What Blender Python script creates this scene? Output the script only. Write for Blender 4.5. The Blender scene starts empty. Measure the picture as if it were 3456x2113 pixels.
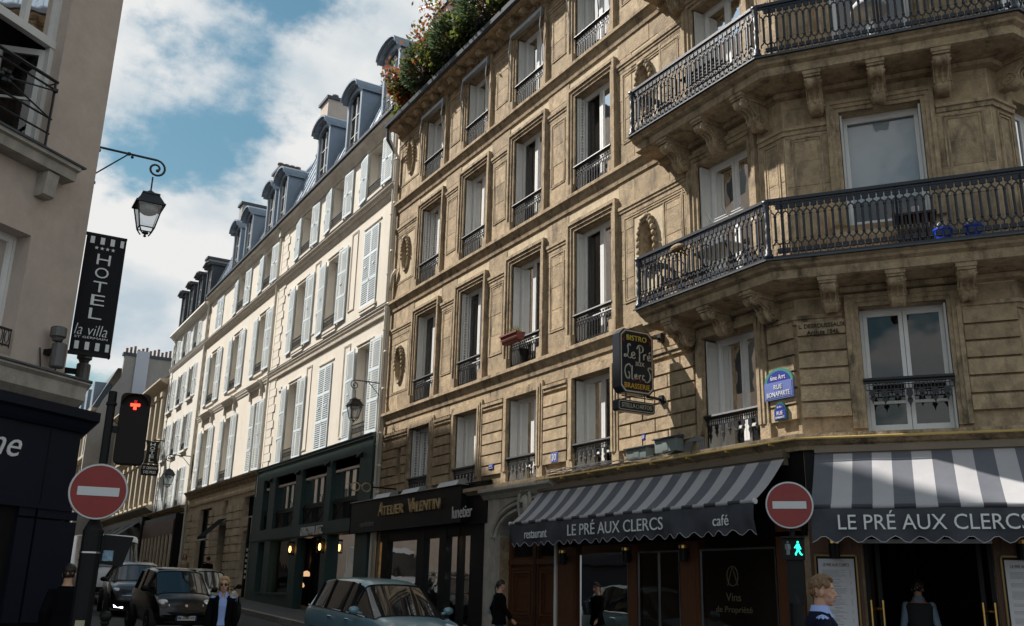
import bpy, bmesh, math, random
from mathutils import Vector, Matrix
random.seed(11)
R = math.radians
sc = bpy.context.scene
COL = sc.collection
# ------------------------------------------------------------------ camera, sky, sun, exposure
cam_d = bpy.data.cameras.new('camera'); cam_d.sensor_width = 36.0; cam_d.sensor_fit = 'HORIZONTAL'
cam_d.lens = 33.364; cam_d.clip_end = 6000; cam_d.clip_start = 0.05
cam = bpy.data.objects.new('camera', cam_d); COL.objects.link(cam); sc.camera = cam
def cam_axes(p, r, yaw):
    f0 = Vector((math.sin(yaw), math.cos(yaw), 0)); r0 = Vector((math.cos(yaw), -math.sin(yaw), 0)); up = Vector((0, 0, 1))
    f = math.cos(p) * f0 + math.sin(p) * up; u1 = -math.sin(p) * f0 + math.cos(p) * up
    return math.cos(r) * r0 + math.sin(r) * u1, -math.sin(r) * r0 + math.cos(r) * u1, f
_r, _u, _f = cam_axes(0.285581364, 0.0231199058, 0.529536351)
cam.matrix_world = Matrix(((_r.x, _u.x, -_f.x, 0), (_r.y, _u.y, -_f.y, 0), (_r.z, _u.z, -_f.z, 1.62), (0, 0, 0, 1)))
SUN_DIR = Vector((1.0, -1.3, -1.75)).normalized()
sun_d = bpy.data.lights.new('sun', 'SUN'); sun_d.energy = 5.0; sun_d.angle = R(0.8); sun_d.color = (1.0, 0.95, 0.88)
sun = bpy.data.objects.new('sun', sun_d); COL.objects.link(sun)
sun.rotation_euler = SUN_DIR.to_track_quat('-Z', 'Y').to_euler(); sun.location = (-20, 40, 60)
world = bpy.data.worlds.new('World'); sc.world = world; world.use_nodes = True
nt = world.node_tree; nt.nodes.clear()
def wn(t, **k):
    n = nt.nodes.new(t)
    for a, b in k.items(): setattr(n, a, b)
    return n
wo = wn('ShaderNodeOutputWorld'); sky = wn('ShaderNodeTexSky', sky_type='NISHITA'); sky.sun_disc = False
sky.sun_elevation = math.asin(-SUN_DIR.z); sky.sun_rotation = math.atan2(-SUN_DIR.x, -SUN_DIR.y); sky.air_density = 1.5; sky.dust_density = 0.4; sky.ozone_density = 1.0
bg = wn('ShaderNodeBackground'); bg.inputs[1].default_value = 0.052
cl = wn('ShaderNodeBackground'); cl.inputs[1].default_value = 0.555
tc = wn('ShaderNodeTexCoord'); sep = wn('ShaderNodeSeparateXYZ')
add = wn('ShaderNodeMath', operation='ADD'); add.inputs[1].default_value = 0.45
mx = wn('ShaderNodeMath', operation='MAXIMUM'); mx.inputs[1].default_value = 0.02
dx = wn('ShaderNodeMath', operation='DIVIDE'); dy = wn('ShaderNodeMath', operation='DIVIDE'); cmb = wn('ShaderNodeCombineXYZ')
L = nt.links.new
L(tc.outputs['Generated'], sep.inputs[0]); L(sep.outputs[2], mx.inputs[0]); L(mx.outputs[0], add.inputs[0])
L(sep.outputs[0], dx.inputs[0]); L(sep.outputs[1], dy.inputs[0]); L(add.outputs[0], dx.inputs[1]); L(add.outputs[0], dy.inputs[1])
L(dx.outputs[0], cmb.inputs[0]); L(dy.outputs[0], cmb.inputs[1])
mp = wn('ShaderNodeMapping'); mp.inputs['Location'].default_value = (1.2618, 12.4034, 0.0)
L(cmb.outputs[0], mp.inputs[0])
nz = wn('ShaderNodeTexNoise'); nz.inputs['Scale'].default_value = 2.0; nz.inputs['Detail'].default_value = 12; nz.inputs['Roughness'].default_value = 0.52; nz.inputs['Lacunarity'].default_value = 2.3
L(mp.outputs[0], nz.inputs['Vector'])
rp = wn('ShaderNodeValToRGB'); rp.color_ramp.elements[0].position = 0.44; rp.color_ramp.elements[1].position = 0.515
rp.color_ramp.interpolation = 'EASE'
L(nz.outputs[0], rp.inputs[0])
nz2 = wn('ShaderNodeTexNoise'); nz2.inputs['Scale'].default_value = 4.5; nz2.inputs['Detail'].default_value = 7
L(mp.outputs[0], nz2.inputs['Vector'])
rp2 = wn('ShaderNodeValToRGB'); rp2.color_ramp.elements[0].position = 0.36; rp2.color_ramp.elements[1].position = 0.53
rp2.color_ramp.elements[0].color = (0.60, 0.71, 0.79, 1); rp2.color_ramp.elements[1].color = (1.0, 1.0, 0.99, 1)
L(nz2.outputs[0], rp2.inputs[0]); L(rp2.outputs[0], cl.inputs[0])
hsv = wn('ShaderNodeHueSaturation'); hsv.inputs['Saturation'].default_value = 1.2; hsv.inputs['Hue'].default_value = 0.475
L(sky.outputs[0], hsv.inputs['Color']); L(hsv.outputs[0], bg.inputs[0])
ms = wn('ShaderNodeMixShader'); L(rp.outputs[0], ms.inputs[0]); L(bg.outputs[0], ms.inputs[1]); L(cl.outputs[0], ms.inputs[2]); L(ms.outputs[0], wo.inputs[0])
sc.render.engine = 'CYCLES'
vs = sc.view_settings; vs.view_transform = 'Standard'; vs.look = 'None'; vs.exposure = 0.62; vs.gamma = 1.0; vs.use_curve_mapping = False
sc.cycles.max_bounces = 6; sc.cycles.transparent_max_bounces = 12; sc.cycles.diffuse_bounces = 3; sc.cycles.glossy_bounces = 3

# ------------------------------------------------------------------ materials
MATS = {}
def mat(name, col, rough=0.7, var=0.0, vscale=2.0, bump=0.0, bscale=40.0, metal=0.0, spec=0.4, rnd=0.0, dirt=None, emit=None, estr=0.0, stretch=(1, 1, 1), coat=0.0, dlo=0.45, dhi=0.75):
    if name in MATS: return MATS[name]
    m = bpy.data.materials.new(name); m.use_nodes = True; t = m.node_tree; N = t.nodes; K = t.links.new
    b = N['Principled BSDF']; b.inputs['Roughness'].default_value = rough; b.inputs['Metallic'].default_value = metal
    b.inputs['Specular IOR Level'].default_value = spec; b.inputs['Base Color'].default_value = (*col, 1); b.inputs['Coat Weight'].default_value = coat
    geo = N.new('ShaderNodeNewGeometry'); cur = None
    if var or dirt or rnd:
        rgb = N.new('ShaderNodeRGB'); rgb.outputs[0].default_value = (*col, 1); cur = rgb.outputs[0]
        mpn = N.new('ShaderNodeMapping'); mpn.inputs['Scale'].default_value = stretch; K(geo.outputs['Position'], mpn.inputs[0])
        if var:
            n = N.new('ShaderNodeTexNoise'); n.inputs['Scale'].default_value = vscale; n.inputs['Detail'].default_value = 8; n.inputs['Roughness'].default_value = 0.72
            K(mpn.outputs[0], n.inputs['Vector'])
            mr = N.new('ShaderNodeMapRange'); mr.inputs['From Min'].default_value = 0.3; mr.inputs['From Max'].default_value = 0.7
            mr.inputs['To Min'].default_value = 1 - var; mr.inputs['To Max'].default_value = 1 + var; K(n.outputs[0], mr.inputs[0])
            h = N.new('ShaderNodeHueSaturation'); K(cur, h.inputs['Color']); K(mr.outputs[0], h.inputs['Value']); cur = h.outputs[0]
        if rnd:
            oi = N.new('ShaderNodeObjectInfo'); mr = N.new('ShaderNodeMapRange'); mr.inputs['To Min'].default_value = 1 - rnd; mr.inputs['To Max'].default_value = 1 + rnd * .7
            K(oi.outputs['Random'], mr.inputs[0]); h = N.new('ShaderNodeHueSaturation'); K(cur, h.inputs['Color']); K(mr.outputs[0], h.inputs['Value']); cur = h.outputs[0]
        if dirt:
            n = N.new('ShaderNodeTexNoise'); n.inputs['Scale'].default_value = dirt[1]; n.inputs['Detail'].default_value = 8; n.inputs['Roughness'].default_value = 0.7
            mp2 = N.new('ShaderNodeMapping'); mp2.inputs['Scale'].default_value = dirt[3] if len(dirt) > 3 else (1, 1, .35); K(geo.outputs['Position'], mp2.inputs[0]); K(mp2.outputs[0], n.inputs['Vector'])
            mr = N.new('ShaderNodeMapRange'); mr.inputs['From Min'].default_value = dlo; mr.inputs['From Max'].default_value = dhi; mr.inputs['To Max'].default_value = dirt[2]; mr.clamp = True
            K(n.outputs[0], mr.inputs[0]); mixn = N.new('ShaderNodeMix'); mixn.data_type = 'RGBA'; K(mr.outputs[0], mixn.inputs['Factor']); K(cur, mixn.inputs['A']); mixn.inputs['B'].default_value = (*dirt[0], 1); cur = mixn.outputs['Result']
        K(cur, b.inputs['Base Color'])
    if bump:
        n = N.new('ShaderNodeTexNoise'); n.inputs['Scale'].default_value = bscale; n.inputs['Detail'].default_value = 5; K(geo.outputs['Position'], n.inputs['Vector'])
        bp = N.new('ShaderNodeBump'); bp.inputs['Strength'].default_value = bump; bp.inputs['Distance'].default_value = 0.02; K(n.outputs[0], bp.inputs['Height']); K(bp.outputs[0], b.inputs['Normal'])
    if emit: b.inputs['Emission Color'].default_value = (*emit, 1); b.inputs['Emission Strength'].default_value = estr
    MATS[name] = m; return m
def glass(name, tint=(0.9, 0.95, 0.95), gl=1.0, ior=1.5, base=0.05):
    m = bpy.data.materials.new(name); m.use_nodes = True; t = m.node_tree; N = t.nodes; N.clear(); K = t.links.new
    o = N.new('ShaderNodeOutputMaterial'); tr = N.new('ShaderNodeBsdfTransparent'); tr.inputs[0].default_value = (*tint, 1)
    g = N.new('ShaderNodeBsdfGlossy'); g.inputs['Roughness'].default_value = 0.02; g.inputs[0].default_value = (gl, gl, gl, 1)
    fr = N.new('ShaderNodeFresnel'); fr.inputs[0].default_value = ior; a = N.new('ShaderNodeMath'); a.operation = 'ADD'; a.inputs[1].default_value = base
    nn = N.new('ShaderNodeTexNoise'); ge = N.new('ShaderNodeNewGeometry'); nn.inputs['Scale'].default_value = 1.3; K(ge.outputs['Position'], nn.inputs['Vector'])
    bp = N.new('ShaderNodeBump'); bp.inputs['Strength'].default_value = 0.08; bp.inputs['Distance'].default_value = 0.05; K(nn.outputs[0], bp.inputs['Height']); K(bp.outputs[0], g.inputs['Normal'])
    mi = N.new('ShaderNodeMixShader'); K(fr.outputs[0], a.inputs[0]); K(a.outputs[0], mi.inputs[0]); K(tr.outputs[0], mi.inputs[1]); K(g.outputs[0], mi.inputs[2]); K(mi.outputs[0], o.inputs[0])
    MATS[name] = m; return m
STONE = mat('limestone', (0.375, 0.283, 0.178), 0.85, var=.34, vscale=5, bump=.55, bscale=22, rnd=.2, dirt=((0.085, 0.066, 0.045), 3.0, .8, (1, 1, .4)), dlo=.5, dhi=.7)
MORTAR = mat('pale_mortar', (0.50, 0.41, 0.28), 0.9, var=.3, vscale=4)
STONE_D = mat('weathered_moulding_stone', (0.37, 0.282, 0.18), 0.88, var=.34, vscale=7, bump=.5, bscale=30, dirt=((0.055, 0.043, 0.03), 4.0, .85, (1, 1, .4)), dlo=.49, dhi=.68)
STONE_P = mat('pale_portal_stone', (0.42, 0.39, 0.34), 0.85, var=.2, vscale=3, bump=.3, dirt=((0.16, 0.15, 0.14), 2.2, .6))
STONE_Y = mat('buff_rusticated_stone', (0.58, 0.49, 0.355), 0.85, var=.16, vscale=3, bump=.3, rnd=.08, dirt=((0.25, 0.2, 0.15), 1.2, .4))
CREAM = mat('cream_plaster', (0.70, 0.65, 0.565), 0.9, var=.07, vscale=.9, bump=.12, bscale=18, dirt=((0.42, 0.37, 0.3), 1.0, .5, (1, 1, .25)), dlo=.52, dhi=.8)
CREAM_D = mat('cream_moulding', (0.68, 0.625, 0.54), 0.9, var=.1, vscale=3, bump=.1, dirt=((0.3, 0.27, 0.22), 2.5, .5), dlo=.52, dhi=.8)
WHITEP = mat('white_plaster', (0.70, 0.665, 0.60), 0.9, var=.06, vscale=1, bump=.15, dirt=((0.42, 0.39, 0.35), 1.1, .4, (1, 1, .25)), dlo=.5, dhi=.8)
TAUPE = mat('taupe_render', (0.50, 0.42, 0.365), 0.92, var=.12, vscale=2.5, bump=.22, bscale=9, dirt=((0.25, 0.21, 0.19), 1.4, .45, (1, 1, .4)), dlo=.52, dhi=.8)
GREYWALL = mat('grey_party_wall', (0.34, 0.33, 0.315), 0.95, var=.12, vscale=.7, bump=.2, dirt=((0.2, 0.2, 0.19), .7, .5, (1, 1, .2)))
BUFF = mat('far_buff_stone', (0.47, 0.41, 0.31), 0.9, var=.15, vscale=1.2, dirt=((0.2, 0.17, 0.14), .9, .5, (1, 1, .4)))
ZINC = mat('zinc_roofing', (0.23, 0.28, 0.34), 0.45, var=.12, vscale=1.5, metal=.35, spec=.5, bump=.05)
ZINC_D = mat('dark_lead_roofing', (0.06, 0.07, 0.085), 0.5, var=.2, vscale=2, metal=.2)
SHUT = mat('pale_blue_shutter_paint', (0.70, 0.775, 0.81), 0.55, var=.05, vscale=3, rnd=.05)
WPAINT = mat('white_window_paint', (0.74, 0.74, 0.73), 0.45, var=.05, vscale=5, rnd=.05)
GPAINT = mat('grey_white_paint', (0.62, 0.62, 0.60), 0.5, var=.06, vscale=4)
IRON = mat('black_iron', (0.010, 0.012, 0.016), 0.45, spec=.5, bump=.1, bscale=90)
IRON_B = mat('blue_black_iron', (0.014, 0.02, 0.032), 0.42, spec=.4, bump=.12, bscale=90)
GREEN = mat('dark_green_joinery', (0.036, 0.068, 0.064), 0.55, var=.14, vscale=2.5, bump=.08, spec=.25)
GREEN_K = mat('green_black_panels', (0.010, 0.014, 0.014), 0.5, var=.1, spec=.2)
BLACKP = mat('black_shop_panel', (0.007, 0.007, 0.008), 0.5, var=.15, vscale=2, spec=.18)
NAVYP = mat('midnight_blue_panel', (0.008, 0.011, 0.022), 0.5, var=.12, vscale=2, bump=.05, spec=.2)
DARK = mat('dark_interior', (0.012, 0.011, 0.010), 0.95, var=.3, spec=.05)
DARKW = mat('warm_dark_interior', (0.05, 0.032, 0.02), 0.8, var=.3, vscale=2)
WOOD = mat('brown_varnished_wood', (0.10, 0.038, 0.017), 0.42, var=.3, vscale=6, bump=.1, stretch=(6, 6, .6))
WOOD_D = mat('dark_walnut', (0.045, 0.02, 0.012), 0.4, var=.3, vscale=6, stretch=(6, 6, .6))
BRASS = mat('brass', (0.55, 0.36, 0.12), 0.28, metal=1.0)
STEEL = mat('brushed_steel', (0.55, 0.56, 0.58), 0.3, metal=1.0)
GALV = mat('galvanised_metal', (0.42, 0.44, 0.45), 0.45, metal=.7, var=.1)
PIPE = mat('painted_cream_pipe', (0.62, 0.58, 0.50), 0.5, var=.08, vscale=3)
YPIPE = mat('yellow_gas_pipe', (0.50, 0.35, 0.11), 0.55, var=.2)
LETTER_W = mat('white_lettering', (0.74, 0.76, 0.75), 0.6)
LETTER_G = mat('gold_lettering', (0.62, 0.47, 0.25), 0.35, metal=.6)
LETTER_S = mat('silver_lettering', (0.62, 0.63, 0.62), 0.4, metal=.2)
LETTER_K = mat('black_lettering', (0.03, 0.027, 0.025), 0.7)
ASPH = mat('asphalt', (0.05, 0.05, 0.052), 0.85, var=.2, vscale=3, bump=.4, bscale=120, dirt=((0.09, 0.09, 0.09), .8, .4))
PAVE = mat('pavement_asphalt', (0.10, 0.098, 0.096), 0.85, var=.2, vscale=2, bump=.3, bscale=100)
KERB = mat('granite_kerb', (0.26, 0.25, 0.23), 0.8, var=.25, vscale=9, rnd=.15)
CURT = mat('white_curtain', (0.78, 0.78, 0.77), 0.9, var=.06, vscale=3, stretch=(8, 8, .3))
CURT_G = mat('grey_curtain', (0.34, 0.32, 0.29), 0.9, var=.2, vscale=2, stretch=(9, 9, .3))
CURT_R = mat('brown_curtain', (0.16, 0.10, 0.08), 0.9, var=.3, vscale=2, stretch=(9, 9, .3))
GLASS = glass('window_glass', (0.72, 0.76, 0.78), .95, 1.5, 0.03)
SHOPG = glass('shop_window_glass', (0.8, 0.82, 0.82), .9, 1.45, 0.02)
LAMPG = mat('frosted_lamp_glass', (0.55, 0.56, 0.58), 0.25, var=.1, vscale=12)
AW_G = mat('slate_grey_awning_cloth', (0.125, 0.13, 0.15), 0.85, var=.1, vscale=2, bump=.1, bscale=8)
AW_W = mat('pale_grey_awning_cloth', (0.42, 0.41, 0.42), 0.85, var=.07, vscale=2, bump=.1, bscale=8)
AW_V = mat('dark_grey_valance_cloth', (0.058, 0.062, 0.075), 0.85, var=.22, vscale=2.2, bump=.25, bscale=4)
WARM = mat('warm_lamp_light', (1, .6, .25), .5, emit=(1.0, 0.55, 0.2), estr=9.0)
WARM2 = mat('amber_lantern_light', (1, .5, .15), .5, emit=(1.0, 0.42, 0.10), estr=5.0)
WHITEL = mat('cool_lamp_light', (1, 1, 1), .5, emit=(1.0, 0.93, 0.8), estr=6.0)
REDL = mat('red_signal_light', (1, .05, .02), .5, emit=(1.0, 0.035, 0.015), estr=3.5)
GRNL = mat('green_signal_light', (.05, 1, .7), .5, emit=(0.03, 1.0, 0.62), estr=1.3)
RED = mat('red_sign_face', (0.235, 0.010, 0.010), 0.3, var=.12, vscale=5, spec=.5)
SIGNW = mat('white_sign_face', (0.60, 0.62, 0.63), 0.35)
BLACK = mat('black_plastic', (0.008, 0.008, 0.009), 0.5, spec=.2)
RUBBER = mat('tyre_rubber', (0.02, 0.02, 0.02), 0.85)
SKIN = mat('skin', (0.50, 0.28, 0.19), 0.55, var=.06, vscale=30)
BLUEP = mat('enamel_blue', (0.035, 0.045, 0.26), 0.35, var=.06, vscale=6)
BLUEL = mat('faded_enamel_blue', (0.13, 0.17, 0.40), 0.4, var=.12, vscale=4)
GREENP = mat('enamel_green', (0.018, 0.12, 0.085), 0.35)
GREENL = mat('pale_enamel_green', (0.06, 0.22, 0.18), 0.35, var=.1, vscale=5)
WHITEE = mat('enamel_white', (0.72, 0.72, 0.74), 0.35)

# ------------------------------------------------------------------ frames, mesh builder, object helpers
class Frame:
    def __init__(s, O, t, n, k=1.0):
        s.O = Vector(O); s.t = Vector(t).normalized(); s.n = Vector(n).normalized(); s.k = k; z = Vector((0, 0, 1))
        s.M = Matrix(((s.t.x * k, s.n.x * k, 0, s.O.x), (s.t.y * k, s.n.y * k, 0, s.O.y), (0, 0, k, s.O.z), (0, 0, 0, 1)))
    def p(s, u, v, w): return s.M @ Vector((u, v, w))
FW = Frame((0, 0, 0), (1, 0, 0), (0, 1, 0))                       # world
FD = Frame((11.5, 0, 1.62 - 1.15 * 1.62), (0, 1, 0), (-1, 0, 0), 1.15)   # long street facade, module 1.15 m
FR = Frame((11.5, 0, 0), (0, 1, 0), (-1, 0, 0))                    # the same facade in metres
C1 = Vector((11.5, 10.488, 0)); C2 = Vector((13.4205, 7.9005, 0)); _t = (C2 - C1).normalized()
FC = Frame(C1, _t, (_t.y, -_t.x, 0))                               # cut corner
FE = Frame(C2, (1, 0, 0), (0, -1, 0))                              # side street facade
CL = Vector((1.32, 16.0, 0))
FL = Frame(CL, (-.777, -.629, 0), (.629, -.777, 0))                # cut corner of the left building
FLS = Frame(CL, (0, 1, 0), (1, 0, 0))                              # its street side
def ground(y): return max(0.0, .035 * (y - 13.0))

class B:
    def __init__(s, fr=FW): s.v = []; s.f = []; s.m = []; s.fr = fr; s.mi = 0
    def add(s, vs, fs):
        b = len(s.v); s.v += [Vector(q) for q in vs]
        for f in fs: s.f.append([b + i for i in f]); s.m.append(s.mi)
        return s
    def box(s, u0, u1, v0, v1, w0, w1):
        return s.add([(u0, v0, w0), (u1, v0, w0), (u1, v1, w0), (u0, v1, w0), (u0, v0, w1), (u1, v0, w1), (u1, v1, w1), (u0, v1, w1)],
                     [(0, 3, 2, 1), (4, 5, 6, 7), (0, 1, 5, 4), (1, 2, 6, 5), (2, 3, 7, 6), (3, 0, 4, 7)])
    def quad(s, a, b, c, d): return s.add([a, b, c, d], [(0, 1, 2, 3)])
    def prism(s, pts, v0, v1):                                     # polygon in (u,w) pushed through v
        n = len(pts)
        return s.add([(p[0], v0, p[1]) for p in pts] + [(p[0], v1, p[1]) for p in pts],
                     [tuple(range(n)), tuple(range(2 * n - 1, n - 1, -1))] + [(i, i + n, (i + 1) % n + n, (i + 1) % n) for i in range(n)])
    def prismu(s, pts, u0, u1):                                    # polygon in (v,w) pushed along u
        n = len(pts)
        return s.add([(u0, p[0], p[1]) for p in pts] + [(u1, p[0], p[1]) for p in pts],
                     [tuple(range(n)), tuple(range(2 * n - 1, n - 1, -1))] + [(i, i + n, (i + 1) % n + n, (i + 1) % n) for i in range(n)])
    def prismz(s, pts, w0, w1):
        n = len(pts)
        return s.add([(p[0], p[1], w0) for p in pts] + [(p[0], p[1], w1) for p in pts],
                     [tuple(range(n)), tuple(range(2 * n - 1, n - 1, -1))] + [(i, i + n, (i + 1) % n + n, (i + 1) % n) for i in range(n)])
    def tube(s, pts, r, n=6, closed=False, cap=True):
        P = [Vector(p) for p in pts]; m = len(P); rs = r if isinstance(r, (list, tuple)) else [r] * m; vs = []; fs = []; up = None
        for i in range(m):
            d = (P[(i + 1) % m] - P[i - 1]) if closed else (P[min(i + 1, m - 1)] - P[max(i - 1, 0)])
            d = d.normalized() if d.length > 1e-9 else Vector((0, 0, 1))
            if up is None: up = Vector((0, 0, 1)) if abs(d.z) < .9 else Vector((1, 0, 0))
            a = d.cross(up); a = a.normalized() if a.length > 1e-6 else d.orthogonal().normalized(); bb = a.cross(d).normalized(); up = bb
            for k in range(n):
                th = 2 * math.pi * (k + .5) / n; vs.append(P[i] + (a * math.cos(th) + bb * math.sin(th)) * rs[i])
        for i in range(m if closed else m - 1):
            j = (i + 1) % m
            for k in range(n): fs.append((i * n + k, i * n + (k + 1) % n, j * n + (k + 1) % n, j * n + k))
        if cap and not closed: fs += [tuple(range(n)), tuple((m - 1) * n + k for k in range(n))]
        return s.add(vs, fs)
    def lathe(s, c, prof, n=12, axis=(0, 0, 1)):
        c = Vector(c); ax = Vector(axis).normalized(); a = ax.orthogonal().normalized(); b = ax.cross(a); vs = []; fs = []
        for r, z in prof:
            for k in range(n):
                th = 2 * math.pi * (k + .5) / n; vs.append(c + ax * z + (a * math.cos(th) + b * math.sin(th)) * r)
        for i in range(len(prof) - 1):
            for k in range(n): fs.append((i * n + k, i * n + (k + 1) % n, (i + 1) * n + (k + 1) % n, (i + 1) * n + k))
        fs += [tuple(range(n)), tuple((len(prof) - 1) * n + k for k in range(n))]
        return s.add(vs, fs)
    def ball(s, c, r, n=8, sc3=(1, 1, 1)):
        c = Vector(c); vs = []; fs = []; h = n // 2
        for i in range(h + 1):
            ph = math.pi * i / h
            for k in range(n):
                th = 2 * math.pi * k / n; vs.append(c + Vector((math.sin(ph) * math.cos(th) * r * sc3[0], math.sin(ph) * math.sin(th) * r * sc3[1], math.cos(ph) * r * sc3[2])))
        for i in range(h):
            for k in range(n): fs.append((i * n + k, i * n + (k + 1) % n, (i + 1) * n + (k + 1) % n, (i + 1) * n + k))
        return s.add(vs, fs)
    def mesh(s, name, mats, smooth=False):
        me = bpy.data.meshes.new(name); M = s.fr.M
        me.from_pydata([M @ v for v in s.v], [], s.f)
        for m in (mats if isinstance(mats, (list, tuple)) else [mats]): me.materials.append(m)
        me.polygons.foreach_set('material_index', s.m)
        bm = bmesh.new(); bm.from_mesh(me); bmesh.ops.recalc_face_normals(bm, faces=bm.faces[:]); bm.to_mesh(me); bm.free()
        if smooth: me.polygons.foreach_set('use_smooth', [True] * len(me.polygons))
        me.update(); return me
    def o(s, name, mats, parent=None, smooth=False, **kw): return link(name, s.mesh(name, mats, smooth), parent, **kw)
BASE = {}
def link(name, data, parent=None, M=None, **kw):
    o = bpy.data.objects.new(name, data); COL.objects.link(o)
    if M is not None: o.matrix_basis = M
    if parent is not None:
        o.parent = parent; o.matrix_parent_inverse = BASE.get(parent.name, Matrix.Identity(4)).inverted()
    if M is not None: BASE[o.name] = M.copy()
    for k, v in kw.items(): o[k] = v
    return o
def thing(name, label, cat, loc=(0, 0, 0), group=None):
    o = bpy.data.objects.new(name, None); COL.objects.link(o); o.location = loc; o.empty_display_size = .3
    BASE[o.name] = Matrix.Translation(loc); o['label'] = label; o['category'] = cat
    if group: o['group'] = group
    return o
def tag(o, label, cat, group=None):
    o['label'] = label; o['category'] = cat
    if group: o['group'] = group
    return o
def solo(o):                                                       # origin of a one-mesh thing to the middle of its base
    xs = [v.co for v in o.data.vertices]; c = Vector(((min(v.x for v in xs) + max(v.x for v in xs)) / 2, (min(v.y for v in xs) + max(v.y for v in xs)) / 2, min(v.z for v in xs)))
    o.data.transform(Matrix.Translation(-c)); o.location = c; return o
def dup(root, M, label=None, group=None):                           # copy a thing with its parts and sub-parts
    r = root.copy(); COL.objects.link(r); r.matrix_basis = M
    if label: r['label'] = label
    if group: r['group'] = group
    for c in list(root.children):
        d = c.copy(); COL.objects.link(d); d.parent = r
        for g in c.children:
            e = g.copy(); COL.objects.link(e); e.parent = d
    return r
def text(s, fr, u0, u1, w0, w1, v, m, parent=None, name='lettering', right=1, ext=.008, shear=0.0, bold=0.0, **kw):
    cu = bpy.data.curves.new('txt', 'FONT'); cu.body = s; cu.extrude = 0.01; cu.shear = shear; cu.offset = bold; cu.resolution_u = 3
    t = bpy.data.objects.new('txt', cu); me = bpy.data.meshes.new_from_object(t); bpy.data.objects.remove(t)
    xs = [q.co.x for q in me.vertices]; ys = [q.co.y for q in me.vertices]; x0, x1, y0, y1 = min(xs), max(xs), min(ys), max(ys); k = fr.k
    A = Matrix(((right * (u1 - u0) / (x1 - x0), 0, 0, 0), (0, 0, ext / k / .01, v), (0, (w1 - w0) / (y1 - y0), 0, w0), (0, 0, 0, 1)))
    A = Matrix.Translation((u0 if right > 0 else u1, 0, 0)) @ A @ Matrix.Translation((-x0, -y0, 0))
    me.transform(fr.M @ A); me.materials.clear(); me.materials.append(m); me.name = name
    return link(name, me, parent, **kw)
def sweep(path, prof, name, m, parent, close_ends=True, **kw):       # profile (v out from wall, z) swept along a plan polyline
    P = [Vector((p[0], p[1])) for p in path]; n = len(P); ns = []
    for i in range(n - 1):
        d = (P[i + 1] - P[i]).normalized(); ns.append(Vector((d.y, -d.x)))
    b = B(); k = len(prof); vs = []
    for i in range(n):
        if i == 0: mv = ns[0]
        elif i == n - 1: mv = ns[-1]
        else:
            a, c = ns[i - 1], ns[i]; mv = (a + c).normalized(); mv = mv / mv.dot(a)
        for v, z in prof: vs.append((P[i].x + mv.x * v, P[i].y + mv.y * v, z))
    fs = [(i * k + j, i * k + (j + 1) % k, (i + 1) * k + (j + 1) % k, (i + 1) * k + j) for i in range(n - 1) for j in range(k)]
    if close_ends: fs += [tuple(range(k)), tuple((n - 1) * k + j for j in range(k))]
    b.add(vs, fs); return b.o(name, m, parent, **kw)
def wall_cells(b, U0, U1, W0, W1, holes, v0, v1):
    us = sorted({U0, U1, *[q for h in holes for q in h[:2] if U0 < q < U1]}); ws = sorted({W0, W1, *[q for h in holes for q in h[2:4] if W0 < q < W1]})
    for i in range(len(us) - 1):
        run = None
        for j in range(len(ws) - 1):
            cu, cw = (us[i] + us[i + 1]) / 2, (ws[j] + ws[j + 1]) / 2
            solid = not any(h[0] < cu < h[1] and h[2] < cw < h[3] for h in holes)
            if solid: run = (run[0], ws[j + 1]) if run else (ws[j], ws[j + 1])
            if (not solid or j == len(ws) - 2) and run: b.box(us[i], us[i + 1], v0, v1, *run); run = None
    return b
_cube = B().box(-.5, .5, -.5, .5, -.5, .5)
def unit(name, m):
    me = _cube.mesh(name, m); return me
def blocks(fr, mesh, name, parent, U0, U1, rows, vf, joint, length, holes, depth=.05, wob=.004, cap=290, minu=.12):
    """lay individual stones: rows = course boundaries; clipped around holes"""
    k = 0; n = 0; stuff = B(fr)
    for r in range(len(rows) - 1):
        w0, w1 = rows[r], rows[r + 1]; spans = [(U0, U1)]
        for h in holes:
            if h[2] < w1 - .01 and h[3] > w0 + .01:
                new = []
                for a, c in spans:
                    if h[1] <= a or h[0] >= c: new.append((a, c)); continue
                    if h[0] - a > minu: new.append((a, h[0]))
                    if c - h[1] > minu: new.append((h[1], c))
                spans = new
        for a, c in spans:
            cnt = max(1, round((c - a) / length)); cuts = [a]
            off = .5 * (r % 2) if cnt > 1 else 0
            ed = [a + (c - a) * (q + off) / cnt for q in range(cnt + 1)] if off else [a + (c - a) * q / cnt for q in range(cnt + 1)]
            ed = [a] + [e for e in ed if a + .1 < e < c - .1] + [c]
            for q in range(len(ed) - 1):
                u0, u1 = ed[q] + joint / 2, ed[q + 1] - joint / 2; v1 = vf + random.uniform(-wob, wob); wa, wb = w0 + joint / 2, w1 - joint / 2
                if n < cap:
                    M = fr.M @ Matrix.Translation(((u0 + u1) / 2, v1 - depth / 2, (wa + wb) / 2)) @ Matrix.Diagonal((u1 - u0, depth, wb - wa, 1))
                    link(name, mesh, parent, M); n += 1
                else: stuff.box(u0, u1, v1 - depth, v1, wa, wb)
    if stuff.v: stuff.o(name, mesh.materials[0], parent, kind='stuff')
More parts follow.
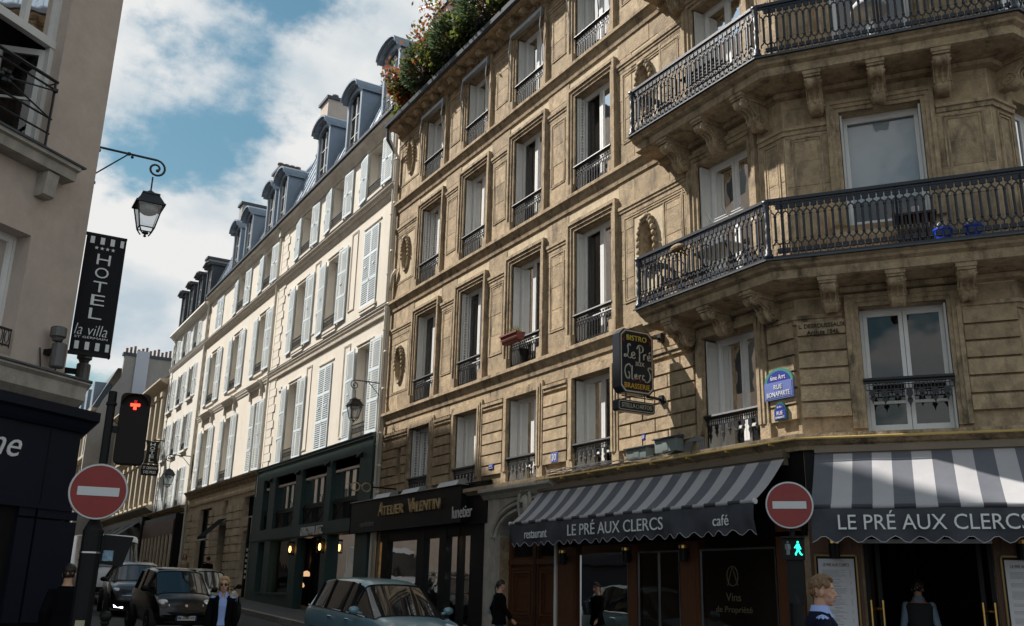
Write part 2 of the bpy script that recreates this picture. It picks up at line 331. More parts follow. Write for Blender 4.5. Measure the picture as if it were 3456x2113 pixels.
# ------------------------------------------------------------------ ground
b = B(); xs = (-60, 9.3, 13, 60); ysr = [-40, 0, 6, 13, 20, 30, 45, 70, 110, 160, 400]
def sheet(x0, x1, y0, y1, dz, step=6):
    bb = B(); ys = [y for y in ysr if y0 < y < y1]; ys = [y0] + ys + [y1]
    bb.add([(x, y, ground(y) + dz) for y in ys for x in (x0, x1)], [(2 * i, 2 * i + 1, 2 * i + 3, 2 * i + 2) for i in range(len(ys) - 1)]); return bb
sheet(-400, 400, -300, 900, -.30).o('ground', ASPH, kind='structure')
sheet(-60, 60, -60, 400, -.02).o('road', ASPH, kind='structure')
def pavement(x0, x1, y0, y1, name):
    bb = B(); ys = [y0] + [y for y in ysr if y0 < y < y1] + [y1]; n = len(ys)
    bb.add([(x, y, ground(y) + z) for y in ys for x, z in ((x0, -.1), (x0, .115), (x1, .115), (x1, -.1))], [(4 * i + j, 4 * i + j + 1, 4 * i + 5 + j, 4 * i + 4 + j) for i in range(n - 1) for j in range(3)] + [(0, 1, 2, 3), (4 * n - 4, 4 * n - 3, 4 * n - 2, 4 * n - 1)])
    return bb.o(name, PAVE, kind='structure')
pr = pavement(9.55, 13.4, 9.0, 130, 'pavement'); pr2 = pavement(9.55, 40, -40, 9.0, 'pavement'); pl = pavement(-1.0, 2.45, 10.8, 130, 'pavement')
kc = unit('kerb_stone', KERB)
for i in range(95):
    y = 9.1 + i * 1.2
    for par, x in ((pr, 9.44),) + (((pl, 2.56),) if y > 11.2 else ()):
        M = Matrix.Translation((x, y + .6, ground(y + .6) + .03)) @ Matrix.Rotation(math.atan(.035) if y > 13 else 0, 4, 'X') @ Matrix.Diagonal((.2, 1.185, .22, 1))
        link('kerb_stone', kc, par, M)

# ------------------------------------------------------------------ corner apartment building
bld = thing('corner_apartment_building', 'tall brown limestone apartment building on the corner with iron balconies and a bistro below', 'building', (11.5, 10.5, 0))
WIN = [(20.82, 21.98), (18.39, 19.53), (15.9, 17.1), (13.42, 14.65)]         # four bays (module units)
W5 = (9.85, 11.02)
holes = []
for u0, u1 in WIN + [W5]:
    holes += [(u0, u1, 3.66, 5.53), (u0, u1, 6.22, 8.53), (u0, u1, 9.36, 11.53), (u0, u1, 12.33, 14.2)]
holes = [h if not (h[0] == W5[0] and h[2] > 6) else (h[0], h[1], h[2] - .05, h[3] + .02) for h in holes]
slit = (22.52, 22.82, 4.5, 5.12); holes.append(slit)
OV = [(22.95, 7.35), (22.95, 10.52), (22.95, 13.45), (12.36, 7.5), (12.36, 10.6), (12.36, 13.5)]
ovh = [(a - .19, a + .19, c - .44, c + .44) for a, c in OV]
shops = [(9.3, 15.12, -1, 3.0), (15.2, 17.33, -1, 3.0), (17.95, 23.6, -1, 3.02)]
wall = wall_cells(B(FD), 9.12, 23.8, -.4, 15.0, holes + shops + ovh, -.36, 0).o('wall', STONE, bld)
B(FD).box(slit[0], slit[1], -.2, -.17, slit[2], slit[3]).o('slit_window', DARK, bld)
ch = [(.97, 2.25, 4.08, 6.1), (.92, 2.2, 7.5, 9.55), (.9, 2.2, 10.5, 12.75), (.76, 2.48, -1, 3.0)]
wallc = wall_cells(B(FC), -.002, 3.224, -.5, 17.0, ch + [(.1, .7, -1, -.9)], -.4, 0).o('wall', STONE, bld)
walle = wall_cells(B(FE), 0, 9, -.5, 17.0, [(.62, 1.9, 4.08, 6.1), (.62, 1.9, 7.0, 9.55), (.62, 1.9, 10.5, 12.75)], -.4, 0).o('wall', STONE, bld)
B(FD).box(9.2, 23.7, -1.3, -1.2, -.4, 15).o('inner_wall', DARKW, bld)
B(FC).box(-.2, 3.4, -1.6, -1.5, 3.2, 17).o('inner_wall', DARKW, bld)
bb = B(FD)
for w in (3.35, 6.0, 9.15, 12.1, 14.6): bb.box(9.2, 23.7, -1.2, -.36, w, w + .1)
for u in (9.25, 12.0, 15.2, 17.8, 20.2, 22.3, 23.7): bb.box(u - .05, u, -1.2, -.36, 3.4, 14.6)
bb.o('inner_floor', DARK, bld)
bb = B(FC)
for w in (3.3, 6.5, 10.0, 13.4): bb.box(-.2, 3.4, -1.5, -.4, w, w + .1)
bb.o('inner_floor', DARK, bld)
# gable end + roof mass behind (party wall, zinc mansard set back behind the terrace)
b = B(); b.box(11.86, 20, 27.25, 27.42, -.5, 17.3); b.box(12.0, 20, 8.4, 8.6, 16.9, 17.2); b.o('party_wall', GREYWALL, bld)
b = B(); b.add([(12.9, 10.6, 17.1), (12.9, 27.3, 17.1), (13.9, 27.3, 20.3), (13.9, 10.6, 20.3), (20, 27.3, 20.9), (20, 10.6, 20.9)], [(0, 1, 2, 3), (3, 2, 4, 5)])
b.box(11.45, 13.0, 10.5, 27.3, 16.95, 17.12); b.o('mansard_roof', ZINC, bld)
b = B()
for i in range(28): b.add([(12.86, 10.7 + .6 * i, 17.1), (12.86, 10.76 + .6 * i, 17.1), (13.86, 10.76 + .6 * i, 20.3), (13.86, 10.7 + .6 * i, 20.3)], [(0, 1, 2, 3)])
b.o('roof_seams', ZINC, bld)
b = B(); b.box(12.6, 14.6, 26.55, 27.45, 17, 21.6); b.o('chimney_stack', TAUPE, bld)
b = B(); b.box(12.5, 14.7, 26.45, 27.55, 21.6, 21.85); b.o('chimney_cap', ZINC_D, bld)
b = B(); b.box(12.4, 15, 20.2, 21.2, 17, 23.2); b.o('chimney_stack', TAUPE, bld)
def grow_h(hs, a): return [(h[0] - a, h[1] + a, h[2] - .05, h[3] + a) for h in hs]
# individual ashlar stones: rusticated mezzanine courses, plain upper courses
stone_me = unit('stone_block', STONE)
wall_cells(B(FD), 9.13, 23.79, 6.1, 14.6, grow_h([h for h in holes if h[2] > 6], .19) + ovh, .001, .006).o('mortar', MORTAR, bld)
wall_cells(B(FC), .0, 3.22, 6.3, 13.5, [(h[0] - .1, h[1] + .1, h[2] - .1, h[3] + .1) for h in ch], .001, .006).o('mortar', MORTAR, bld)
AR = .2
def grow(hs, a, top=.2, bot=0.0): return [(h[0] - a, h[1] + a, h[2] - bot, h[3] + top) for h in hs]
R0 = [3.98, 4.2, 4.432, 4.664, 4.896, 5.128, 5.37]
for i, (a, c) in enumerate([(22.18, 23.74), (19.73, 20.62), (17.3, 18.19), (14.85, 15.7), (11.22, 13.22), (9.14, 9.65)]):
    blocks(FD, stone_me, 'stone_block', wall, a, c, R0, .055, .035, .62, [slit], .07, .004)
blocks(FC, stone_me, 'stone_block', wallc, .0, .78, [4.34, 4.6, 4.87, 5.14, 5.41, 5.67, 5.93], .06, .038, .8, [], .08)
blocks(FC, stone_me, 'stone_block', wallc, 2.44, 3.22, [4.34, 4.6, 4.87, 5.14, 5.41, 5.67, 5.93], .06, .038, .8, [], .08)
wh = grow([h for h in holes if h[2] > 6], AR + .02)
ovb = [(a - .4, a + .4, c - .6, c + .64) for a, c in OV]
wb = link('upper_wall', B(FD).box(9.13, 9.2, -.3, -.02, 6.3, 6.4).mesh('upper_wall', STONE), bld)
blocks(FD, stone_me, 'stone_block', wb, 9.13, 23.78, [6.2, 6.62, 7.08, 7.55, 8.02, 8.5, 8.96, 9.36, 9.8, 10.25, 10.7, 11.15, 11.6, 12.0], .016, .012, .85, wh + ovb, .05, .004)
wb2 = link('upper_wall', B(FD).box(9.13, 9.2, -.3, -.02, 12.4, 12.5).mesh('upper_wall', STONE), bld)
blocks(FD, stone_me, 'stone_block', wb2, 9.13, 23.78, [12.3, 12.75, 13.2, 13.66, 14.1, 14.5], .016, .012, .85, wh + ovb, .05, .004)
wb3 = link('upper_wall', B(FC).box(0, .1, -.3, -.02, 9.8, 9.9).mesh('upper_wall', STONE), bld)
blocks(FC, stone_me, 'stone_block', wb3, .01, 3.21, [6.82, 7.3, 7.8, 8.3, 8.75, 9.2, 9.75, 10.2, 10.7, 11.2, 11.7, 12.2, 12.75, 13.3], .016, .012, .6, grow(ch, .2), .05, .005)
blocks(FD, stone_me, 'stone_block', wall, 9.13, 23.78, [5.6, 5.95], .014, .01, 1.0, [], .05, .003)
# string courses, cornices (profiles in metres, run round both corners)
PATH = [(11.5, 27.37), (11.5, 10.488), (13.4205, 7.9005), (22, 7.9005)]
def Z(w): return 1.15 * w - .243
def string(zt, out=.17, path=PATH, name='string_course', h=.38):
    sweep(path, [(-.05, zt), (out, zt - .02), (out, zt - .1), (out * .72, zt - .13), (out * .62, zt - .2), (out * .42, zt - .26), (out * .36, zt - .3), (.05, zt - h + .02), (-.05, zt - h)], name, STONE_D, bld)
for w in (6.17, 9.32, 12.3): string(Z(w))
sweep(PATH, [(-.05, 4.1), (.26, 4.07), (.27, 3.98), (.2, 3.95), (.12, 3.9), (.1, 3.84), (-.05, 3.84)], 'shop_cornice', STONE_D, bld)
ec = [(11.5, 27.37), (11.5, 11.2)]
sweep(ec, [(-.05, 16.75), (.5, 16.66), (.52, 16.55), (.42, 16.52), (.16, 16.5), (.14, 16.36), (.06, 16.3), (-.05, 16.25)], 'eaves_cornice', STONE_D, bld)
gut = sweep([(11.5, 27.42), (11.5, 11.2)], [(.46, 16.60), (.62, 16.62), (.64, 16.74), (.58, 16.82), (.44, 16.82)], 'gutter', ZINC_D, bld)
bb = B(FR)
for i in range(26):
    y = 11.6 + i * .6; bb.prismu([(.1, 16.5), (.4, 16.5), (.4, 16.42), (.33, 16.34), (.2, 16.36), (.1, 16.28)], y, y + .2)
bb.o('modillions', STONE_D, bld, kind='stuff')
# window architraves, impost bands, sunk panels
def frame_steps(bb, u0, u1, w0, w1, a, steps, bottom=False, arm=0.0):
    n = len(steps)
    for i, v in enumerate(steps):
        o0, o1 = a * (n - i) / n, a * (n - i - 1) / n
        bb.box(u0 - o0, u0 - o1, -.02, v, w0, w1 + o0); bb.box(u1 + o1, u1 + o0, -.02, v, w0, w1 + o0); bb.box(u0 - o1, u1 + o1, -.02, v, w1 + o1, w1 + o0)
        if bottom: bb.box(u0 - o1, u1 + o1, -.02, v, w0 - o0, w0 - o1)
def panel(bb, u0, u1, w0, w1, v=.018, s=.045):
    for d, vv in ((0, .03), (s, .022)):
        a0, a1, b0, b1 = u0 + d, u1 - d, w0 + d, w1 - d; t = s * .55
        bb.box(a0, a1, 0, vv, b1 - t, b1); bb.box(a0, a1, 0, vv, b0, b0 + t); bb.box(a0, a0 + t, 0, vv, b0 + t, b1 - t); bb.box(a1 - t, a1, 0, vv, b0 + t, b1 - t)
rows = [(6.15, 8.53), (9.3, 11.53), (12.3, 14.2)]
for u0, u1 in WIN + [W5]:
    bb = B(FD); frame_steps(bb, u0, u1, 4.0, 5.53, .17, (.055, .075, .09)); bb.box(u0 - .2, u0, -.02, .06, 3.6, 4.0); bb.box(u1, u1 + .2, -.02, .06, 3.6, 4.0); bb.o('window_surround', STONE_D, bld)
    for i, (w0, w1) in enumerate(rows):
        if (u0, u1) == W5 and i == 2: continue
        bb = B(FD); frame_steps(bb, u0, u1, w0 + .25, w1, .2, (.10, .07, .04), arm=1); bb.box(u0 - .21, u0, -.02, .11, w0, w0 + .25); bb.box(u1, u1 + .21, -.02, .11, w0, w0 + .25)
        bb.o('window_surround', STONE_D, bld)
edges = [23.78, 22.2, 20.6, 19.75, 18.18, 17.3, 15.7, 14.86, 13.2, 11.24]
for i in range(5):
    a, c = edges[2 * i + 1], edges[2 * i]
    bb = B(FD)
    for w1 in (8.53, 11.53, 14.2): B(FD).prismu([(-.02, w1 - .02), (.06, w1 - .03), (.06, w1 - .09), (.04, w1 - .1), (.04, w1 - .15), (.022, w1 - .16), (.022, w1 - .24), (-.02, w1 - .24)], a, c).o('impost_moulding', STONE_D, bld)
    B(FD).prismu([(-.02, 5.57), (.075, 5.56), (.075, 5.5), (.05, 5.49), (.05, 5.43), (-.02, 5.42)], a, c).o('impost_moulding', STONE_D, bld)
    for w0, w1 in ((6.62, 8.26), (9.76, 11.24), (12.76, 13.92)):
        bb = B(FD); m = .16
        panel(bb, a + m, c - m, w0, w1); bb.o('sunk_panel', STONE_D, bld)
# oval niches with garlands in the end bay and beside the balconies
def oval(uc, wc, ru, rw, glazed=False):
    ru *= .72
    bb = B(FD); n = 28
    el = lambda s: [(uc + ru * s * math.cos(2 * math.pi * i / n), wc + rw * s * math.sin(2 * math.pi * i / n)) for i in range(n)]
    rings = [(1.55, .004), (1.16, .006), (1.16, .05), (1.08, .07), (1.0, .05), (.97, -.02), (.93, -.02), (.9, -.26)]
    for s, v in rings: bb.v += [Vector((p[0], v, p[1])) for p in el(s)]
    for r in range(len(rings) - 1):
        for i in range(n): bb.f.append((r * n + i, r * n + (i + 1) % n, (r + 1) * n + (i + 1) % n, (r + 1) * n + i)); bb.m.append(0)
    niche = bb.o('oval_niche', STONE_D, bld, smooth=True)
    bb = B(FD); bb.add([(p[0], -.25 if glazed else -.235, p[1]) for p in el(.93)], [tuple(range(n))]); bb.o('niche_back', GLASS if glazed else STONE_D, niche)
    if glazed: B(FD).add([(p[0], -.3, p[1]) for p in el(.93)], [tuple(range(n))]).o('niche_blind', mat('dark_teal_frame', (.03, .07, .08), .6), niche)
    g = B(FD)
    for i in range(15):
        th = R(-6 + 192 * i / 14); r = 1.2; k = .75 + .65 * (1 - abs(i - 7) / 7)
        g.ball((uc + ru * r * math.cos(th) + random.uniform(-.01, .01), .08, wc + rw * r * math.sin(th)), .045 * k, 6, (1.1, .8, 1.3))
        g.ball((uc + ru * (r + .1) * math.cos(th + .08), .05, wc + rw * (r + .1) * math.sin(th + .08)), .035 * k, 6, (1, .8, 1.2))
    g.box(uc - .1, uc + .1, .02, .13, wc + rw * 1.12, wc + rw * 1.26); g.o('garland', STONE_D, niche, smooth=True)
for wc in (7.35, 10.52, 13.45): oval(22.95, wc, .27, .42)
oval(12.36, 7.5, .27, .46, True); oval(12.36, 10.6, .27, .46, False); oval(12.36, 13.5, .27, .44)
for a, c, w0, w1 in ((11.9, 12.9, 6.6, 8.25), (11.9, 12.9, 9.75, 11.3)): pass
# ------------------------------------------------------------------ windows of the corner building
def window(fr, par, u0, u1, w0, w1, vf, k=1.0, leaves=2, bar=0.0, curtain=None, shut='L', slot=False, wp=WPAINT, cdep=.22, half=False):
    f = .045 / k; b = B(fr); t = .06 / k
    b.box(u0, u0 + f, vf - t, vf, w0, w1); b.box(u1 - f, u1, vf - t, vf, w0, w1); b.box(u0 + f, u1 - f, vf - t, vf, w1 - f, w1); b.box(u0 + f, u1 - f, vf - t, vf, w0, w0 + f)
    a0, a1 = u0 + f, u1 - f; st = .065 / k; ls = (a1 - a0) / leaves; panes = []
    for i in range(leaves):
        x0, x1 = a0 + i * ls, a0 + (i + 1) * ls; v = vf - .01 / k
        b.box(x0 + .004, x0 + st, v - t * .8, v, w0 + f, w1 - f); b.box(x1 - st, x1 - .004, v - t * .8, v, w0 + f, w1 - f); b.box(x0 + st, x1 - st, v - t * .8, v, w1 - f - st, w1 - f); b.box(x0 + st, x1 - st, v - t * .8, v, w0 + f, w0 + f + st * 1.4)
        if bar: b.box(x0 + st, x1 - st, v - t * .8, v + .004, w0 + f + bar, w0 + f + bar + st * .7)
        panes.append((x0 + st, x1 - st))
    win = b.o('window', wp, par)
    for x0, x1 in panes: B(fr).quad((x0, vf - .04 / k, w0 + f), (x1, vf - .04 / k, w0 + f), (x1, vf - .04 / k, w1 - f), (x0, vf - .04 / k, w1 - f)).o('pane', GLASS, win)
    if curtain:
        b = B(fr); n = 22; z0 = w0; vv = vf - cdep / k
        pts = [(u0 + (u1 - u0) * i / n, vv + .025 / k * math.sin(i * 2.1) + random.uniform(-.006, .006)) for i in range(n + 1)]
        if half: pts = pts[:9] if half == 1 else pts[14:]
        b.add([(p[0], p[1], z0) for p in pts] + [(p[0], p[1], w1) for p in pts], [(i, i + 1, i + 1 + len(pts), i + len(pts)) for i in range(len(pts) - 1)]); b.o('curtain', curtain, win, smooth=True)
    th = .03 / k; dp = -vf - .03
    for side in shut:
        for q in range(2 if slot else 1):
            b = B(fr); ue = (u1 - .01 / k) if side == 'L' else (u0 + .01 / k); sg = -1 if side == 'L' else 1
            x0 = ue + sg * (th * 1.3 * q); x1 = x0 + sg * th; x0, x1 = min(x0, x1), max(x0, x1); va, vb = vf + .01, -.02 - .03 * q
            hh = w1 - .04; s2 = .05 / k
            if slot:
                b.box(x0, x1, va, va + s2, w0, hh); b.box(x0, x1, vb - s2, vb, w0, hh)
                nn = int((hh - w0) / (.075 / k))
                for j in range(nn): z = w0 + (hh - w0) * j / nn; b.box(x0, x1, va + s2, vb - s2, z, z + (.03 / k if j % 2 else .04 / k))
            else:
                b.box(x0, x1, va, vb, w0, hh); cz = (hh - w0)
                for z0, z1 in ((.04, .36), (.4, .96)): 
                    y0, y1 = va + .05 / k, vb - .05 / k; xx = (x0 - .004, x0) if side == 'L' else (x1, x1 + .004); m2 = .018 / k
                    b.box(*xx, y0, y0 + m2, w0 + cz * z0, w0 + cz * z1); b.box(*xx, y1 - m2, y1, w0 + cz * z0, w0 + cz * z1); b.box(*xx, y0, y1, w0 + cz * z1 - m2, w0 + cz * z1)
                for z in (.15, .8): b.box(x0 - .008, x1 + .008, va - .012, va + .012, w0 + cz * z, w0 + cz * z + .08 / k)
            b.o('inner_shutter', GPAINT, win)
    return win
def guard(par, fr, u0, u1, w0, w1, v=.02, k=1.0):
    """cast-iron window guard: moulded rail, arcaded balusters"""
    b = B(fr); b.prismu([(v - .03, w1), (v + .05, w1), (v + .06, w1 - .03), (v + .02, w1 - .06), (v - .02, w1 - .06)], u0 - .03, u1 + .03)
    b.box(u0, u1, v - .008, v + .012, w0, w0 + .018); b.box(u0, u1, v - .008, v + .012, w1 - .17, w1 - .155)
    g = b.o('window_guard', IRON, par); b = B(fr); n = max(6, int((u1 - u0) / .082)); d = (u1 - u0) / n
    for i in range(n):
        x = u0 + d * (i + .5); b.tube([(x, v, w0 + .1), (x, v, w1 - .26)], .011, 4)
        for s in (-1, 1):
            b.tube([(x, v, w1 - .26), (x + s * d * .42, v, w1 - .2), (x + s * d * .5, v, w1 - .16)], .0105, 4, cap=False); b.tube([(x, v, w0 + .1), (x + s * d * .45, v, w0 + .05), (x + s * d * .5, v, w0)], .0105, 4, cap=False)
        b.lathe((x, v - .008, w1 - .11), [(.02, 0), (.026, .008), (.02, .016)], 6, (0, 1, 0)); b.ball((x, v, w0 + .1), .014, 4)
    b.o('balusters', IRON, g, kind='stuff'); return g
def fringe(par, fr, u0, u1, wr, v=.03, k=1.0, mid=False):
    """deep iron lambrequin guard on the mezzanine windows"""
    s = 1 / k; b = B(fr); b.prismu([(v - .04 * s, wr), (v + .06 * s, wr), (v + .07 * s, wr - .035 * s), (v + .03 * s, wr - .055 * s), (v + .03 * s, wr - .08 * s), (v - .02 * s, wr - .08 * s)], u0 - .03, u1 + .03)
    b.box(u0, u1, v - .008 * s, v + .012 * s, wr - .19 * s, wr - .175 * s); b.box(u0, u1, v - .008 * s, v + .012 * s, wr - .115 * s, wr - .105 * s)
    g = b.o('window_guard', IRON, par); b = B(fr); n = int((u1 - u0) / (.05 * s)); d = (u1 - u0) / n
    for i in range(n + 1): b.box(u0 + d * i - .006 * s, u0 + d * i + .006 * s, v - .006 * s, v + .01 * s, wr - .18 * s, wr - .08 * s)
    n = int((u1 - u0) / (.16 * s)); d = (u1 - u0) / n
    for i in range(n):
        x = u0 + d * (i + .5); big = 1.25 if i % 2 else .85
        if mid and i not in (0, n - 1, n // 2): big *= .8
        z = wr - .19 * s
        pts = [(-.3, 0), (.3, 0), (.34, -.5), (.16, -.75), (.3, -1.1), (.1, -1.45), (0, -1.9), (-.1, -1.45), (-.3, -1.1), (-.16, -.75), (-.34, -.5)]
        b.prism([(x + p[0] * d * .8, z + p[1] * .13 * s * big) for p in pts], v - .006 * s, v + .012 * s)
        b.ball((x, v + .012 * s, z - .12 * s * big), .022 * s, 5)
    b.o('fringe', IRON, g, kind='stuff'); return g
kk = 1.15
cur = {2: [CURT, CURT, CURT, CURT], 1: [None, None, CURT_R, None], 0: [None, None, CURT_G, CURT_G]}
for c, (u0, u1) in enumerate(WIN):
    window(FD, bld, u0, u1, 3.62, 5.53, -.2, kk, 2, .42, CURT_R if c > 1 else None, 'L', slot=(c == 0), half=1 if c > 1 else False)
    fringe(bld, FD, u0 + .02, u1 - .02, 4.28, .02, kk)
    for r_, (w0, w1) in enumerate(rows):
        slot = (r_, c) in ((1, 0), (0, 1), (1, 3))
        window(FD, bld, u0, u1, w0 + .03, w1, -.19, kk, 2, .5 if r_ < 2 else 0, cur[r_][c], 'LR' if slot and c else 'L', slot=slot, half=(1 if r_ == 0 else 0))
        guard(bld, FD, u0 + .01, u1 - .01, w0 + .02, w0 + .64, .0)
    b = B(FD); top = 14.3                                            # roller-blind box with hinged arms over the top row
    b.box(u0 - .1, u1 + .1, .04, .17, top - .07, top + .03); b.o('blind_box', GALV, bld)
    b = B(FD)
    for u in (u0 - .08, u1 + .08): b.tube([(u, .16, top), (u, .2, top - .5), (u, .12, top - 1.0)], .014, 5); b.tube([(u, .12, top - 1.0), (u, .1, top - 1.35)], .01, 5)
    b.o('blind_arm', GALV, bld)
u0, u1 = W5
window(FD, bld, u0, u1, 3.62, 5.53, -.24, kk, 2, .42, CURT_G, 'L', half=1); fringe(bld, FD, u0 + .02, u1 - .02, 4.29, .02, kk)
window(FD, bld, u0, u1, 6.1, 8.55, -.24, kk, 2, 0, CURT_R, 'L', half=1); window(FD, bld, u0, u1, 9.24, 11.55, -.24, kk, 2, 0, None, 'L'); window(FD, bld, u0, u1, 12.3, 14.2, -.24, kk, 2, 0, CURT, 'L')
window(FC, bld, .97, 2.25, 4.1, 6.1, -.24, 1, 2, .42, None, 'L', slot=False); fringe(bld, FC, .99, 2.23, 4.92, .03, 1, True)
w = window(FC, bld, .92, 2.2, 7.5, 9.55, -.24, 1, 1, 0, None, 'LR')
B(FC).box(.99, 2.13, -.38, -.35, 8.02, 9.5).o('roller_blind', mat('pale_blind_cloth', (.60, .62, .64), .7, var=.08, vscale=1.5), w)
window(FC, bld, .9, 2.2, 10.5, 12.75, -.24, 1, 2, 0, None, 'LR')
for u0, u1, w0, w1 in ((.97, 2.25, 4.15, 6.1), (.92, 2.2, 7.5, 9.55), (.9, 2.2, 10.45, 12.75)):
    bb = B(FC); frame_steps(bb, u0, u1, w0, w1, .2, (.09, .065, .04)); bb.o('window_surround', STONE_D, bld)
for w1 in (6.02, 9.4, 12.6):
    sweep([(11.5, 11.05), (11.5, 10.488), tuple((C1 + _t * .72).xy)], [(-.02, w1), (.07, w1), (.08, w1 - .06), (.045, w1 - .07), (.04, w1 - .14), (-.02, w1 - .14)], 'impost_moulding', STONE_D, bld)
    sweep([tuple((C1 + _t * 2.42).xy), (13.4205, 7.9005), (14.0, 7.9005)], [(-.02, w1), (.07, w1), (.08, w1 - .06), (.045, w1 - .07), (.04, w1 - .14), (-.02, w1 - .14)], 'impost_moulding', STONE_D, bld)
for w0, w1 in ((7.1, 9.2), (10.7, 12.4)):
    for fr, a, c in ((FC, .1, .62), (FC, 2.5, 3.1), (FR, 10.6, 10.95), (FE, .12, .5)):
        bb = B(fr); panel(bb, a, c, w0, w1, s=.05); bb.o('sunk_panel', STONE_D, bld)
for w0 in (7.2, 10.8): bb = B(FR); panel(bb, 13.0, 13.7, w0, w0 + 2, s=.05); bb.o('sunk_panel', STONE_D, bld)
window(FE, bld, .62, 1.9, 4.1, 6.1, -.24, 1, 2, .42, None, 'L'); window(FE, bld, .62, 1.9, 7.0, 9.55, -.24, 1, 2, 0, None, 'L'); window(FE, bld, .62, 1.9, 10.5, 12.75, -.24, 1, 2, 0, None, 'L')
# ------------------------------------------------------------------ balconies
post = B().lathe((0, 0, 0), [(.05, 0), (.05, .08), (.035, .1), (.04, .16), (.022, .2), (.03, .3), (.03, .42), (.02, .46), (.036, .52), (.02, .56), (.026, .66), (.03, .78), (.018, .82), (.04, .88), (.03, .92), (.045, .97), (.05, 1.0)], 10).mesh('corner_post', IRON_B, True)
b = B(); P = .11; H = 1.0
b.tube([(0, 0, .3), (0, 0, .7)], .0195, 6); b.lathe((0, 0, .68), [(.018, 0), (.027, .015), (.027, .03), (.018, .04)], 6); b.lathe((0, 0, .28), [(.018, 0), (.027, .015), (.027, .03), (.018, .04)], 6)
for s in (-1, 1):
    b.tube([(0, 0, .72), (s * .03, 0, .765), (s * .055, 0, .78), (s * .055, 0, .83)], .0145, 4); b.tube([(0, 0, .28), (s * .03, 0, .235), (s * .055, 0, .22), (s * .055, 0, .17)], .0145, 4)
for z in (.865, .115):
    b.tube([(.055, 0, z - .05), (.055, 0, z + .1)], .013, 4)
    for a in range(4): b.lathe((.055 + .027 * math.cos(a * math.pi / 2 + .785), -.012, z + .027 * math.sin(a * math.pi / 2 + .785)), [(.022, 0), (.031, .012), (.022, .026)], 7, (0, 1, 0))
b.tube([(0, 0, .0), (0, 0, .09)], .012, 4); b.tube([(0, 0, .89), (0, 0, .98)], .012, 4); b.ball((.055, -.012, .08), .024, 5)
bal_me = b.mesh('baluster', IRON_B)
def offset_path(path, d):
    Pp = [Vector(p) for p in path]; ns = []
    for i in range(len(Pp) - 1):
        q = (Pp[i + 1] - Pp[i]).normalized(); ns.append(Vector((q.y, -q.x)))
    out = []
    for i in range(len(Pp)):
        if i == 0: mv = ns[0]
        elif i == len(Pp) - 1: mv = ns[-1]
        else: mv = (ns[i - 1] + ns[i]).normalized(); mv = mv / mv.dot(ns[i])
        out.append(Pp[i] + mv * d)
    return out
def balcony(zt, y_end, tail=4.0):
    path = [(11.5, y_end), (11.5, 10.488), (13.4205, 7.9005), (13.4205 + tail, 7.9005)]
    slab = sweep(path, [(-.1, zt - .02), (.86, zt - .03), (.88, zt - .06), (.82, zt - .09), (.80, zt - .13), (.72, zt - .17), (.72, zt - .31), (.66, zt - .33), (-.1, zt - .36)], 'balcony_slab', STONE_D, bld)
    sweep([(11.5, y_end + .04)] + path[1:], [(.5, zt - .018), (.92, zt - .018), (.92, zt - .045), (.9, zt - .045), (.9, zt - .03), (.5, zt - .03)], 'edge_flashing', ZINC_D, slab)
    sweep(path, [(-.05, zt - .36), (.16, zt - .36), (.14, zt - .43), (-.05, zt - .46)], 'cove_moulding', STONE_D, slab)
    rail = offset_path(path, .80); rl = B(); E0 = Vector((11.5, y_end)) + Vector((-.0, -.0))
    seg = [Vector((11.45, rail[0].y))] + rail
    for z, hw, hh in ((zt + 1.0, .038, .026), (zt + .945, .015, .015), (zt + .03, .02, .02)):
        for i in range(len(seg) - 1):
            a, c = seg[i], seg[i + 1]; d = (c - a).normalized(); q = Vector((d.y, -d.x)); k = d * hw
            rl.prismz([(a - q * hw - (k if i else k * 0)).to_tuple(), (a + q * hw - (k if i else k * 0)).to_tuple(), (c + q * hw + k * 0).to_tuple(), (c - q * hw).to_tuple()], z - hh + i * .0007, z + hh + i * .0007)
    ra = rl.o('balcony_railing', IRON_B, bld)
    for i, q in enumerate(rail[:3]):
        link('corner_post', post, ra, Matrix.Translation((q.x, q.y, zt)) @ Matrix.Diagonal((1.5, 1.5, 1, 1)))
    for i in range(len(seg) - 1):
        a, c = seg[i], seg[i + 1]; d = c - a; ln = d.length; n = int((ln - .12) / P); st = (ln - n * P) / 2; d.normalize(); ang = math.atan2(d.y, d.x)
        for j in range(n):
            if i == 3 and j > 14: break
            q = a + d * (st + P * (j + .5)); link('baluster', bal_me, ra, Matrix.Translation((q.x, q.y, zt + .02)) @ Matrix.Rotation(ang, 4, 'Z'))
        for f in ((.06, .5, .94) if ln > 2 else (.94,)):
            q = a + d * (ln * f)
            if i < 3: B().box(q.x - .012, q.x + .012, q.y - .012, q.y + .012, zt, zt + .98).o('upright', IRON_B, ra)
    return slab
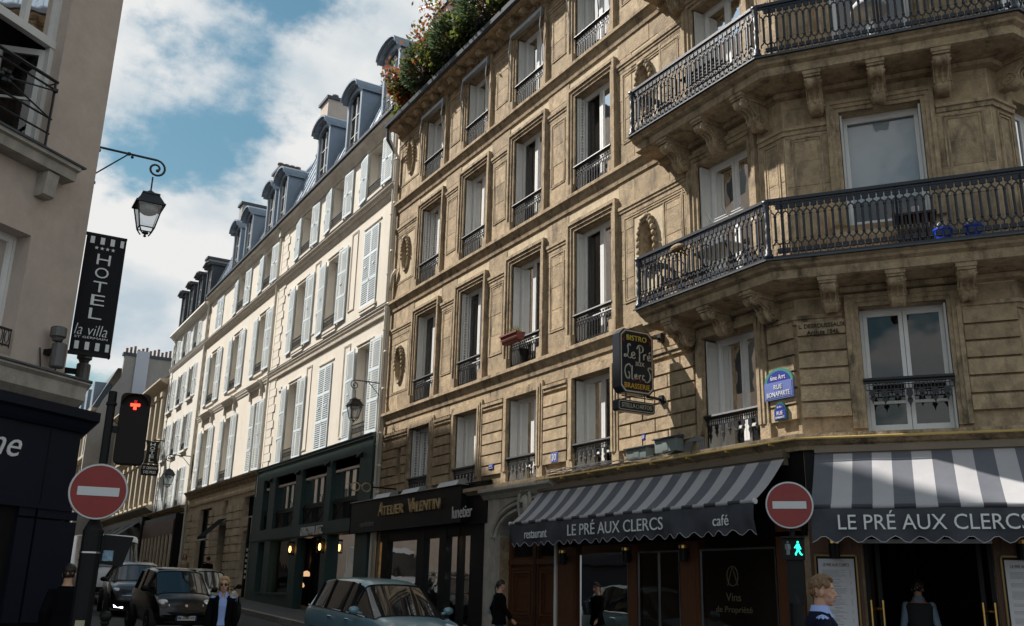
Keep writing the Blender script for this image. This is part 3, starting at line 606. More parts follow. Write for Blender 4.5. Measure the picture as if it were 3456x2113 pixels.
def corbel(fr, u, zt, hgt, dep, wid):
    S = [(0, 0), (dep - .03, 0), (dep - .03, -.2), (dep - .1, -.34), (dep - .2, -.38), (dep - .28, -.46), (dep - .32, -.6), (dep - .31, -.74), (.2, -.98), (0, -1.0)]
    z = lambda q: zt + q[1] * hgt; ca, cb = (dep - .1, zt - .22 * hgt), (.21, zt - .76 * hgt)
    b = B(fr); b.prismu([(q[0], z(q)) for q in S], u - wid / 2 + .02, u + wid / 2 - .02); b.lathe((u, *ca), [(.085, -wid / 2), (.105, -wid / 2 + .03), (.085, 0), (.105, wid / 2 - .03), (.085, wid / 2)], 16, (1, 0, 0)); b.lathe((u, *cb), [(.12, -wid / 2), (.15, -wid / 2 + .03), (.13, 0), (.15, wid / 2 - .03), (.12, wid / 2)], 18, (1, 0, 0))
    c = b.o('corbel', STONE_D, bld)
    b = B(fr); b.box(u - wid / 2 - .03, u + wid / 2 + .03, 0, dep + .04, zt - .01, zt + .06); b.box(u - wid / 2 - .015, u + wid / 2 + .015, 0, dep + .02, zt - .05, zt - .01); b.o('corbel_cap', STONE_D, c)
    b = B(fr)
    for s in (-1, 1):
        x = u + s * (wid / 2 + .006)
        for (cv, cw), r in ((ca, .085), (cb, .125)):
            pts = [(x, cv + r * (1 - i / 18) * math.cos(i * .7), cw + r * (1 - i / 18) * math.sin(i * .7)) for i in range(16)]; b.tube(pts, .016, 4); b.ball((x, cv, cw), .03, 6)
        b.tube([(x, dep - .18, zt - .3 * hgt), (x, dep - .3, zt - .5 * hgt), (x, .3, zt - .66 * hgt)], .018, 4)
    for s in (-.36, .36, 0): b.tube([(u + s * wid, q[0] + .012, z(q)) for q in S[2:9]], .02, 5)
    b.o('volute', STONE_D, c); return c
for zt, ye in ((6.77, 13.55), (10.39, 13.68), (13.95, 13.6)): balcony(zt, ye)
for zt in (6.77, 10.39, 13.95):
    for y in (12.92, 11.93, 10.9): corbel(FR, y, zt - .37, .36 if zt < 7 else .5, .66, .23)
    for u in (.58, 1.57, 2.55): corbel(FC, u, zt - .37, .36 if zt < 7 else .5, .66, .23)
    corbel(FE, .35, zt - .37, .42, .66, .23)
bb = B(FC); bb.box(0, 3.2, -.05, .02, 6.1, 6.3)
text('L. DESROUSSEAUX', FC, .05, .76, 5.80, 5.87, .066, LETTER_K, bld, ext=.004, bold=.012); text('Arch.te 1846.', FC, .17, .67, 5.69, 5.765, .066, LETTER_K, bld, ext=.004, bold=.012)
# terrace railing on the roof edge
b = B(FR)
for i in range(48): y = 11.4 + i * .33; b.tube([(y, .1, 17.1), (y, .1, 18.0)], .012, 4)
b.tube([(11.3, .1, 18.0), (27.3, .1, 18.0)], .018, 5); b.tube([(11.3, .1, 17.6), (27.3, .1, 17.6)], .01, 4); b.tube([(27.3, .1, 18), (27.3, -1.2, 18)], .015, 4); b.o('terrace_railing', IRON, bld)
# downpipes at the joint with the cream house
b = B(FR); pts = [(27.36, .5, 16.6), (27.36, .45, 16.2), (27.3, .12, 15.6), (27.3, .12, .9)]; b.tube(pts, .062, 10)
for z in (15.5, 13.9, 12.2, 10.4, 8.8, 7.6, 6.2, 5.2, 4.4): b.lathe((27.3, .12, z), [(.062, 0), (.078, .01), (.078, .07), (.062, .08)], 10)
b.tube([(26.95, .1, 11.5), (27.1, .14, 11.35), (27.25, .12, 10.9)], .05, 8); b.o('downpipe', PIPE, bld, smooth=True)
B(FR).tube([(27.36, .52, 16.72), (27.37, .5, 16.2), (27.34, .2, 15.75)], .065, 8).o('gutter_outlet', ZINC_D, bld)
# ------------------------------------------------------------------ shutters (shared meshes per size)
SH = {}
def shutter_meshes(w, h, m=SHUT):
    key = (round(w, 2), round(h, 2), m.name)
    if key in SH: return SH[key]
    b = B(); s = .05; t = .02
    b.box(0, s, -t, t, 0, h); b.box(w - s, w, -t, t, 0, h); nm = 3 if h > 2.2 else 2
    for i in range(nm + 1):
        z = (h - .08) * i / nm; b.box(s, w - s, -t, t, z, z + .08)
    b.box(w - s * .7, w - s * .2, t, t + .02, h * .3, h * .3 + .12); b.box(w * .35, w * .55, t, t + .03, h * .5, h * .5 + .05)
    f = b.mesh('shutter', m); b = B(); n = int(h / .082)
    for i in range(n):
        z = .08 + (h - .16) * i / n; b.add([(s, .02, z), (w - s, .02, z), (w - s, .02, z + .036), (s, .02, z + .036), (s, -.018, z + .05), (w - s, -.018, z + .05), (w - s, -.018, z + .03), (s, -.018, z + .03)], [(0, 1, 2, 3), (3, 2, 5, 4), (0, 1, 6, 7)])
    SH[key] = (f, b.mesh('louvres', m)); return SH[key]
def shutter(fr, par, u, w0, wid, hgt, v=.06, ang=0.0, flip=False, m=SHUT):
    """u = hinge edge (metres in frame fr of scale 1); wid to +u unless flip"""
    f, l = shutter_meshes(wid, hgt, m)
    M = fr.M @ Matrix.Translation((u, v, w0)) @ Matrix.Rotation(ang, 4, 'Z') @ Matrix.Diagonal((-1 if flip else 1, 1, 1, 1))
    o = link('shutter', f, par, M); link('louvres', l, o, M, kind='stuff'); return o
def small_guard(fr, par, u0, u1, w0, h, v=.03):
    b = B(fr); b.box(u0, u1, v - .02, v + .02, w0 + h - .03, w0 + h); b.box(u0, u1, v - .012, v + .012, w0 + .02, w0 + .045); n = int((u1 - u0) / .11)
    for i in range(n + 1):
        u = u0 + (u1 - u0) * i / n; b.tube([(u, v, w0), (u, v, w0 + h)], .009, 4)
        if i < n: uu = u + (u1 - u0) / n / 2; b.tube([(uu + .035 * math.cos(a * .9), v, w0 + h * .55 + .1 * math.sin(a * .9)) for a in range(8)], .007, 4)
    b.o('window_guard', IRON, par)
def lwindow(fr, par, u0, u1, w0, w1, frame_m=GPAINT, depth=-.3, bars=3, dark=None):
    return window(fr, par, u0, u1, w0, w1, depth, 1, 2, 0, dark, '', wp=frame_m)
def y_(u): return 1.15 * u
def z_(w): return 1.15 * w - .243
# ------------------------------------------------------------------ first cream house (green lamp shop below)
h1 = thing('cream_shuttered_house', 'cream plastered house with pale blue louvred shutters right beside the brown corner building', 'building', (11.5, 33, .5))
Y0, Y1 = 27.42, 40.4
cols = [(y_(25.03), y_(26.18)), (y_(28.27), y_(29.45)), (y_(31.52), y_(32.7))]
rws = [(z_(5.75), z_(8.5)), (z_(9.72), z_(12.22)), (z_(13.36), z_(14.92))]
hl = [(a, c, w0, w1) for a, c in cols for w0, w1 in rws]
wall_cells(B(FR), Y0, Y1, 5.4, 17.5, hl, -.36, 0).o('wall', CREAM, h1)
B(FR).box(Y0, Y1, -1.2, -1.1, 0, 18).o('inner_wall', DARK, h1)
hp = [(11.5, Y1), (11.5, Y0)]
def hstring(zt, out, par, path, m=CREAM_D, h=.34, name='string_course', lip=True):
    sweep(path, [(-.03, zt), (out, zt - .02), (out, zt - .07), (out * .8, zt - .1), (out * .72, zt - .17), (out * .4, zt - .22), (out * .36, zt - .28), (.02, zt - h), (-.03, zt - h)], name, m, par)
    if lip: sweep(path, [(-.02, zt + .012), (out + .015, zt - .008), (out + .015, zt - .024), (-.02, zt - .003)], 'lead_lip', ZINC_D, par)
hstring(z_(13.05), .24, h1, hp, h=.42); hstring(z_(9.38), .17, h1, hp, h=.3)
b = B(FR)
n = int((Y1 - Y0) / .1)
for i in range(n): b.box(Y0 + i * .1, Y0 + i * .1 + .06, 0, .09, z_(9.38) - .36, z_(9.38) - .26)
b.o('dentils', CREAM_D, h1, kind='stuff')
sweep(hp, [(-.03, 17.5), (.32, 17.42), (.33, 17.32), (.24, 17.28), (.18, 17.2), (.1, 17.12), (.06, 17.02), (-.03, 17.02)], 'eaves_cornice', CREAM_D, h1)
sweep(hp, [(.24, 17.44), (.4, 17.44), (.4, 17.55), (.34, 17.58), (.24, 17.5)], 'gutter', ZINC_D, h1)
closed = {(0, 1), (1, 0)}
for ci, (a, c) in enumerate(cols):
    for ri, (w0, w1) in enumerate(rws):
        lwindow(FR, h1, a, c, w0, w1, dark=CURT_G if (ci + ri) % 3 == 1 else None)
        sw = .86 if ri < 2 else .82
        if (ci, ri) in closed:
            hw = (c - a) / 2 - .01
            shutter(FR, h1, a + .01, w0, hw, w1 - w0 - .02, .03); shutter(FR, h1, c - .01, w0, hw, w1 - w0 - .02, .03, flip=True)
        else:
            shutter(FR, h1, c + .02, w0 + random.uniform(-.03, .02), sw, w1 - w0, .10, R(-4)); shutter(FR, h1, a - .02, w0 + random.uniform(-.03, .02), sw, w1 - w0, .085, R(2), flip=True)
            small_guard(FR, h1, a + .03, c - .03, w0, .5 if ri < 2 else .42)
        b = B(FR); b.box(a - .08, c + .08, 0, .07, w0 - .1, w0); b.box(a - .03, c + .03, -.02, .05, w0 - .2, w0 - .14); b.o('window_sill', CREAM_D, h1)
        if ri < 2:
            b = B(FR); b.box(a - .12, c + .12, 0, .04, w1 + .1, w1 + .15); b.box(c + .95, c + 1.35, 0, .05, w1 - .05, w1 + .12) if ci == 2 else None
            b.o('lintel_moulding', CREAM_D, h1)
b = B(FR)
for u in (y_(27.0), y_(30.5)):
    for (w0, w1) in rws[:2]: panel(b, u - .25, u + .35, w0 + .2, w1 + .35, s=.04)
b.o('wall_panels', CREAM_D, h1)
qm = unit('quoin', CREAM)
for i in range(33):
    zz = 5.6 + i * .345; d = .9 if i % 2 else .7
    link('quoin', qm, h1, FR.M @ Matrix.Translation((40.2 - d / 2, .012, zz + .165)) @ Matrix.Diagonal((d, .05, .32, 1)))
b = B(FR); b.tube([(40.42, .1, 17.4), (40.42, .1, 5.2)], .055, 10)
for z in (16.5, 15, 13.2, 11.6, 10.1, 8.2, 6.6): b.lathe((40.42, .1, z), [(.055, 0), (.07, .01), (.07, .06), (.055, .07)], 10)
b.box(40.3, 40.55, 0, .2, 16.9, 17.25); b.o('downpipe', PIPE, h1, smooth=False)
b = B(FR); b.tube([(27.56, .1, 16.9), (27.56, .1, 1.0)], .055, 10); b.tube([(27.56, .1, 1.4), (27.4, .2, 1.0)], .055, 8)
for z in (15.6, 13.6, 11.5, 9.6, 7.7, 5.9, 4.7): b.lathe((27.56, .1, z), [(.055, 0), (.07, .01), (.07, .06), (.055, .07)], 10)
b.o('downpipe', PIPE, h1)
# mansard with arched dormers
def mansard(par, y0, y1, zb, zt, setb=1.1, seam=.62):
    b = B(FR); b.add([(y0, .1, zb), (y1, .1, zb), (y1, -setb, zt), (y0, -setb, zt), (y1, -7, zt + .9), (y0, -7, zt + .9), (y1, -7, zb), (y0, -7, zb)], [(0, 1, 2, 3), (3, 2, 4, 5), (1, 6, 4, 2), (0, 3, 5, 7)]); r = b.o('mansard_roof', ZINC, par)
    b = B(FR); n = int((y1 - y0) / seam)
    for i in range(n + 1):
        y = y0 + (y1 - y0) * i / n; b.tube([(y, .14, zb), (y, -setb + .04, zt)], .028, 4)
    b.tube([(y0, -setb + .05, zt), (y1, -setb + .05, zt)], .09, 6); b.o('roof_seams', ZINC, r)
    b = B(FR)
    for i in range(int((y1 - y0) / .8)): b.box(y0 + .3 + i * .8, y0 + .36 + i * .8, .1, .3, zb + .0, zb + .12)
    b.o('snow_guards', ZINC_D, r, kind='stuff')
def dormer(par, yc, w, zb, zt, v=.0, dep=1.6, arched=True, m=ZINC):
    b = B(FR); hw = w / 2; n = 8; zs = zt - (.35 if arched else .12)
    op = [(yc - hw + .16, zb), (yc - hw + .16, zs - .15)] + ([(yc - (hw - .16) * math.cos(math.pi * i / n), zs - .15 + .3 * math.sin(math.pi * i / n)) for i in range(1, n)] if arched else []) + [(yc + hw - .16, zs - .15), (yc + hw - .16, zb)]
    out = [(yc - hw, zb), (yc - hw, zs)] + ([(yc - hw * math.cos(math.pi * i / n), zs + .38 * math.sin(math.pi * i / n)) for i in range(1, n)] if arched else []) + [(yc + hw, zs), (yc + hw, zb)]
    k = len(out)
    for vv in (v, v - .12): b.add([(p[0], vv, p[1]) for p in op] + [(p[0], vv, p[1]) for p in out], [(i, i + 1, k + i + 1, k + i) for i in range(k - 1)])
    b.add([(p[0], v, p[1]) for p in op] + [(p[0], v - .12, p[1]) for p in op], [(i, i + 1, k + i + 1, k + i) for i in range(k - 1)])
    b.add([(p[0], v, p[1]) for p in out] + [(p[0], v - dep, p[1]) for p in out], [(i, i + 1, k + i + 1, k + i) for i in range(k - 1)]); d = b.o('dormer', m, par)
    b = B(FR); hood = [(yc - hw - .1, zs - .02)] + ([(yc - (hw + .1) * math.cos(math.pi * i / n), zs + .42 * math.sin(math.pi * i / n)) for i in range(1, n)] if arched else [(yc, zt)]) + [(yc + hw + .1, zs - .02)]
    q = len(hood); t = .12
    for (va, vb, dz, tt) in ((v + .3, v - dep, .06, .08), (v + .2, v - dep, -.03, .09)):
        b.add([(p[0], x, p[1] + dz + o_) for x in (va, vb) for o_ in (0, tt) for p in hood], [(i, i + 1, q + i + 1, q + i) for i in range(q - 1)] + [(q + i, q + i + 1, 3 * q + i + 1, 3 * q + i) for i in range(q - 1)] + [(i, i + 1, 2 * q + i + 1, 2 * q + i) for i in range(q - 1)] + [(0, q, 3 * q, 2 * q), (q - 1, 2 * q - 1, 4 * q - 1, 3 * q - 1)])
    b.o('dormer_hood', m, d)
    b = B(FR); b.add([(p[0], v - .14, p[1]) for p in op], [tuple(range(k))]); b.o('pane', GLASS, d)
    b = B(FR); b.add([(p[0], v - .3, p[1]) for p in op], [tuple(range(k))]); b.o('curtain', CURT_G, d)
    b = B(FR); b.box(yc - .03, yc + .03, v - .14, v - .1, zb, zs)
    for z in (zb + .35 * (zs - zb), zb + .68 * (zs - zb)): b.box(yc - hw + .16, yc + hw - .16, v - .13, v - .11, z - .015, z + .015)
    b.box(yc - hw + .16, yc - hw + .21, v - .14, v - .1, zb, zs - .1); b.box(yc + hw - .21, yc + hw - .16, v - .14, v - .1, zb, zs - .1); b.o('window_frame', WPAINT, d)
    b = B(FR)
    for z in (.12, .26, .4): b.box(yc - hw + .14, yc + hw - .14, v, v + .02, zb + z - .015, zb + z + .015)
    for i in range(7): y = yc - hw + .2 + (w - .4) * i / 6; b.box(y - .01, y + .01, v, v + .02, zb, zb + .42)
    b.o('dormer_rail', IRON, d); return d
mansard(h1, Y0, Y1, 17.52, 21.3, 1.25)
for yc in (28.65, 32.25, 35.75): dormer(h1, yc, 1.5, 17.75, 20.6, v=.03)
def chimney(par, y0, y1, v0, v1, zb, zt, pots=3, m=TAUPE):
    b = B(FR); b.box(y0, y1, v0, v1, zb, zt); c = b.o('chimney_stack', m, par)
    b = B(FR); b.box(y0 - .1, y1 + .1, v0 - .1, v1 + .1, zt, zt + .15); b.o('chimney_cap', ZINC_D, c)
    for i in range(pots):
        B(FR).lathe(((y0 + y1) / 2, v0 + (v1 - v0) * (i + .5) / pots, zt + .15), [(.14, 0), (.12, .3), (.17, .32), (.17, .4)], 8).o('chimney_pot', mat('terracotta_pot', (.22, .13, .09), .8, var=.2), c)
chimney(h1, 40.3, 41.4, -2.5, -1.5, 18.5, 24.4, 1)
# ------------------------------------------------------------------ second cream house (rusticated stone ground floor)
h2 = thing('cream_house_on_stone_base', 'cream plastered house with pediments over its shutters, standing on a rusticated stone ground floor', 'building', (11.5, 47, 1))
Y2, Y3 = 40.42, 53.75
cols2 = [(y_(36.32), y_(37.42)), (y_(40.2), y_(41.35)), (y_(44.05), y_(45.3))]
rw2 = [(z_(5.8), z_(8.5)), (z_(9.7), z_(12.15)), (z_(13.28), z_(14.85))]
wall_cells(B(FR), Y2, Y3, 6.1, 17.5, [(a, c, w0, w1) for a, c in cols2 for w0, w1 in rw2], -.36, 0).o('wall', CREAM, h2)
B(FR).box(Y2, Y3, -1.2, -1.1, 0, 18).o('inner_wall', DARK, h2)
p2 = [(11.5, Y3), (11.5, Y2)]
hstring(z_(13.05), .22, h2, p2); hstring(z_(9.34), .12, h2, p2, h=.25); hstring(z_(5.72), .3, h2, p2, STONE_D, .4)
sweep(p2, [(-.03, 17.48), (.32, 17.4), (.33, 17.3), (.24, 17.26), (.18, 17.15), (.08, 17.05), (-.03, 17.0)], 'eaves_cornice', CREAM_D, h2)
sweep(p2, [(.24, 17.42), (.4, 17.42), (.4, 17.53), (.34, 17.56), (.24, 17.48)], 'gutter', ZINC_D, h2)
for ci, (a, c) in enumerate(cols2):
    for ri, (w0, w1) in enumerate(rw2):
        lwindow(FR, h2, a, c, w0, w1, dark=CURT_G if (ci + ri) % 3 == 0 else None); sw = .9
        if (ci, ri) == (2, 2):
            hw = (c - a) / 2 - .01; shutter(FR, h2, a + .01, w0, hw, w1 - w0, .03); shutter(FR, h2, c - .01, w0, hw, w1 - w0, .03, flip=True)
        elif (ci, ri) == (0, 0):
            shutter(FR, h2, c + .0, w0, .58, w1 - w0, .03, R(2), flip=True); shutter(FR, h2, a - .02, w0, .8, w1 - w0, .1, R(5), flip=True)
        else:
            shutter(FR, h2, c + .02, w0, sw, w1 - w0, .10, R(-4)); shutter(FR, h2, a - .02, w0, sw, w1 - w0, .085, R(2), flip=True); small_guard(FR, h2, a + .03, c - .03, w0, .5)
        b = B(FR); b.box(a - .08, c + .08, 0, .07, w0 - .1, w0)
        if ri == 0:
            b.prismu([(0, w1 + .92), (.3, w1 + .9), (.3, w1 + .82), (.18, w1 + .74), (.12, w1 + .62), (0, w1 + .6)], a - .35, c + .35); b.box(a - .28, a - .16, 0, .12, w1 + .2, w1 + .62); b.box(c + .16, c + .28, 0, .12, w1 + .2, w1 + .62)
        if ri == 1: b.box(a - .12, c + .12, 0, .05, w1 + .12, w1 + .18)
        b.o('window_trim', CREAM_D, h2)
mansard(h2, Y2, Y3, 17.5, 21.0, 1.25)
for yc in (41.2, 43.1, 46.9, 49.2): dormer(h2, yc, 1.4, 17.7, 20.4, v=.03)
chimney(h2, 46.0, 47.2, -2.3, -1.05, 18.5, 22.8, 4); chimney(h2, 53.2, 53.9, -2.7, -1.0, 18, 23.3, 0, GREYWALL)
b = B(FR); b.tube([(53.85, .1, 17.4), (53.85, .1, 1.6)], .06, 8); b.o('downpipe', PIPE, h2)
# rusticated ground floor with individual stones
op2 = [(48.6, 51.0, .2, 5.3), (45.2, 46.6, 1.7, 4.3), (45.6, 46.3, 4.7, 5.45), (41.3, 42.5, 2.2, 3.9), (41.0, 42.9, 4.5, 5.4)]
wall_cells(B(FR), Y2, Y3, -.2, 6.1, op2, -.36, -.05).o('stone_base_wall', STONE_Y, h2)
smb = unit('stone_block', STONE_Y)
sb = link('stone_base', B(FR).box(Y2, Y2 + .05, -.3, -.1, 5.9, 6.0).mesh('stone_base', STONE_Y), h2)
blocks(FR, smb, 'stone_block', sb, Y2 + .02, Y3, [1.2 + .36 * i for i in range(12)], .0, .035, .95, op2, .08, .006, cap=250)
vb = link('stone_base', B(FR).box(Y2, Y2 + .05, -.3, -.1, 5.8, 5.9).mesh('stone_base', STONE_Y), h2)
blocks(FR, smb, 'stone_block', vb, Y2 + .02, Y3, [5.55, 6.05], .02, .03, .33, [(48.6, 51, 0, 5.3)], .08, .005)
for u in (52.9, 48.2, 44.7, 43.4): blocks(FR, smb, 'stone_block', vb, u - .35, u + .35, [1.2 + .36 * i for i in range(12)], .09, .05, .8, [], .1, .003)
for a, c, w0, w1 in op2: B(FR).box(a, c, -.34, -.3, w0, w1).o('dark_opening', BLACKP if w0 < 1 else DARK, h2)
b = B(FR)
for a, c, w0, w1 in op2[:1]:
    for u in (a + .1, (a + c) / 2, c - .2): b.box(u, u + .1, -.3, -.2, w0, w1)
    for z in (1.6, 3.9): b.box(a, c, -.3, -.22, z, z + .12)
b.o('entrance_door', BLACKP, h2)
aw = thing('small_black_awning', 'small black window awning on the rusticated stone ground floor', 'awning', (11.4, 45.9, 3.9))
b = B(FR); b.add([(45.1, .05, 4.6), (46.7, .05, 4.6), (46.7, .95, 3.75), (45.1, .95, 3.75), (46.7, .95, 3.6), (45.1, .95, 3.6)], [(0, 1, 2, 3), (3, 2, 4, 5)]); b.o('cloth', mat('black_awning_cloth', (.012, .012, .014), .95, spec=.1), aw)
B(FR).tube([(45.1, .05, 3.62), (45.1, .97, 3.6), (46.7, .97, 3.6), (46.7, .05, 3.62)], .015, 5).o('frame', STEEL, aw)
flag = thing('vertical_shop_sign', 'tall narrow black vertical shop sign standing out from the stone base beside the green shop', 'sign', (11.3, 41.0, 1.5))
b = B(FR); b.box(40.95, 41.05, .08, .2, 1.15, 4.4); b.o('panel', BLACKP, flag)
for i, s in enumerate('MAISON'): text(s, Frame((11.5, 40.94, 0), (-1, 0, 0), (0, -1, 0)), .1, .18, 3.4 - i * .16, 3.5 - i * .16, .003, LETTER_W, flag, right=-1) if False else None
b = B(FR)
for i in range(6): b.box(40.935, 40.95, .11, .17, 3.0 - i * .22, 3.12 - i * .22)
b.o('lettering', LETTER_W, flag)
# ------------------------------------------------------------------ white house
h3 = thing('white_shuttered_house', 'narrow white plastered house with close set shutters and quoined edges, beyond the cream houses', 'building', (11.5, 59, 1.5))
Y4, Y5 = 53.9, 63.4
c3 = [(y_(48.85), y_(49.8)), (y_(51.35), y_(52.3)), (y_(53.8), y_(54.7))]
r3 = [(z_(5.25), z_(7.17)), (z_(8.05), z_(9.9)), (z_(10.7), z_(12.4)), (z_(13.3), z_(14.6))]
wall_cells(B(FR), Y4, Y5, 1, 17.0, [(a, c, w0, w1) for a, c in c3 for w0, w1 in r3], -.36, 0).o('wall', WHITEP, h3)
B(FR).box(Y4, Y5, -1.2, -1.1, 0, 17).o('inner_wall', DARK, h3)
q3 = [(11.5, Y5), (11.5, Y4)]
hstring(z_(13.25), .16, h3, q3, WHITEP); hstring(z_(5.2), .4, h3, q3, STONE_D, .3)
sweep(q3, [(-.03, 17.3), (.36, 17.22), (.38, 17.1), (.25, 17.05), (.1, 16.9), (-.03, 16.85)], 'eaves_cornice', WHITEP, h3)
for a, c in c3:
    for ri, (w0, w1) in enumerate(r3):
        lwindow(FR, h3, a, c, w0, w1, dark=None)
        shutter(FR, h3, c + .02, w0, .68, w1 - w0, .09, R(-8)); shutter(FR, h3, a - .02, w0, .68, w1 - w0, .09, R(9), flip=True); small_guard(FR, h3, a + .03, c - .03, w0, .4)
        b = B(FR); b.box(a - .15, c + .15, 0, .14, w0 - .14, w0 - .02); b.o('window_sill', WHITEP, h3)
q3m = unit('quoin', WHITEP)
for i in range(42):
    for u in (Y4 + .35, Y5 - .35):
        d = .7 if i % 2 else .5; link('quoin', q3m, h3, FR.M @ Matrix.Translation((u, .015, 5.9 + i * .275)) @ Matrix.Diagonal((d, .06, .25, 1)))
b = B(FR); b.add([(Y4, .1, 17.3), (Y5, .1, 17.3), (Y5, -1.3, 20.6), (Y4, -1.3, 20.6), (Y5, -7, 21), (Y4, -7, 21)], [(0, 1, 2, 3), (3, 2, 4, 5)]); b.o('mansard_roof', ZINC_D, h3)
for yc in (55.3, 57.6, 59.9, 62.2): dormer(h3, yc, 1.25, 17.4, 19.9, v=.0, arched=False, m=ZINC_D)
chimney(h3, 62.8, 63.5, -2.9, -1.4, 18, 22.8, 0, GREYWALL)
b = B(FR); b.box(Y4 + .3, Y5 - .3, .02, .5, 1, 5.3); b.o('dark_cafe_front', BLACKP, h3)
b = B(FR); b.box(Y4 + .4, Y5 - .4, .5, .56, 4.2, 5.0); b.o('carved_fascia', mat('brown_carved_board', (.12, .06, .045), .6, var=.4, vscale=6), h3)
b = B(FR)
for i in range(9): u = Y4 + .6 + i * 1.0; b.box(u, u + .35, .5, .58, 1.5, 4.2)
b.o('stone_piers', STONE_Y, h3)
# ------------------------------------------------------------------ pilastered building, party wall block and far block
h4 = thing('pilastered_buff_building', 'low buff stone building with tall pilasters and black cafe awnings beyond the white house', 'building', (11.5, 70, 2))
Y6, Y7 = 63.5, 83
B(FR).box(Y6, Y7, -8, 0, 0, 14.4).o('wall', BUFF, h4)
b = B(FR)
for i in range(11):
    u = Y6 + .5 + i * 1.85
    for w0, w1 in ((6.6, 9.6), (10.6, 13.6)): b.box(u, u + .4, 0, .22, w0, w1); b.box(u - .1, u + .5, 0, .3, w1 - .3, w1)
b.o('pilasters', BUFF, h4, kind='stuff')
for i in range(10):
    u = Y6 + 1.3 + i * 1.85
    for w0, w1 in ((6.8, 9.0), (10.8, 13.1)): B(FR).box(u, u + .75, .0, .03, w0, w1).o('window', mat('far_window_dark', (.05, .06, .07), .2), h4)
for z, o_ in ((6.3, .5), (10.2, .4), (14.4, .6)): sweep([(11.5, Y7), (11.5, Y6)], [(-.02, z + .1), (o_, z), (o_, z - .12), (o_ * .4, z - .3), (-.02, z - .4)], 'string_course', BUFF, h4)
b = B(FR); b.add([(Y6, .3, 14.45), (Y7, .3, 14.45), (Y7, -3, 16.6), (Y6, -3, 16.6)], [(0, 1, 2, 3)]); b.o('slate_roof', ZINC_D, h4)
b = B(FR); b.box(Y6, Y7, 0, .6, 1, 5.6)
for i in range(5): u = Y6 + 1 + i * 3.6; b.add([(u, .6, 5.3), (u + 2.8, .6, 5.3), (u + 2.8, 1.7, 4.5), (u, 1.7, 4.5), (u, 1.7, 4.2), (u + 2.8, 1.7, 4.2)], [(0, 1, 2, 3), (3, 2, 5, 4)])
b.o('black_cafe_front', BLACKP, h4)
h5 = thing('grey_party_wall_block', 'tall block showing a blank grey party wall with chimney pots above the lower roofs', 'building', (12, 86, 2.5))
FG = Frame((0, 84, 0), (1, 0, 0), (0, -1, 0))
b = B(FG); b.prism([(9.3, 1), (9.3, 13.8), (10.2, 16.2), (11.3, 18.2), (11.35, 20.1), (15.5, 20.4), (15.5, 1)], -.5, 0); b.o('party_wall', GREYWALL, h5)
b = B(); b.box(9.9, 24, 84.5, 104, 0, 15.6); b.o('wall', BUFF, h5)
b = B(FG); b.box(12.25, 13.3, 0, .14, 12, 20.6); b.o('flue_casing', mat('pale_blue_grey_flue', (.50, .54, .62), .5), h5)
b = B(FG); b.box(11.2, 15.6, -.6, .1, 20.1, 20.35); b.o('wall_coping', ZINC_D, h5)
for i in range(13):
    u = 11.5 + i * .32; B(FG).lathe((u, -.25, 20.3), [(.11, 0), (.1, .45 + .12 * (i % 3)), (.13, .47 + .12 * (i % 3))], 7).o('chimney_pot', mat('terracotta_pot', (.22, .13, .09), .8), h5)
b = B(); b.add([(9.5, 84.4, 15.6), (9.5, 104, 15.6), (11, 104, 19), (11, 84.4, 19), (20, 104, 19.5), (20, 84.4, 19.5)], [(0, 1, 2, 3), (3, 2, 4, 5)]); b.o('mansard_roof', ZINC_D, h5)
for yc in (87, 91, 95, 99): b = B(); b.box(9.6, 11, yc - .7, yc + .7, 15.7, 18); b.o('dormer', ZINC, h5)
FG5 = Frame((9.9, 0, 0), (0, 1, 0), (-1, 0, 0))
for i in range(8):
    for w0 in (5.2, 8.6, 12): B(FG5).box(85.6 + i * 2.4, 86.7 + i * 2.4, 0, .03, w0, w0 + 2.2).o('window', mat('far_window_dark', (.05, .06, .07), .2), h5)
b = B(FG5)
for z in (4.6, 8.2, 11.6, 15.4): b.box(84.5, 104, 0, .5, z - .15, z + .1)
for i in range(9): b.box(84.8 + i * 2.4, 85.3 + i * 2.4, 0, .12, 4.8, 15.2)
b.o('balcony_courses', BUFF, h5)
h6 = thing('far_street_building', 'hazy distant stone building closing the end of the street beside the left hand shop', 'building', (8, 125, 4))
b = B(); b.box(9.6, 20, 106, 160, 0, 17); b.o('wall', BUFF, h6)
for i in range(12):
    for w0 in (6, 9.4, 12.8): B(Frame((9.6, 0, 0), (0, 1, 0), (-1, 0, 0))).box(107 + i * 2.6, 108.3 + i * 2.6, 0, .03, w0, w0 + 2).o('window', mat('far_window_dark', (.05, .06, .07), .2), h6)
B().box(9.0, 9.6, 106, 160, 3, 5.6).o('shop_awning', mat('pale_shop_blind', (.5, .45, .42), .8), h6)
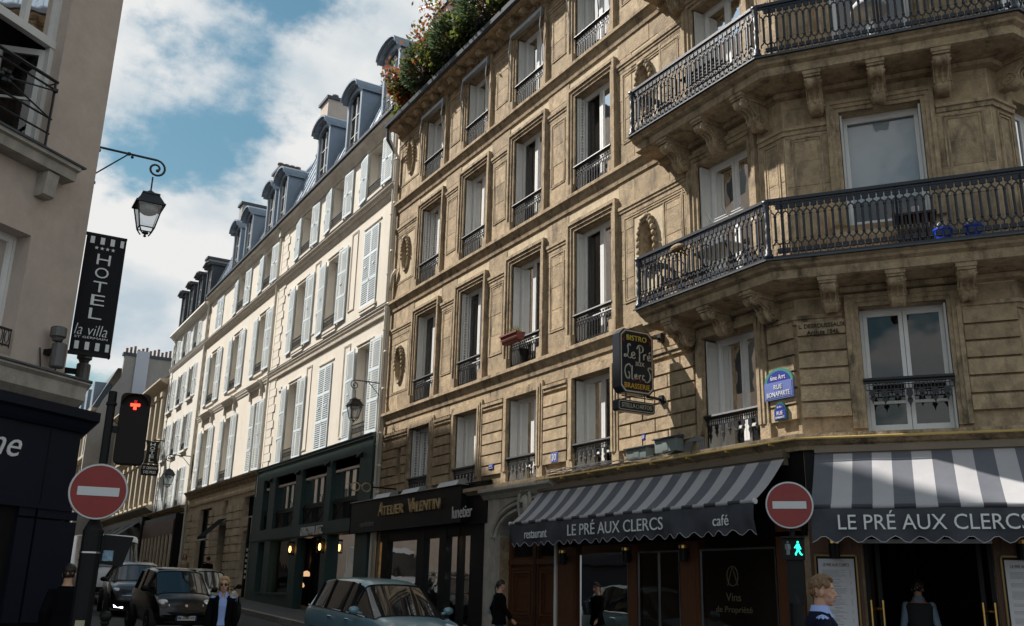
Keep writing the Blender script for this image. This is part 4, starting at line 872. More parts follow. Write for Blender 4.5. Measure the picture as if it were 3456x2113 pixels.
# ------------------------------------------------------------------ left corner building
lb = thing('taupe_corner_building', 'pinkish taupe rendered corner building with a midnight blue shopfront at the left edge', 'building', (0, 15, .1))
lh = [(1.04, 2.9, 8.0, 11.6), (1.03, 2.9, 4.75, 6.63), (1.04, 2.9, 12.6, 15.5), (1.04, 2.9, 16.5, 18.5)]
wall_cells(B(FL), 0, 3.9, 3.8, 21.5, lh, -.4, 0).o('wall', TAUPE, lb)
sl = [(3 + 3.2 * i, 4.2 + 3.2 * i, w0, w0 + 2) for i in range(5) for w0 in (4.9, 8.1, 11.5, 15)]
wall_cells(B(FLS), 0, 20, 3.8, 21.5, sl, -.4, 0).o('wall', TAUPE, lb)
for a, c, w0, w1 in sl: B(FLS).box(a, c, -.34, -.3, w0, w1).o('window', mat('far_window_dark', (.05, .06, .07), .2), lb)
b = B(); b.box(-12, 0.9, 16.9, 36, 0, 21.4); b.add([(1.32, 16, 21.5), (1.32, 36, 21.5), (-12, 36, 21.5), (-12, 13, 21.5), (-1.7, 13.55, 21.5)], [(0, 1, 2, 3, 4)]); b.o('building_core', DARK, lb)
B(FL).box(.8, 3.9, -1.4, -1.3, 4, 21).o('inner_wall', DARK, lb)
E3_ = FL.p(3.9, 0, 0)
FL2 = Frame(E3_, (-1, 0, 0), (0, -1, 0)); B(FL2).box(0, 12, -.4, 0, 0, 21.5).o('wall', TAUPE, lb)
lp = [(E3_.x - 6, E3_.y), (E3_.x, E3_.y), (CL.x, CL.y), (CL.x, 36)]
sweep(lp[::-1], [(.05, 4.62), (-.36, 4.6), (-.4, 4.55), (-.34, 4.5), (-.33, 4.3), (-.22, 4.2), (-.16, 4.12), (.05, 4.1)], 'shop_cornice', STONE_P, lb)
sweep(lp[::-1], [(.03, 4.63), (-.4, 4.62), (-.41, 4.59), (.03, 4.6)], 'lead_flashing', ZINC_D, lb)
sweep(lp[::-1], [(.05, 4.13), (-.58, 4.12), (-.58, 3.98), (-.5, 3.95), (-.46, 3.86), (-.42, 3.8), (.05, 3.8)], 'shop_fascia_cornice', NAVYP, lb)
sweep(lp[::-1], [(.05, 3.8), (-.36, 3.8), (-.36, 2.64), (.05, 2.64)], 'shop_fascia', NAVYP, lb)
sweep(lp[::-1], [(.05, 2.68), (-.385, 2.68), (-.385, 2.62), (.05, 2.62)], 'fascia_bead', NAVYP, lb)
for u0, u1 in ((-.33, .42), (.46, .75)):
    for w0, w1 in ((1.05, 2.47), (-.1, 1.0)): B(FL).box(u0, u1, .1, .36, w0, w1).o('pilaster_panel', NAVYP, lb)
    B(FL).box(u0, u1, .1, .36, 2.5, 2.62).o('pilaster_panel', NAVYP, lb)
B(FL).box(-.25, 3.9, 0, .3, -.3, 2.64).o('shop_front', BLACKP, lb)
B(FLS).box(-.2, 16, 0, .3, -.3, 3.8).o('shop_front', NAVYP, lb)
B(FL).box(.40, .42, .36, .368, 2.66, 3.76).o('fascia_joint', BLACK, lb)
text('ne', FL, .90, 1.44, 3.285, 3.53, .37, LETTER_W, lb, right=-1, shear=.32, ext=.006)
# upper window with its transom, open casement and iron rail
b = B(FL); b.box(1.04, 2.9, -.30, -.18, 9.86, 10.0); b.box(1.04, 1.12, -.3, -.2, 8, 11.6); b.box(1.6, 1.68, -.3, -.2, 10, 11.6); b.box(2.1, 2.16, -.3, -.2, 8, 9.9); b.o('window_frame', GPAINT, lb)
B(FL).quad((1.1, -.26, 10), (2.9, -.26, 10), (2.9, -.26, 11.6), (1.1, -.26, 11.6)).o('pane', GLASS, lb)
FCAS = Frame(FL.p(1.12, -.28, 0), tuple(FL.t * .55 - FL.n * .83), tuple(FL.n * .55 + FL.t * .83))
b = B(FCAS); b.box(0, .08, -.03, .03, 8.1, 9.8); b.box(.62, .7, -.03, .03, 8.1, 9.8); b.box(.08, .62, -.03, .03, 8.1, 8.2); b.box(.08, .62, -.03, .03, 9.7, 9.8); b.box(.08, .62, -.02, .02, 8.9, 8.94); cs = b.o('open_casement', GPAINT, lb)
B(FCAS).quad((.08, 0, 8.1), (.62, 0, 8.1), (.62, 0, 9.8), (.08, 0, 9.8)).o('pane', GLASS, cs)
b = B(FL); v = .1
for z, r in ((9.16, .03), (9.02, .018), (8.52, .018), (8.27, .016), (8.05, .016)): b.tube([(1.12, v, z), (3.2, v, z)], r, 5)
for u in (1.16, 2.95): b.tube([(u, v, 7.95), (u, v, 9.16)], .018, 5); b.ball((u, v + .02, 9.0), .05, 6)
b.tube([(1.16, v, 9.0), (2.95, v, 8.52)], .014, 5); b.tube([(1.16, v, 8.52), (2.95, v, 9.0)], .014, 5)
for a in range(6): b.ball((2.05 + .08 * math.cos(a), v + .02, 8.77 + .08 * math.sin(a)), .045, 6)
b.tube([(1.16, .1, 9.12), (1.16, -.1, 9.12)], .012, 4); b.o('window_railing', IRON, lb)
b = B(FL); b.prismu([(-.05, 7.9), (.34, 7.88), (.34, 7.82), (.28, 7.8), (.25, 7.66), (-.05, 7.64)], .62, 3.6); sl_ = b.o('window_sill', STONE_P, lb)
B(FL).prismu([(-.02, 7.93), (.37, 7.91), (.37, 7.88), (-.02, 7.9)], .55, 3.65).o('sill_flashing', ZINC_D, sl_)
b = B(FL); b.prismu([(0, 7.64), (.22, 7.64), (.18, 7.28), (.12, 7.25), (0, 7.25)], .9, 1.12); b.prismu([(0, 7.64), (.22, 7.64), (.18, 7.28), (0, 7.25)], 2.9, 3.12); b.o('sill_bracket', STONE_P, sl_)
window(FL, lb, 1.03, 2.9, 4.75, 6.63, -.28, 1, 2, .9, CURT_G, ''); small_guard(FL, lb, 1.12, 2.85, 4.85, .28, .04)
for a, c, w0, w1 in lh[2:]: window(FL, lb, a, c, w0, w1, -.28, 1, 2, 0, None, '')
b = B(FL); b.box(-.14, .08, .0, .12, 4.17, 4.32)
for i in range(3): b.tube([(.08, .03, 4.2 + .03 * i), (1.0, .03, 4.21 + .03 * i), (3.5, .03, 4.2 + .03 * i)], .008, 4)
b.tube([(-.1, .06, 4.17), (-.14, .08, 4.0)], .01, 4); b.o('junction_box', mat('grey_plastic', (.42, .42, .41), .6), lb)
# left-hand row continuing up the street (its tall fronts shade the shops opposite)
lr = thing('street_row', 'tall plain taupe street front continuing behind the left corner building', 'building', (1.3, 60, 1))
b = B(); b.box(-12, 1.3, 36.05, 95, -.5, 23.8); b.o('wall', TAUPE, lr)
b = B(); b.add([(1.2, 36.05, 23.8), (1.2, 95, 23.8), (-1.4, 95, 26.2), (-1.4, 36.05, 26.2), (-12, 95, 26.6), (-12, 36.05, 26.6)], [(0, 1, 2, 3), (3, 2, 4, 5)]); b.o('mansard_roof', ZINC, lr)
for i in range(17):
    for w0 in (5.5, 9, 12.5, 16, 19.5): B(FLS).box(21.6 + i * 3.3, 22.8 + i * 3.3, -.02, .015, w0, w0 + 2.1).o('window', mat('far_window_dark', (.05, .06, .07), .2), lr)
# ------------------------------------------------------------------ green lamp shop front (part of the first cream house)
gs = thing('green_shopfront', 'dark green two storey timber shopfront with lit lamps in its windows under the cream house', 'shopfront', (11.4, 34, .8))
g0, g1 = y_(24.2), y_(35.35)
cols_g = [(y_(33.5), y_(34.25)), (y_(30.65), y_(32.85)), (y_(27.75), y_(30.0)), (y_(25.1), y_(27.3))]     # bays
gh = [(a, c, w0, w1) for a, c in cols_g for w0, w1 in ((z_(3.5), z_(5.25)), (z_(1.42), z_(3.1)))]
gh[5] = (gh[5][0], gh[5][1], .3, z_(3.1)); gh[4 + 0] = gh[4]
bw = B(FR); wall_cells(bw, g0, g1, .2, z_(5.66), gh, -.2, .14); bw.o('joinery', GREEN, gs)
b = B(FR); b.box(g0 - .02, g1 + .02, -.1, .2, z_(5.62), z_(5.7)); b.box(g0, g1, .1, .18, z_(3.14), z_(3.44)); b.o('cornice_board', GREEN, gs)
B(FR).box(g0 - .05, g1 + .05, -.1, .24, z_(5.7), z_(5.7) + .025).o('lead_flashing', ZINC_D, gs)
b = B(FR)
for a, c, w0, w1 in [h for h in gh if h[2] > 2.5]:
    m = z_(4.08); b.box(a, c, -.16, .0, w0, m - .02)
    for i in range(5): u = (a + c) / 2 - .24 + i * .12; b.box(u - .012, u + .012, 0, .03, w0 + .05, m - .08)
    for s in ((a + .06, (a + c) / 2 - .34), ((a + c) / 2 + .34, c - .06)):
        if s[1] - s[0] > .2:
            for p, q in (((s[0], w0 + .08), (s[1], m - .12)), ((s[0], m - .12), (s[1], w0 + .08))): b.tube([(p[0], .01, p[1]), (q[0], .01, q[1])], .014, 4)
    b.box(a, c, -.02, .05, m - .1, m - .06)
b.o('balustrade_panel', GREEN_K, gs)
b = B(FR)
for a, c, w0, w1 in [h for h in gh if h[2] > 2.5]:
    m = z_(4.08); t = z_(4.98); b.box(a, c, -.14, .0, t, w1)
    n = 4 if c - a > 1 else 1
    for i in range(n + 1):
        u = a + (c - a) * i / n; b.box(u - .03, u + .03, -.12, -.03, m, t)
    b.box(a, c, -.12, -.03, m, m + .07); b.box(a, c, -.12, -.03, t - .06, t)
wf = b.o('window_frame', GREEN, gs)
for a, c, w0, w1 in gh:
    lo = z_(4.1) if w0 > 2.5 else w0
    if w0 < 1: continue
    hi = z_(4.98) if w0 > 2.5 else w1
    B(FR).quad((a, -.08, lo), (c, -.08, lo), (c, -.08, hi), (a, -.08, hi)).o('pane', SHOPG, gs)
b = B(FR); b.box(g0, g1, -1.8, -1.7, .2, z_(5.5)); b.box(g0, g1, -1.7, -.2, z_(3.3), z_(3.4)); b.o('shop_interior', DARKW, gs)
b = B(FR)
for a, c, w0, w1 in gh:
    if w0 < 1: b.box(a, c, -.5, -.44, .5, w1); [b.box(a + .2 * i, a + .2 * i + .03, -.44, -.42, .6, w1) for i in range(1, 12)]
b.o('shop_door', BLACKP, gs)
for a, c, w0, w1 in gh:
    if 1 < w0 < 2.5:
        bb = B(FR); bb.box(a - .05, c + .05, .12, .2, w0 - .08, w0 - .02); bb.o('window_ledge', GREEN, gs)
text('ORIGINAL BTC', FR, y_(27.62), y_(29.55), 3.36, 3.66, .2, LETTER_S, gs, right=-1, ext=.03)
for u, w, lb_ in ((y_(31.5), 1.6, 'lowest in the ground floor window left of the door'), (y_(31.0), 2.0, 'upper in the ground floor window left of the door'), (y_(26.1), 2.0, 'in the ground floor window right of the door'), (y_(31.2), 4.85, 'upstairs in the left window'), (y_(28.6), 4.85, 'upstairs in the middle window, right side'), (y_(29.2), 4.95, 'upstairs in the middle window, left side'), (y_(25.6), 5.0, 'upstairs in the nearest window')):
    p = thing('shop_pendant_lamp', 'small glowing pendant lamp in the green shop, ' + lb_, 'lamp', (12.2, u, w), group='pendant lamps in the green shop windows')
    b = B(); b.lathe((0, 0, 0), [(.12, 0), (.16, .06), (.1, .17), (.03, .2)], 10); b.o('shade', mat('lamp_shade', (.6, .5, .4), .5, emit=(1, .62, .32), estr=.5), p); B().tube([(0, 0, .2), (0, 0, .8)], .008, 4).o('cord', BLACK, p)
    for ch_ in p.children: ch_.matrix_parent_inverse = Matrix.Identity(4)
proto = None
for i, u in enumerate((y_(33.35), y_(30.35), y_(27.6), y_(25.0))):
    b = B(FR); b.prismu([(.14, z_(5.28)), (.3, z_(5.16)), (.3, z_(5.12)), (.14, z_(5.12))], u - .09, u + .09)
    solo(tag(b.o('cone_spotlight', BLACK), 'small dark cone spotlight on the green shopfront, %s pilaster from the left' % ('first', 'second', 'third', 'fourth')[i], 'light', 'spotlights on the green shopfront'))
for i, u in enumerate((y_(30.3), y_(27.55))):
    l = thing('wall_lantern', ['lit square wall lantern on the far side of the lamp shop door', 'lit square wall lantern on the near side of the lamp shop door'][i], 'lantern', (11.2, u, 2.9), 'lanterns beside the lamp shop door')
    b = B(FR); b.box(u - .09, u + .09, .14, .17, 2.72, 3.2); b.box(u - .09, u + .09, .17, .36, 3.14, 3.2); b.box(u - .09, u + .09, .17, .36, 2.74, 2.78)
    for s in (-.085, .07): b.box(u + s, u + s + .015, .345, .36, 2.78, 3.14)
    b.o('frame', BLACK, l); B(FR).lathe((u, .27, 2.82), [(.02, 0), (.045, .08), (.03, .2), (.01, .22)], 8).o('bulb', WARM2, l)
# ------------------------------------------------------------------ optician
op = thing('optician_shopfront', 'black optician shopfront with gold raised letters across its fascia', 'shopfront', (11.3, 24, .4))
a0, a1 = y_(18.65), y_(25.2); zb_, zt_ = 3.25, 4.19
b = B(FR); b.box(a0, a1 - .0, .02, .3, zb_, zt_); fas = b.o('fascia', BLACKP, op)
b = B(FR); b.box(y_(17.75), a0, .0, .12, zb_ - .05, zt_ - .02); b.box(y_(17.75), a1, -.02, .1, zt_, zt_ + .05); b.o('fascia_return', BLACKP, op)
b = B(FR); b.box(a0, a1, .0, .34, zt_ + .0, zt_ + .02)
for u in (y_(19.3), y_(21.3), y_(23)): b.prismu([(.05, zt_), (.36, zt_), (.28, zt_ + .13), (.05, zt_ + .2)], u - .55, u + .55)
b.o('zinc_flashing', GALV, op)
text('A', FR, 26.3, 26.62, 3.68, 4.06, .31, LETTER_G, op, right=-1, ext=.04); text('TELIER', FR, 24.88, 26.29, 3.68, 3.94, .31, LETTER_G, op, right=-1, ext=.04, bold=.004)
text('V', FR, 24.2, 24.56, 3.66, 4.04, .31, LETTER_G, op, right=-1, ext=.04); text('ALENTIN', FR, 22.6, 24.3, 3.66, 3.93, .31, LETTER_G, op, right=-1, ext=.04, bold=.004)
text('lunetier', FR, 20.85, 21.9, 3.36, 3.66, .305, LETTER_S, op, right=-1); text('opticien', FR, 27.0, 28.1, 3.36, 3.58, .305, mat('dull_lettering', (.16, .16, .17), .6), op, right=-1)
B(FR).box(a1, y_(24.75) + 0 if False else 28.9, .2, .3, zb_, zt_).o('fascia_board', BLACKP, op)
fr_ = [(y_(23.35), y_(23.0)), (y_(21.25), y_(20.85)), (y_(20.05), y_(19.7)), (y_(18.55), y_(17.95)), (y_(19.15), y_(19.05))]
for a, c in fr_: B(FR).box(min(a, c), max(a, c), -.1, .06, -.2, zb_ + .1).o('shop_pilaster', BLACKP, op)
b = B(FR); b.box(y_(17.95), y_(23.5), -.1, .05, -.2, .75); b.box(y_(17.95), y_(23.5), -.1, .05, 2.95, zb_ + .1); b.o('shop_frame', BLACKP, op)
for a, c in ((y_(21.25), y_(23.0)), (y_(19.15), y_(19.7)), (y_(18.55), y_(19.05)), (y_(20.05), y_(20.85))): B(FR).quad((a, -.03, .7), (c, -.03, .7), (c, -.03, 3.0), (a, -.03, 3.0)).o('pane', SHOPG, op)
b = B(FR); b.box(y_(17.95), y_(23.6), -1.6, -1.5, .2, 3.3); b.o('shop_interior', DARKW, op)
b = B(FR); HX = mat('honeycomb_shelf_board', (.27, .16, .09), .6, var=.4, vscale=2.5, rnd=.3)
for a, c, sh in ((y_(21.3), y_(22.95), 0), (y_(18.6), y_(19.1), 0)):
    nx = int((c - a) / .3)
    for i in range(nx + 1):
        for j in range(5):
            u = a + .1 + i * .32 + (j % 2) * .16; w = 1.0 + j * .27 + (0 if c - a > 1 else .1)
            if u < c - .05: b.add([(u + .13 * math.cos(q * math.pi / 3 + .52), -.5, w + .13 * math.sin(q * math.pi / 3 + .52)) for q in range(6)] + [(u + .14 * math.cos(q * math.pi / 3 + .52), -.22, w + .14 * math.sin(q * math.pi / 3 + .52)) for q in range(6)], [(q, (q + 1) % 6, 6 + (q + 1) % 6, 6 + q) for q in range(6)] + [tuple(range(6))])
b.o('honeycomb_shelves', HX, op, kind='stuff')
for u, w, lb_ in ((y_(22.9), 2.55, 'upper one at the left edge of the wide window'), (y_(22.9), 1.62, 'lower one at the left edge of the wide window'), (y_(21.55), 2.95, 'highest one near the top of the wide window'), (y_(19.62), 2.65, 'topmost of the column right of the door'), (y_(19.62), 1.95, 'second down in the column right of the door'), (y_(19.6), 1.2, 'third down in the column right of the door'), (y_(19.6), .95, 'lowest of the column right of the door'), (y_(20.6), 2.2, 'one behind the glazed door')):
    s = tag(B(Frame((11.62, u, w), (1, 0, 0), (0, 1, 0))).ball((0, 0, 0), .04, 8).o('shop_spotlight', WHITEL), 'tiny bright optician spotlight, ' + lb_, 'light', 'spotlights in the optician window'); 
    s.data.transform(Matrix.Translation((-11.62, -u, -w))); s.location = (11.62, u, w)
for u, lb_ in ((y_(18.75), 'left'), (y_(18.35), 'right')):
    s = solo(tag(B(FR).box(u - .12, u + .12, -.35, -.25, 2.72, 2.86).o('gold_uplight', WARM2), 'amber lit gold box lamp at the top of the optician display, %s one' % lb_, 'light', 'amber box lamps in the optician display'))
sp = thing('eyeglasses_sign', 'gilded pair of spectacles hanging on a black arm over the optician fascia', 'sign', (11.0, 26, 4.5))
b = B(); zc = 4.42
for xc in (10.16, 10.50): b.tube([(xc + .135 * math.cos(i * math.pi / 10), 26.05, zc + .12 * math.sin(i * math.pi / 10)) for i in range(20)], .022, 6, closed=True)
b.tube([(10.28, 26.05, zc + .03), (10.33, 26.05, zc + .06), (10.38, 26.05, zc + .03)], .016, 5); b.tube([(10.03, 26.05, zc + .05), (9.97, 26.05, zc + .08), (9.96, 26.2, zc + .08)], .014, 5); b.o('frame', mat('dull_gilding', (.38, .31, .19), .45, metal=.5), sp)
B().tube([(10.62, 26.05, zc + .02), (11.5, 26.05, zc + .02)], .022, 6).o('arm', BLACK, sp)
for n_, p_, e_ in (('optician_fill_light', (12.3, y_(22.1), 2.8), 26), ('optician_fill_light', (12.3, y_(18.9), 2.8), 16), ('lamp_shop_fill_light', (12.6, y_(31.6), 2.6), 10), ('lamp_shop_fill_light', (12.6, y_(29), 5.2), 14)):  # warm fill lights added inside the shops, standing in for their small fittings
    ld = bpy.data.lights.new(n_, 'POINT'); ld.energy = e_; ld.color = (1, .68, .38); ld.shadow_soft_size = .12; lo_ = bpy.data.objects.new(n_, ld); lo_.location = p_; COL.objects.link(lo_)
# ------------------------------------------------------------------ portal with carriage door
pt = thing('stone_portal', 'pale stone arched portal with carved shield cartouche over a double carriage door', 'portal', (11.4, 18.7, .2))
d0, d1 = 17.5, 19.95
b = B(FR); b.box(d1, 20.55, -.1, .1, -.2, 3.9); b.box(d1 + .12, d1 + .5, .1, .13, .8, 2.9); b.box(d0 - .1, d0, -.1, .08, -.2, 3.9)
n = 14; mid = (d0 + d1) / 2; rad = (d1 - d0) / 2
arc = [(mid + rad * math.cos(math.pi * i / n), 2.75 + .62 * math.sin(math.pi * i / n)) for i in range(n + 1)]
for i in range(n): b.add([(arc[i][0], .08, arc[i][1]), (arc[i + 1][0], .08, arc[i + 1][1]), (arc[i + 1][0], .08, 3.9), (arc[i][0], .08, 3.9), (arc[i][0], -.3, arc[i][1]), (arc[i + 1][0], -.3, arc[i + 1][1])], [(0, 1, 2, 3), (0, 1, 5, 4)])
b.o('arch', STONE_P, pt)
b = B(FR)
for k, (o_, v, r_) in enumerate(((.06, .12, .05), (.2, .15, .05), (.32, .11, .03))): b.tube([(mid + (rad + o_) * math.cos(math.pi * (.04 + .92 * i / 18)), v, 2.75 + (.62 + o_) * math.sin(math.pi * (.04 + .92 * i / 18))) for i in range(19)], r_, 6)
b.prismu([(0, 4.0), (.3, 3.98), (.3, 3.9), (.2, 3.84), (.12, 3.74), (0, 3.72)], d0 - .1, 20.6); b.o('arch_moulding', STONE_P, pt, smooth=False)
b = B(FR); cy, cz = 18.62, 3.5
b.ball((cy, .14, cz), .2, 12, (.95, .55, 1.25))
for s in (-1, 1):
    b.tube([(cy + s * (.2 + .05 * math.sin(q * .5)), .16, cz + .28 - q * .07) for q in range(9)], .045, 6); b.tube([(cy + s * (.13 + .09 * (1 - q / 12) * math.cos(q * .7)), .18, cz + .36 + .09 * (1 - q / 12) * math.sin(q * .7)) for q in range(11)], .03, 5)
b.tube([(cy + .1 * (1 - q / 14) * math.cos(q * .7), .2, cz + .42 + .1 * (1 - q / 14) * math.sin(q * .7)) for q in range(13)], .035, 5)
for q in range(5): b.ball((cy - .14 + .07 * q, .14, cz - .3 - .03 * (2 - abs(q - 2))), .05, 6)
b.o('cartouche', STONE_P, pt, smooth=True); text('30', FR, cy - .07, cy + .07, cz - .06, cz + .07, .255, LETTER_K, pt, right=-1, ext=.004)
b = B(FR); b.box(d0, d1, -.34, -.28, -.2, 3.4); door = b.o('carriage_door', WOOD, pt)
for a, c in ((d0 + .05, mid - .02), (mid + .02, d1 - .05)):
    b = B(FR)
    for w0, w1 in ((.25, .95), (1.05, 2.15)):
        for q, v in ((0, -.235), (.07, -.215), (.14, -.25)): 
            t = .05; A, Cc, W0, W1 = a + .12 + q, c - .12 - q, w0 + q, w1 - q
            b.box(A, Cc, -.28, v, W1 - t, W1); b.box(A, Cc, -.28, v, W0, W0 + t); b.box(A, A + t, -.28, v, W0 + t, W1 - t); b.box(Cc - t, Cc, -.28, v, W0 + t, W1 - t)
    b.box(a, c, -.28, -.2, 2.22, 2.34); b.box(a, a + .1, -.28, -.22, -.1, 3.3); b.box(c - .1, c, -.28, -.22, -.1, 3.3); b.o('door_leaf', WOOD, door)
    b = B(FR); b.box(a + .15, c - .15, -.279, -.27, 2.4, 3.0); b.o('door_grille_back', DARK, door); b = B(FR)
    for i in range(-6, 12): b.tube([(a + .15 + max(0, i * .1), -.25, 2.4 + max(0, -i * .1)), (min(c - .15, a + .15 + i * .1 + .6), -.25, 2.4 + min(.6, c - .15 - (a + .15 + i * .1)))], .008, 4) if c - .15 - (a + .15 + i * .1) > .02 else None
    b.o('door_grille', IRON, door)
B(FR).box(mid - .06, mid + .06, -.28, -.19, -.1, 3.35).o('door_astragal', WOOD_D, door)
# ------------------------------------------------------------------ bistro front, both sides of the corner
rs = thing('bistro_shopfront', 'brown wood and black glazed bistro front under the striped awnings', 'shopfront', (11.4, 12, 0))
for a, c in ((16.72, 17.4), (14.72, 14.98), (12.98, 13.46), (10.62, 11.14)):
    b = B(FR); b.box(a, c, -.1, .05, -.2, 2.9); b.box(a + .07, c - .07, .05, .065, .3, 2.2) if c - a > .4 else None; b.o('wood_pilaster', WOOD, rs)
for a, c in ((.0, .72), (2.5, 3.22)): b = B(FC); b.box(a, c, -.1, .05, -.2, 2.9); b.box(a + .12, c - .12, .05, .065, 2.3, 2.8); b.o('wood_pilaster', WOOD, rs)
b = B(FR); b.box(10.5, 17.4, -.06, .02, 2.62, 3.9); b.box(10.5, 17.4, .02, .05, 2.55, 2.62)
b.o('transom_panel', BLACKP, rs)
b = B(FC); b.box(0, 3.2, -.06, .02, 2.62, 3.9); b.o('transom_panel', BLACKP, rs)
B(FR).box(17.41, 17.47, .06, .1, -.1, 2.9).o('white_pipe', WPAINT, rs)
for a, c, m in ((15.0, 16.62, None), (13.5, 14.7, 14.09), (11.18, 12.96, None)):
    b = B(FR); b.box(a, c, .0, .03, 2.37, 2.4); b.box(a, a + .022, .0, .03, .4, 2.37); b.box(c - .022, c, .0, .03, .4, 2.37); b.box(a, c, 0, .03, .4, .44)
    if m: b.box(m - .015, m + .015, .0, .03, .44, 2.37)
    b.o('steel_window_frame', STEEL, rs)
for a, c in ((15.0, 16.62), (13.5, 14.7), (11.18, 12.96)): B(FR).quad((a, .012, .42), (c, .012, .42), (c, .012, 2.38), (a, .012, 2.38)).o('pane', SHOPG, rs)
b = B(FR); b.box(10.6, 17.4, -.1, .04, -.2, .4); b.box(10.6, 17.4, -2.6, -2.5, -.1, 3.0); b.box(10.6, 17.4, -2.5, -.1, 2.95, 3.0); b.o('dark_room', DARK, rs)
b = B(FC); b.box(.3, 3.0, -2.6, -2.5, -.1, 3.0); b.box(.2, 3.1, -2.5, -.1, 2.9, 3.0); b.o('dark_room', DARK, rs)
b = B(FC); b.box(.74, 2.5, -.06, .06, 2.43, 2.49); b.o('door_head', STEEL, rs)
for u in (.76, .92, 2.28, 2.42): B(FC).box(u, u + .06, -.05, .03, -.1, 2.43).o('door_stile', BLACKP, rs)

for u in (.82, .98, 2.29, 2.44):
    b = B(FC); b.tube([(u, .12, .7), (u, .12, 1.62)], .018, 6); b.tube([(u, .12, 1.5), (u + (.08 if u in (.82, 2.29) else -.08), .05, 1.5)], .02, 5); b.o('pull_handle', BRASS, rs)
text('Vins', FR, 12.0, 12.35, 1.55, 1.68, .02, mat('dull_gold_print', (.12, .095, .055), .7), rs, right=-1, ext=.002); text('de Propriété', FR, 11.75, 12.6, 1.34, 1.47, .02, MATS['dull_gold_print'], rs, right=-1, ext=.002)
b = B(FR); b.tube([(12.18 + .13 * math.cos(i * .42), .02, 1.95 + .16 * math.sin(i * .42)) for i in range(15)], .008, 4, closed=True); b.tube([(12.06, .02, 1.8), (12.18, .02, 2.1), (12.3, .02, 1.8)], .008, 4); b.o('monogram', MATS['dull_gold_print'], rs)
for fr, u, lab in ((FR, 17.03, 'round brass topped wall lamp beside the wooden carriage door'), (FR, 14.87, 'round brass topped wall lamp between the first two bistro windows'), (FR, 13.22, 'round brass topped wall lamp on the wide wood pilaster of the bistro'), (FC, .36, 'round brass topped wall lamp above the nearer menu board'), (FC, 2.86, 'round brass topped wall lamp above the right hand menu board')):
    l = thing('wall_lamp', lab, 'lamp', fr.p(u, .15, 2.3), 'brass wall lamps along the bistro front')
    B(fr).lathe((u, .17, 2.2), [(.07, 0), (.075, .01), (.075, .22), (.06, .22)], 12).o('body', BLACK, l); B(fr).lathe((u, .17, 2.42), [(.08, 0), (.08, .05), (.07, .055)], 12).o('rim', BRASS, l); B(fr).box(u - .03, u + .03, .05, .12, 2.26, 2.36).o('bracket', BLACK, l)
for u0, u1, lab in ((.06, .67, 'tall white menu board framed in brass, left of the bistro door, partly behind the man'), (2.57, 3.2, 'tall white menu board framed in brass at the right edge of the bistro door')):
    mb = thing('menu_board', lab, 'menu board', FC.p((u0 + u1) / 2, .08, .3), 'menu boards at the bistro door')
    b = B(FC); b.box(u0, u1, .05, .10, .3, 2.26); b.o('board', BLACK, mb)
    b = B(FC); t = .025
    b.box(u0, u1, .1, .125, 2.26 - t, 2.26); b.box(u0, u1, .1, .125, .3, .3 + t); b.box(u0, u0 + t, .1, .125, .3, 2.26); b.box(u1 - t, u1, .1, .125, .3, 2.26); b.o('frame', mat('dark_brass', (.22, .15, .06), .4, metal=.8), mb)
    B(FC).box(u0 + .05, u1 - .05, .1, .106, .36, 2.2).o('paper', mat('menu_paper', (.60, .60, .63), .8), mb)
    text('LE PRÉ AUX CLERCS', FC, u0 + .12, u1 - .12, 2.09, 2.145, .108, mat('brown_print', (.09, .07, .06), .8), mb, ext=.002, bold=.01)
    b = B(FC); z = 2.03
    while z > .45:
        for i in range(random.randint(3, 7)): 
            w_ = random.uniform(.2, .34); b.box(u0 + .1, u0 + .1 + w_, .106, .1065, z, z + .006); b.box(u1 - .12, u1 - .1, .106, .1065, z, z + .006); z -= .016
        z -= .02; b.box((u0 + u1) / 2 - .06, (u0 + u1) / 2 + .05, .106, .107, z, z + .012); z -= .03
    b.o('menu_print', mat('grey_print', (.30, .30, .32), .8), mb, kind='stuff')
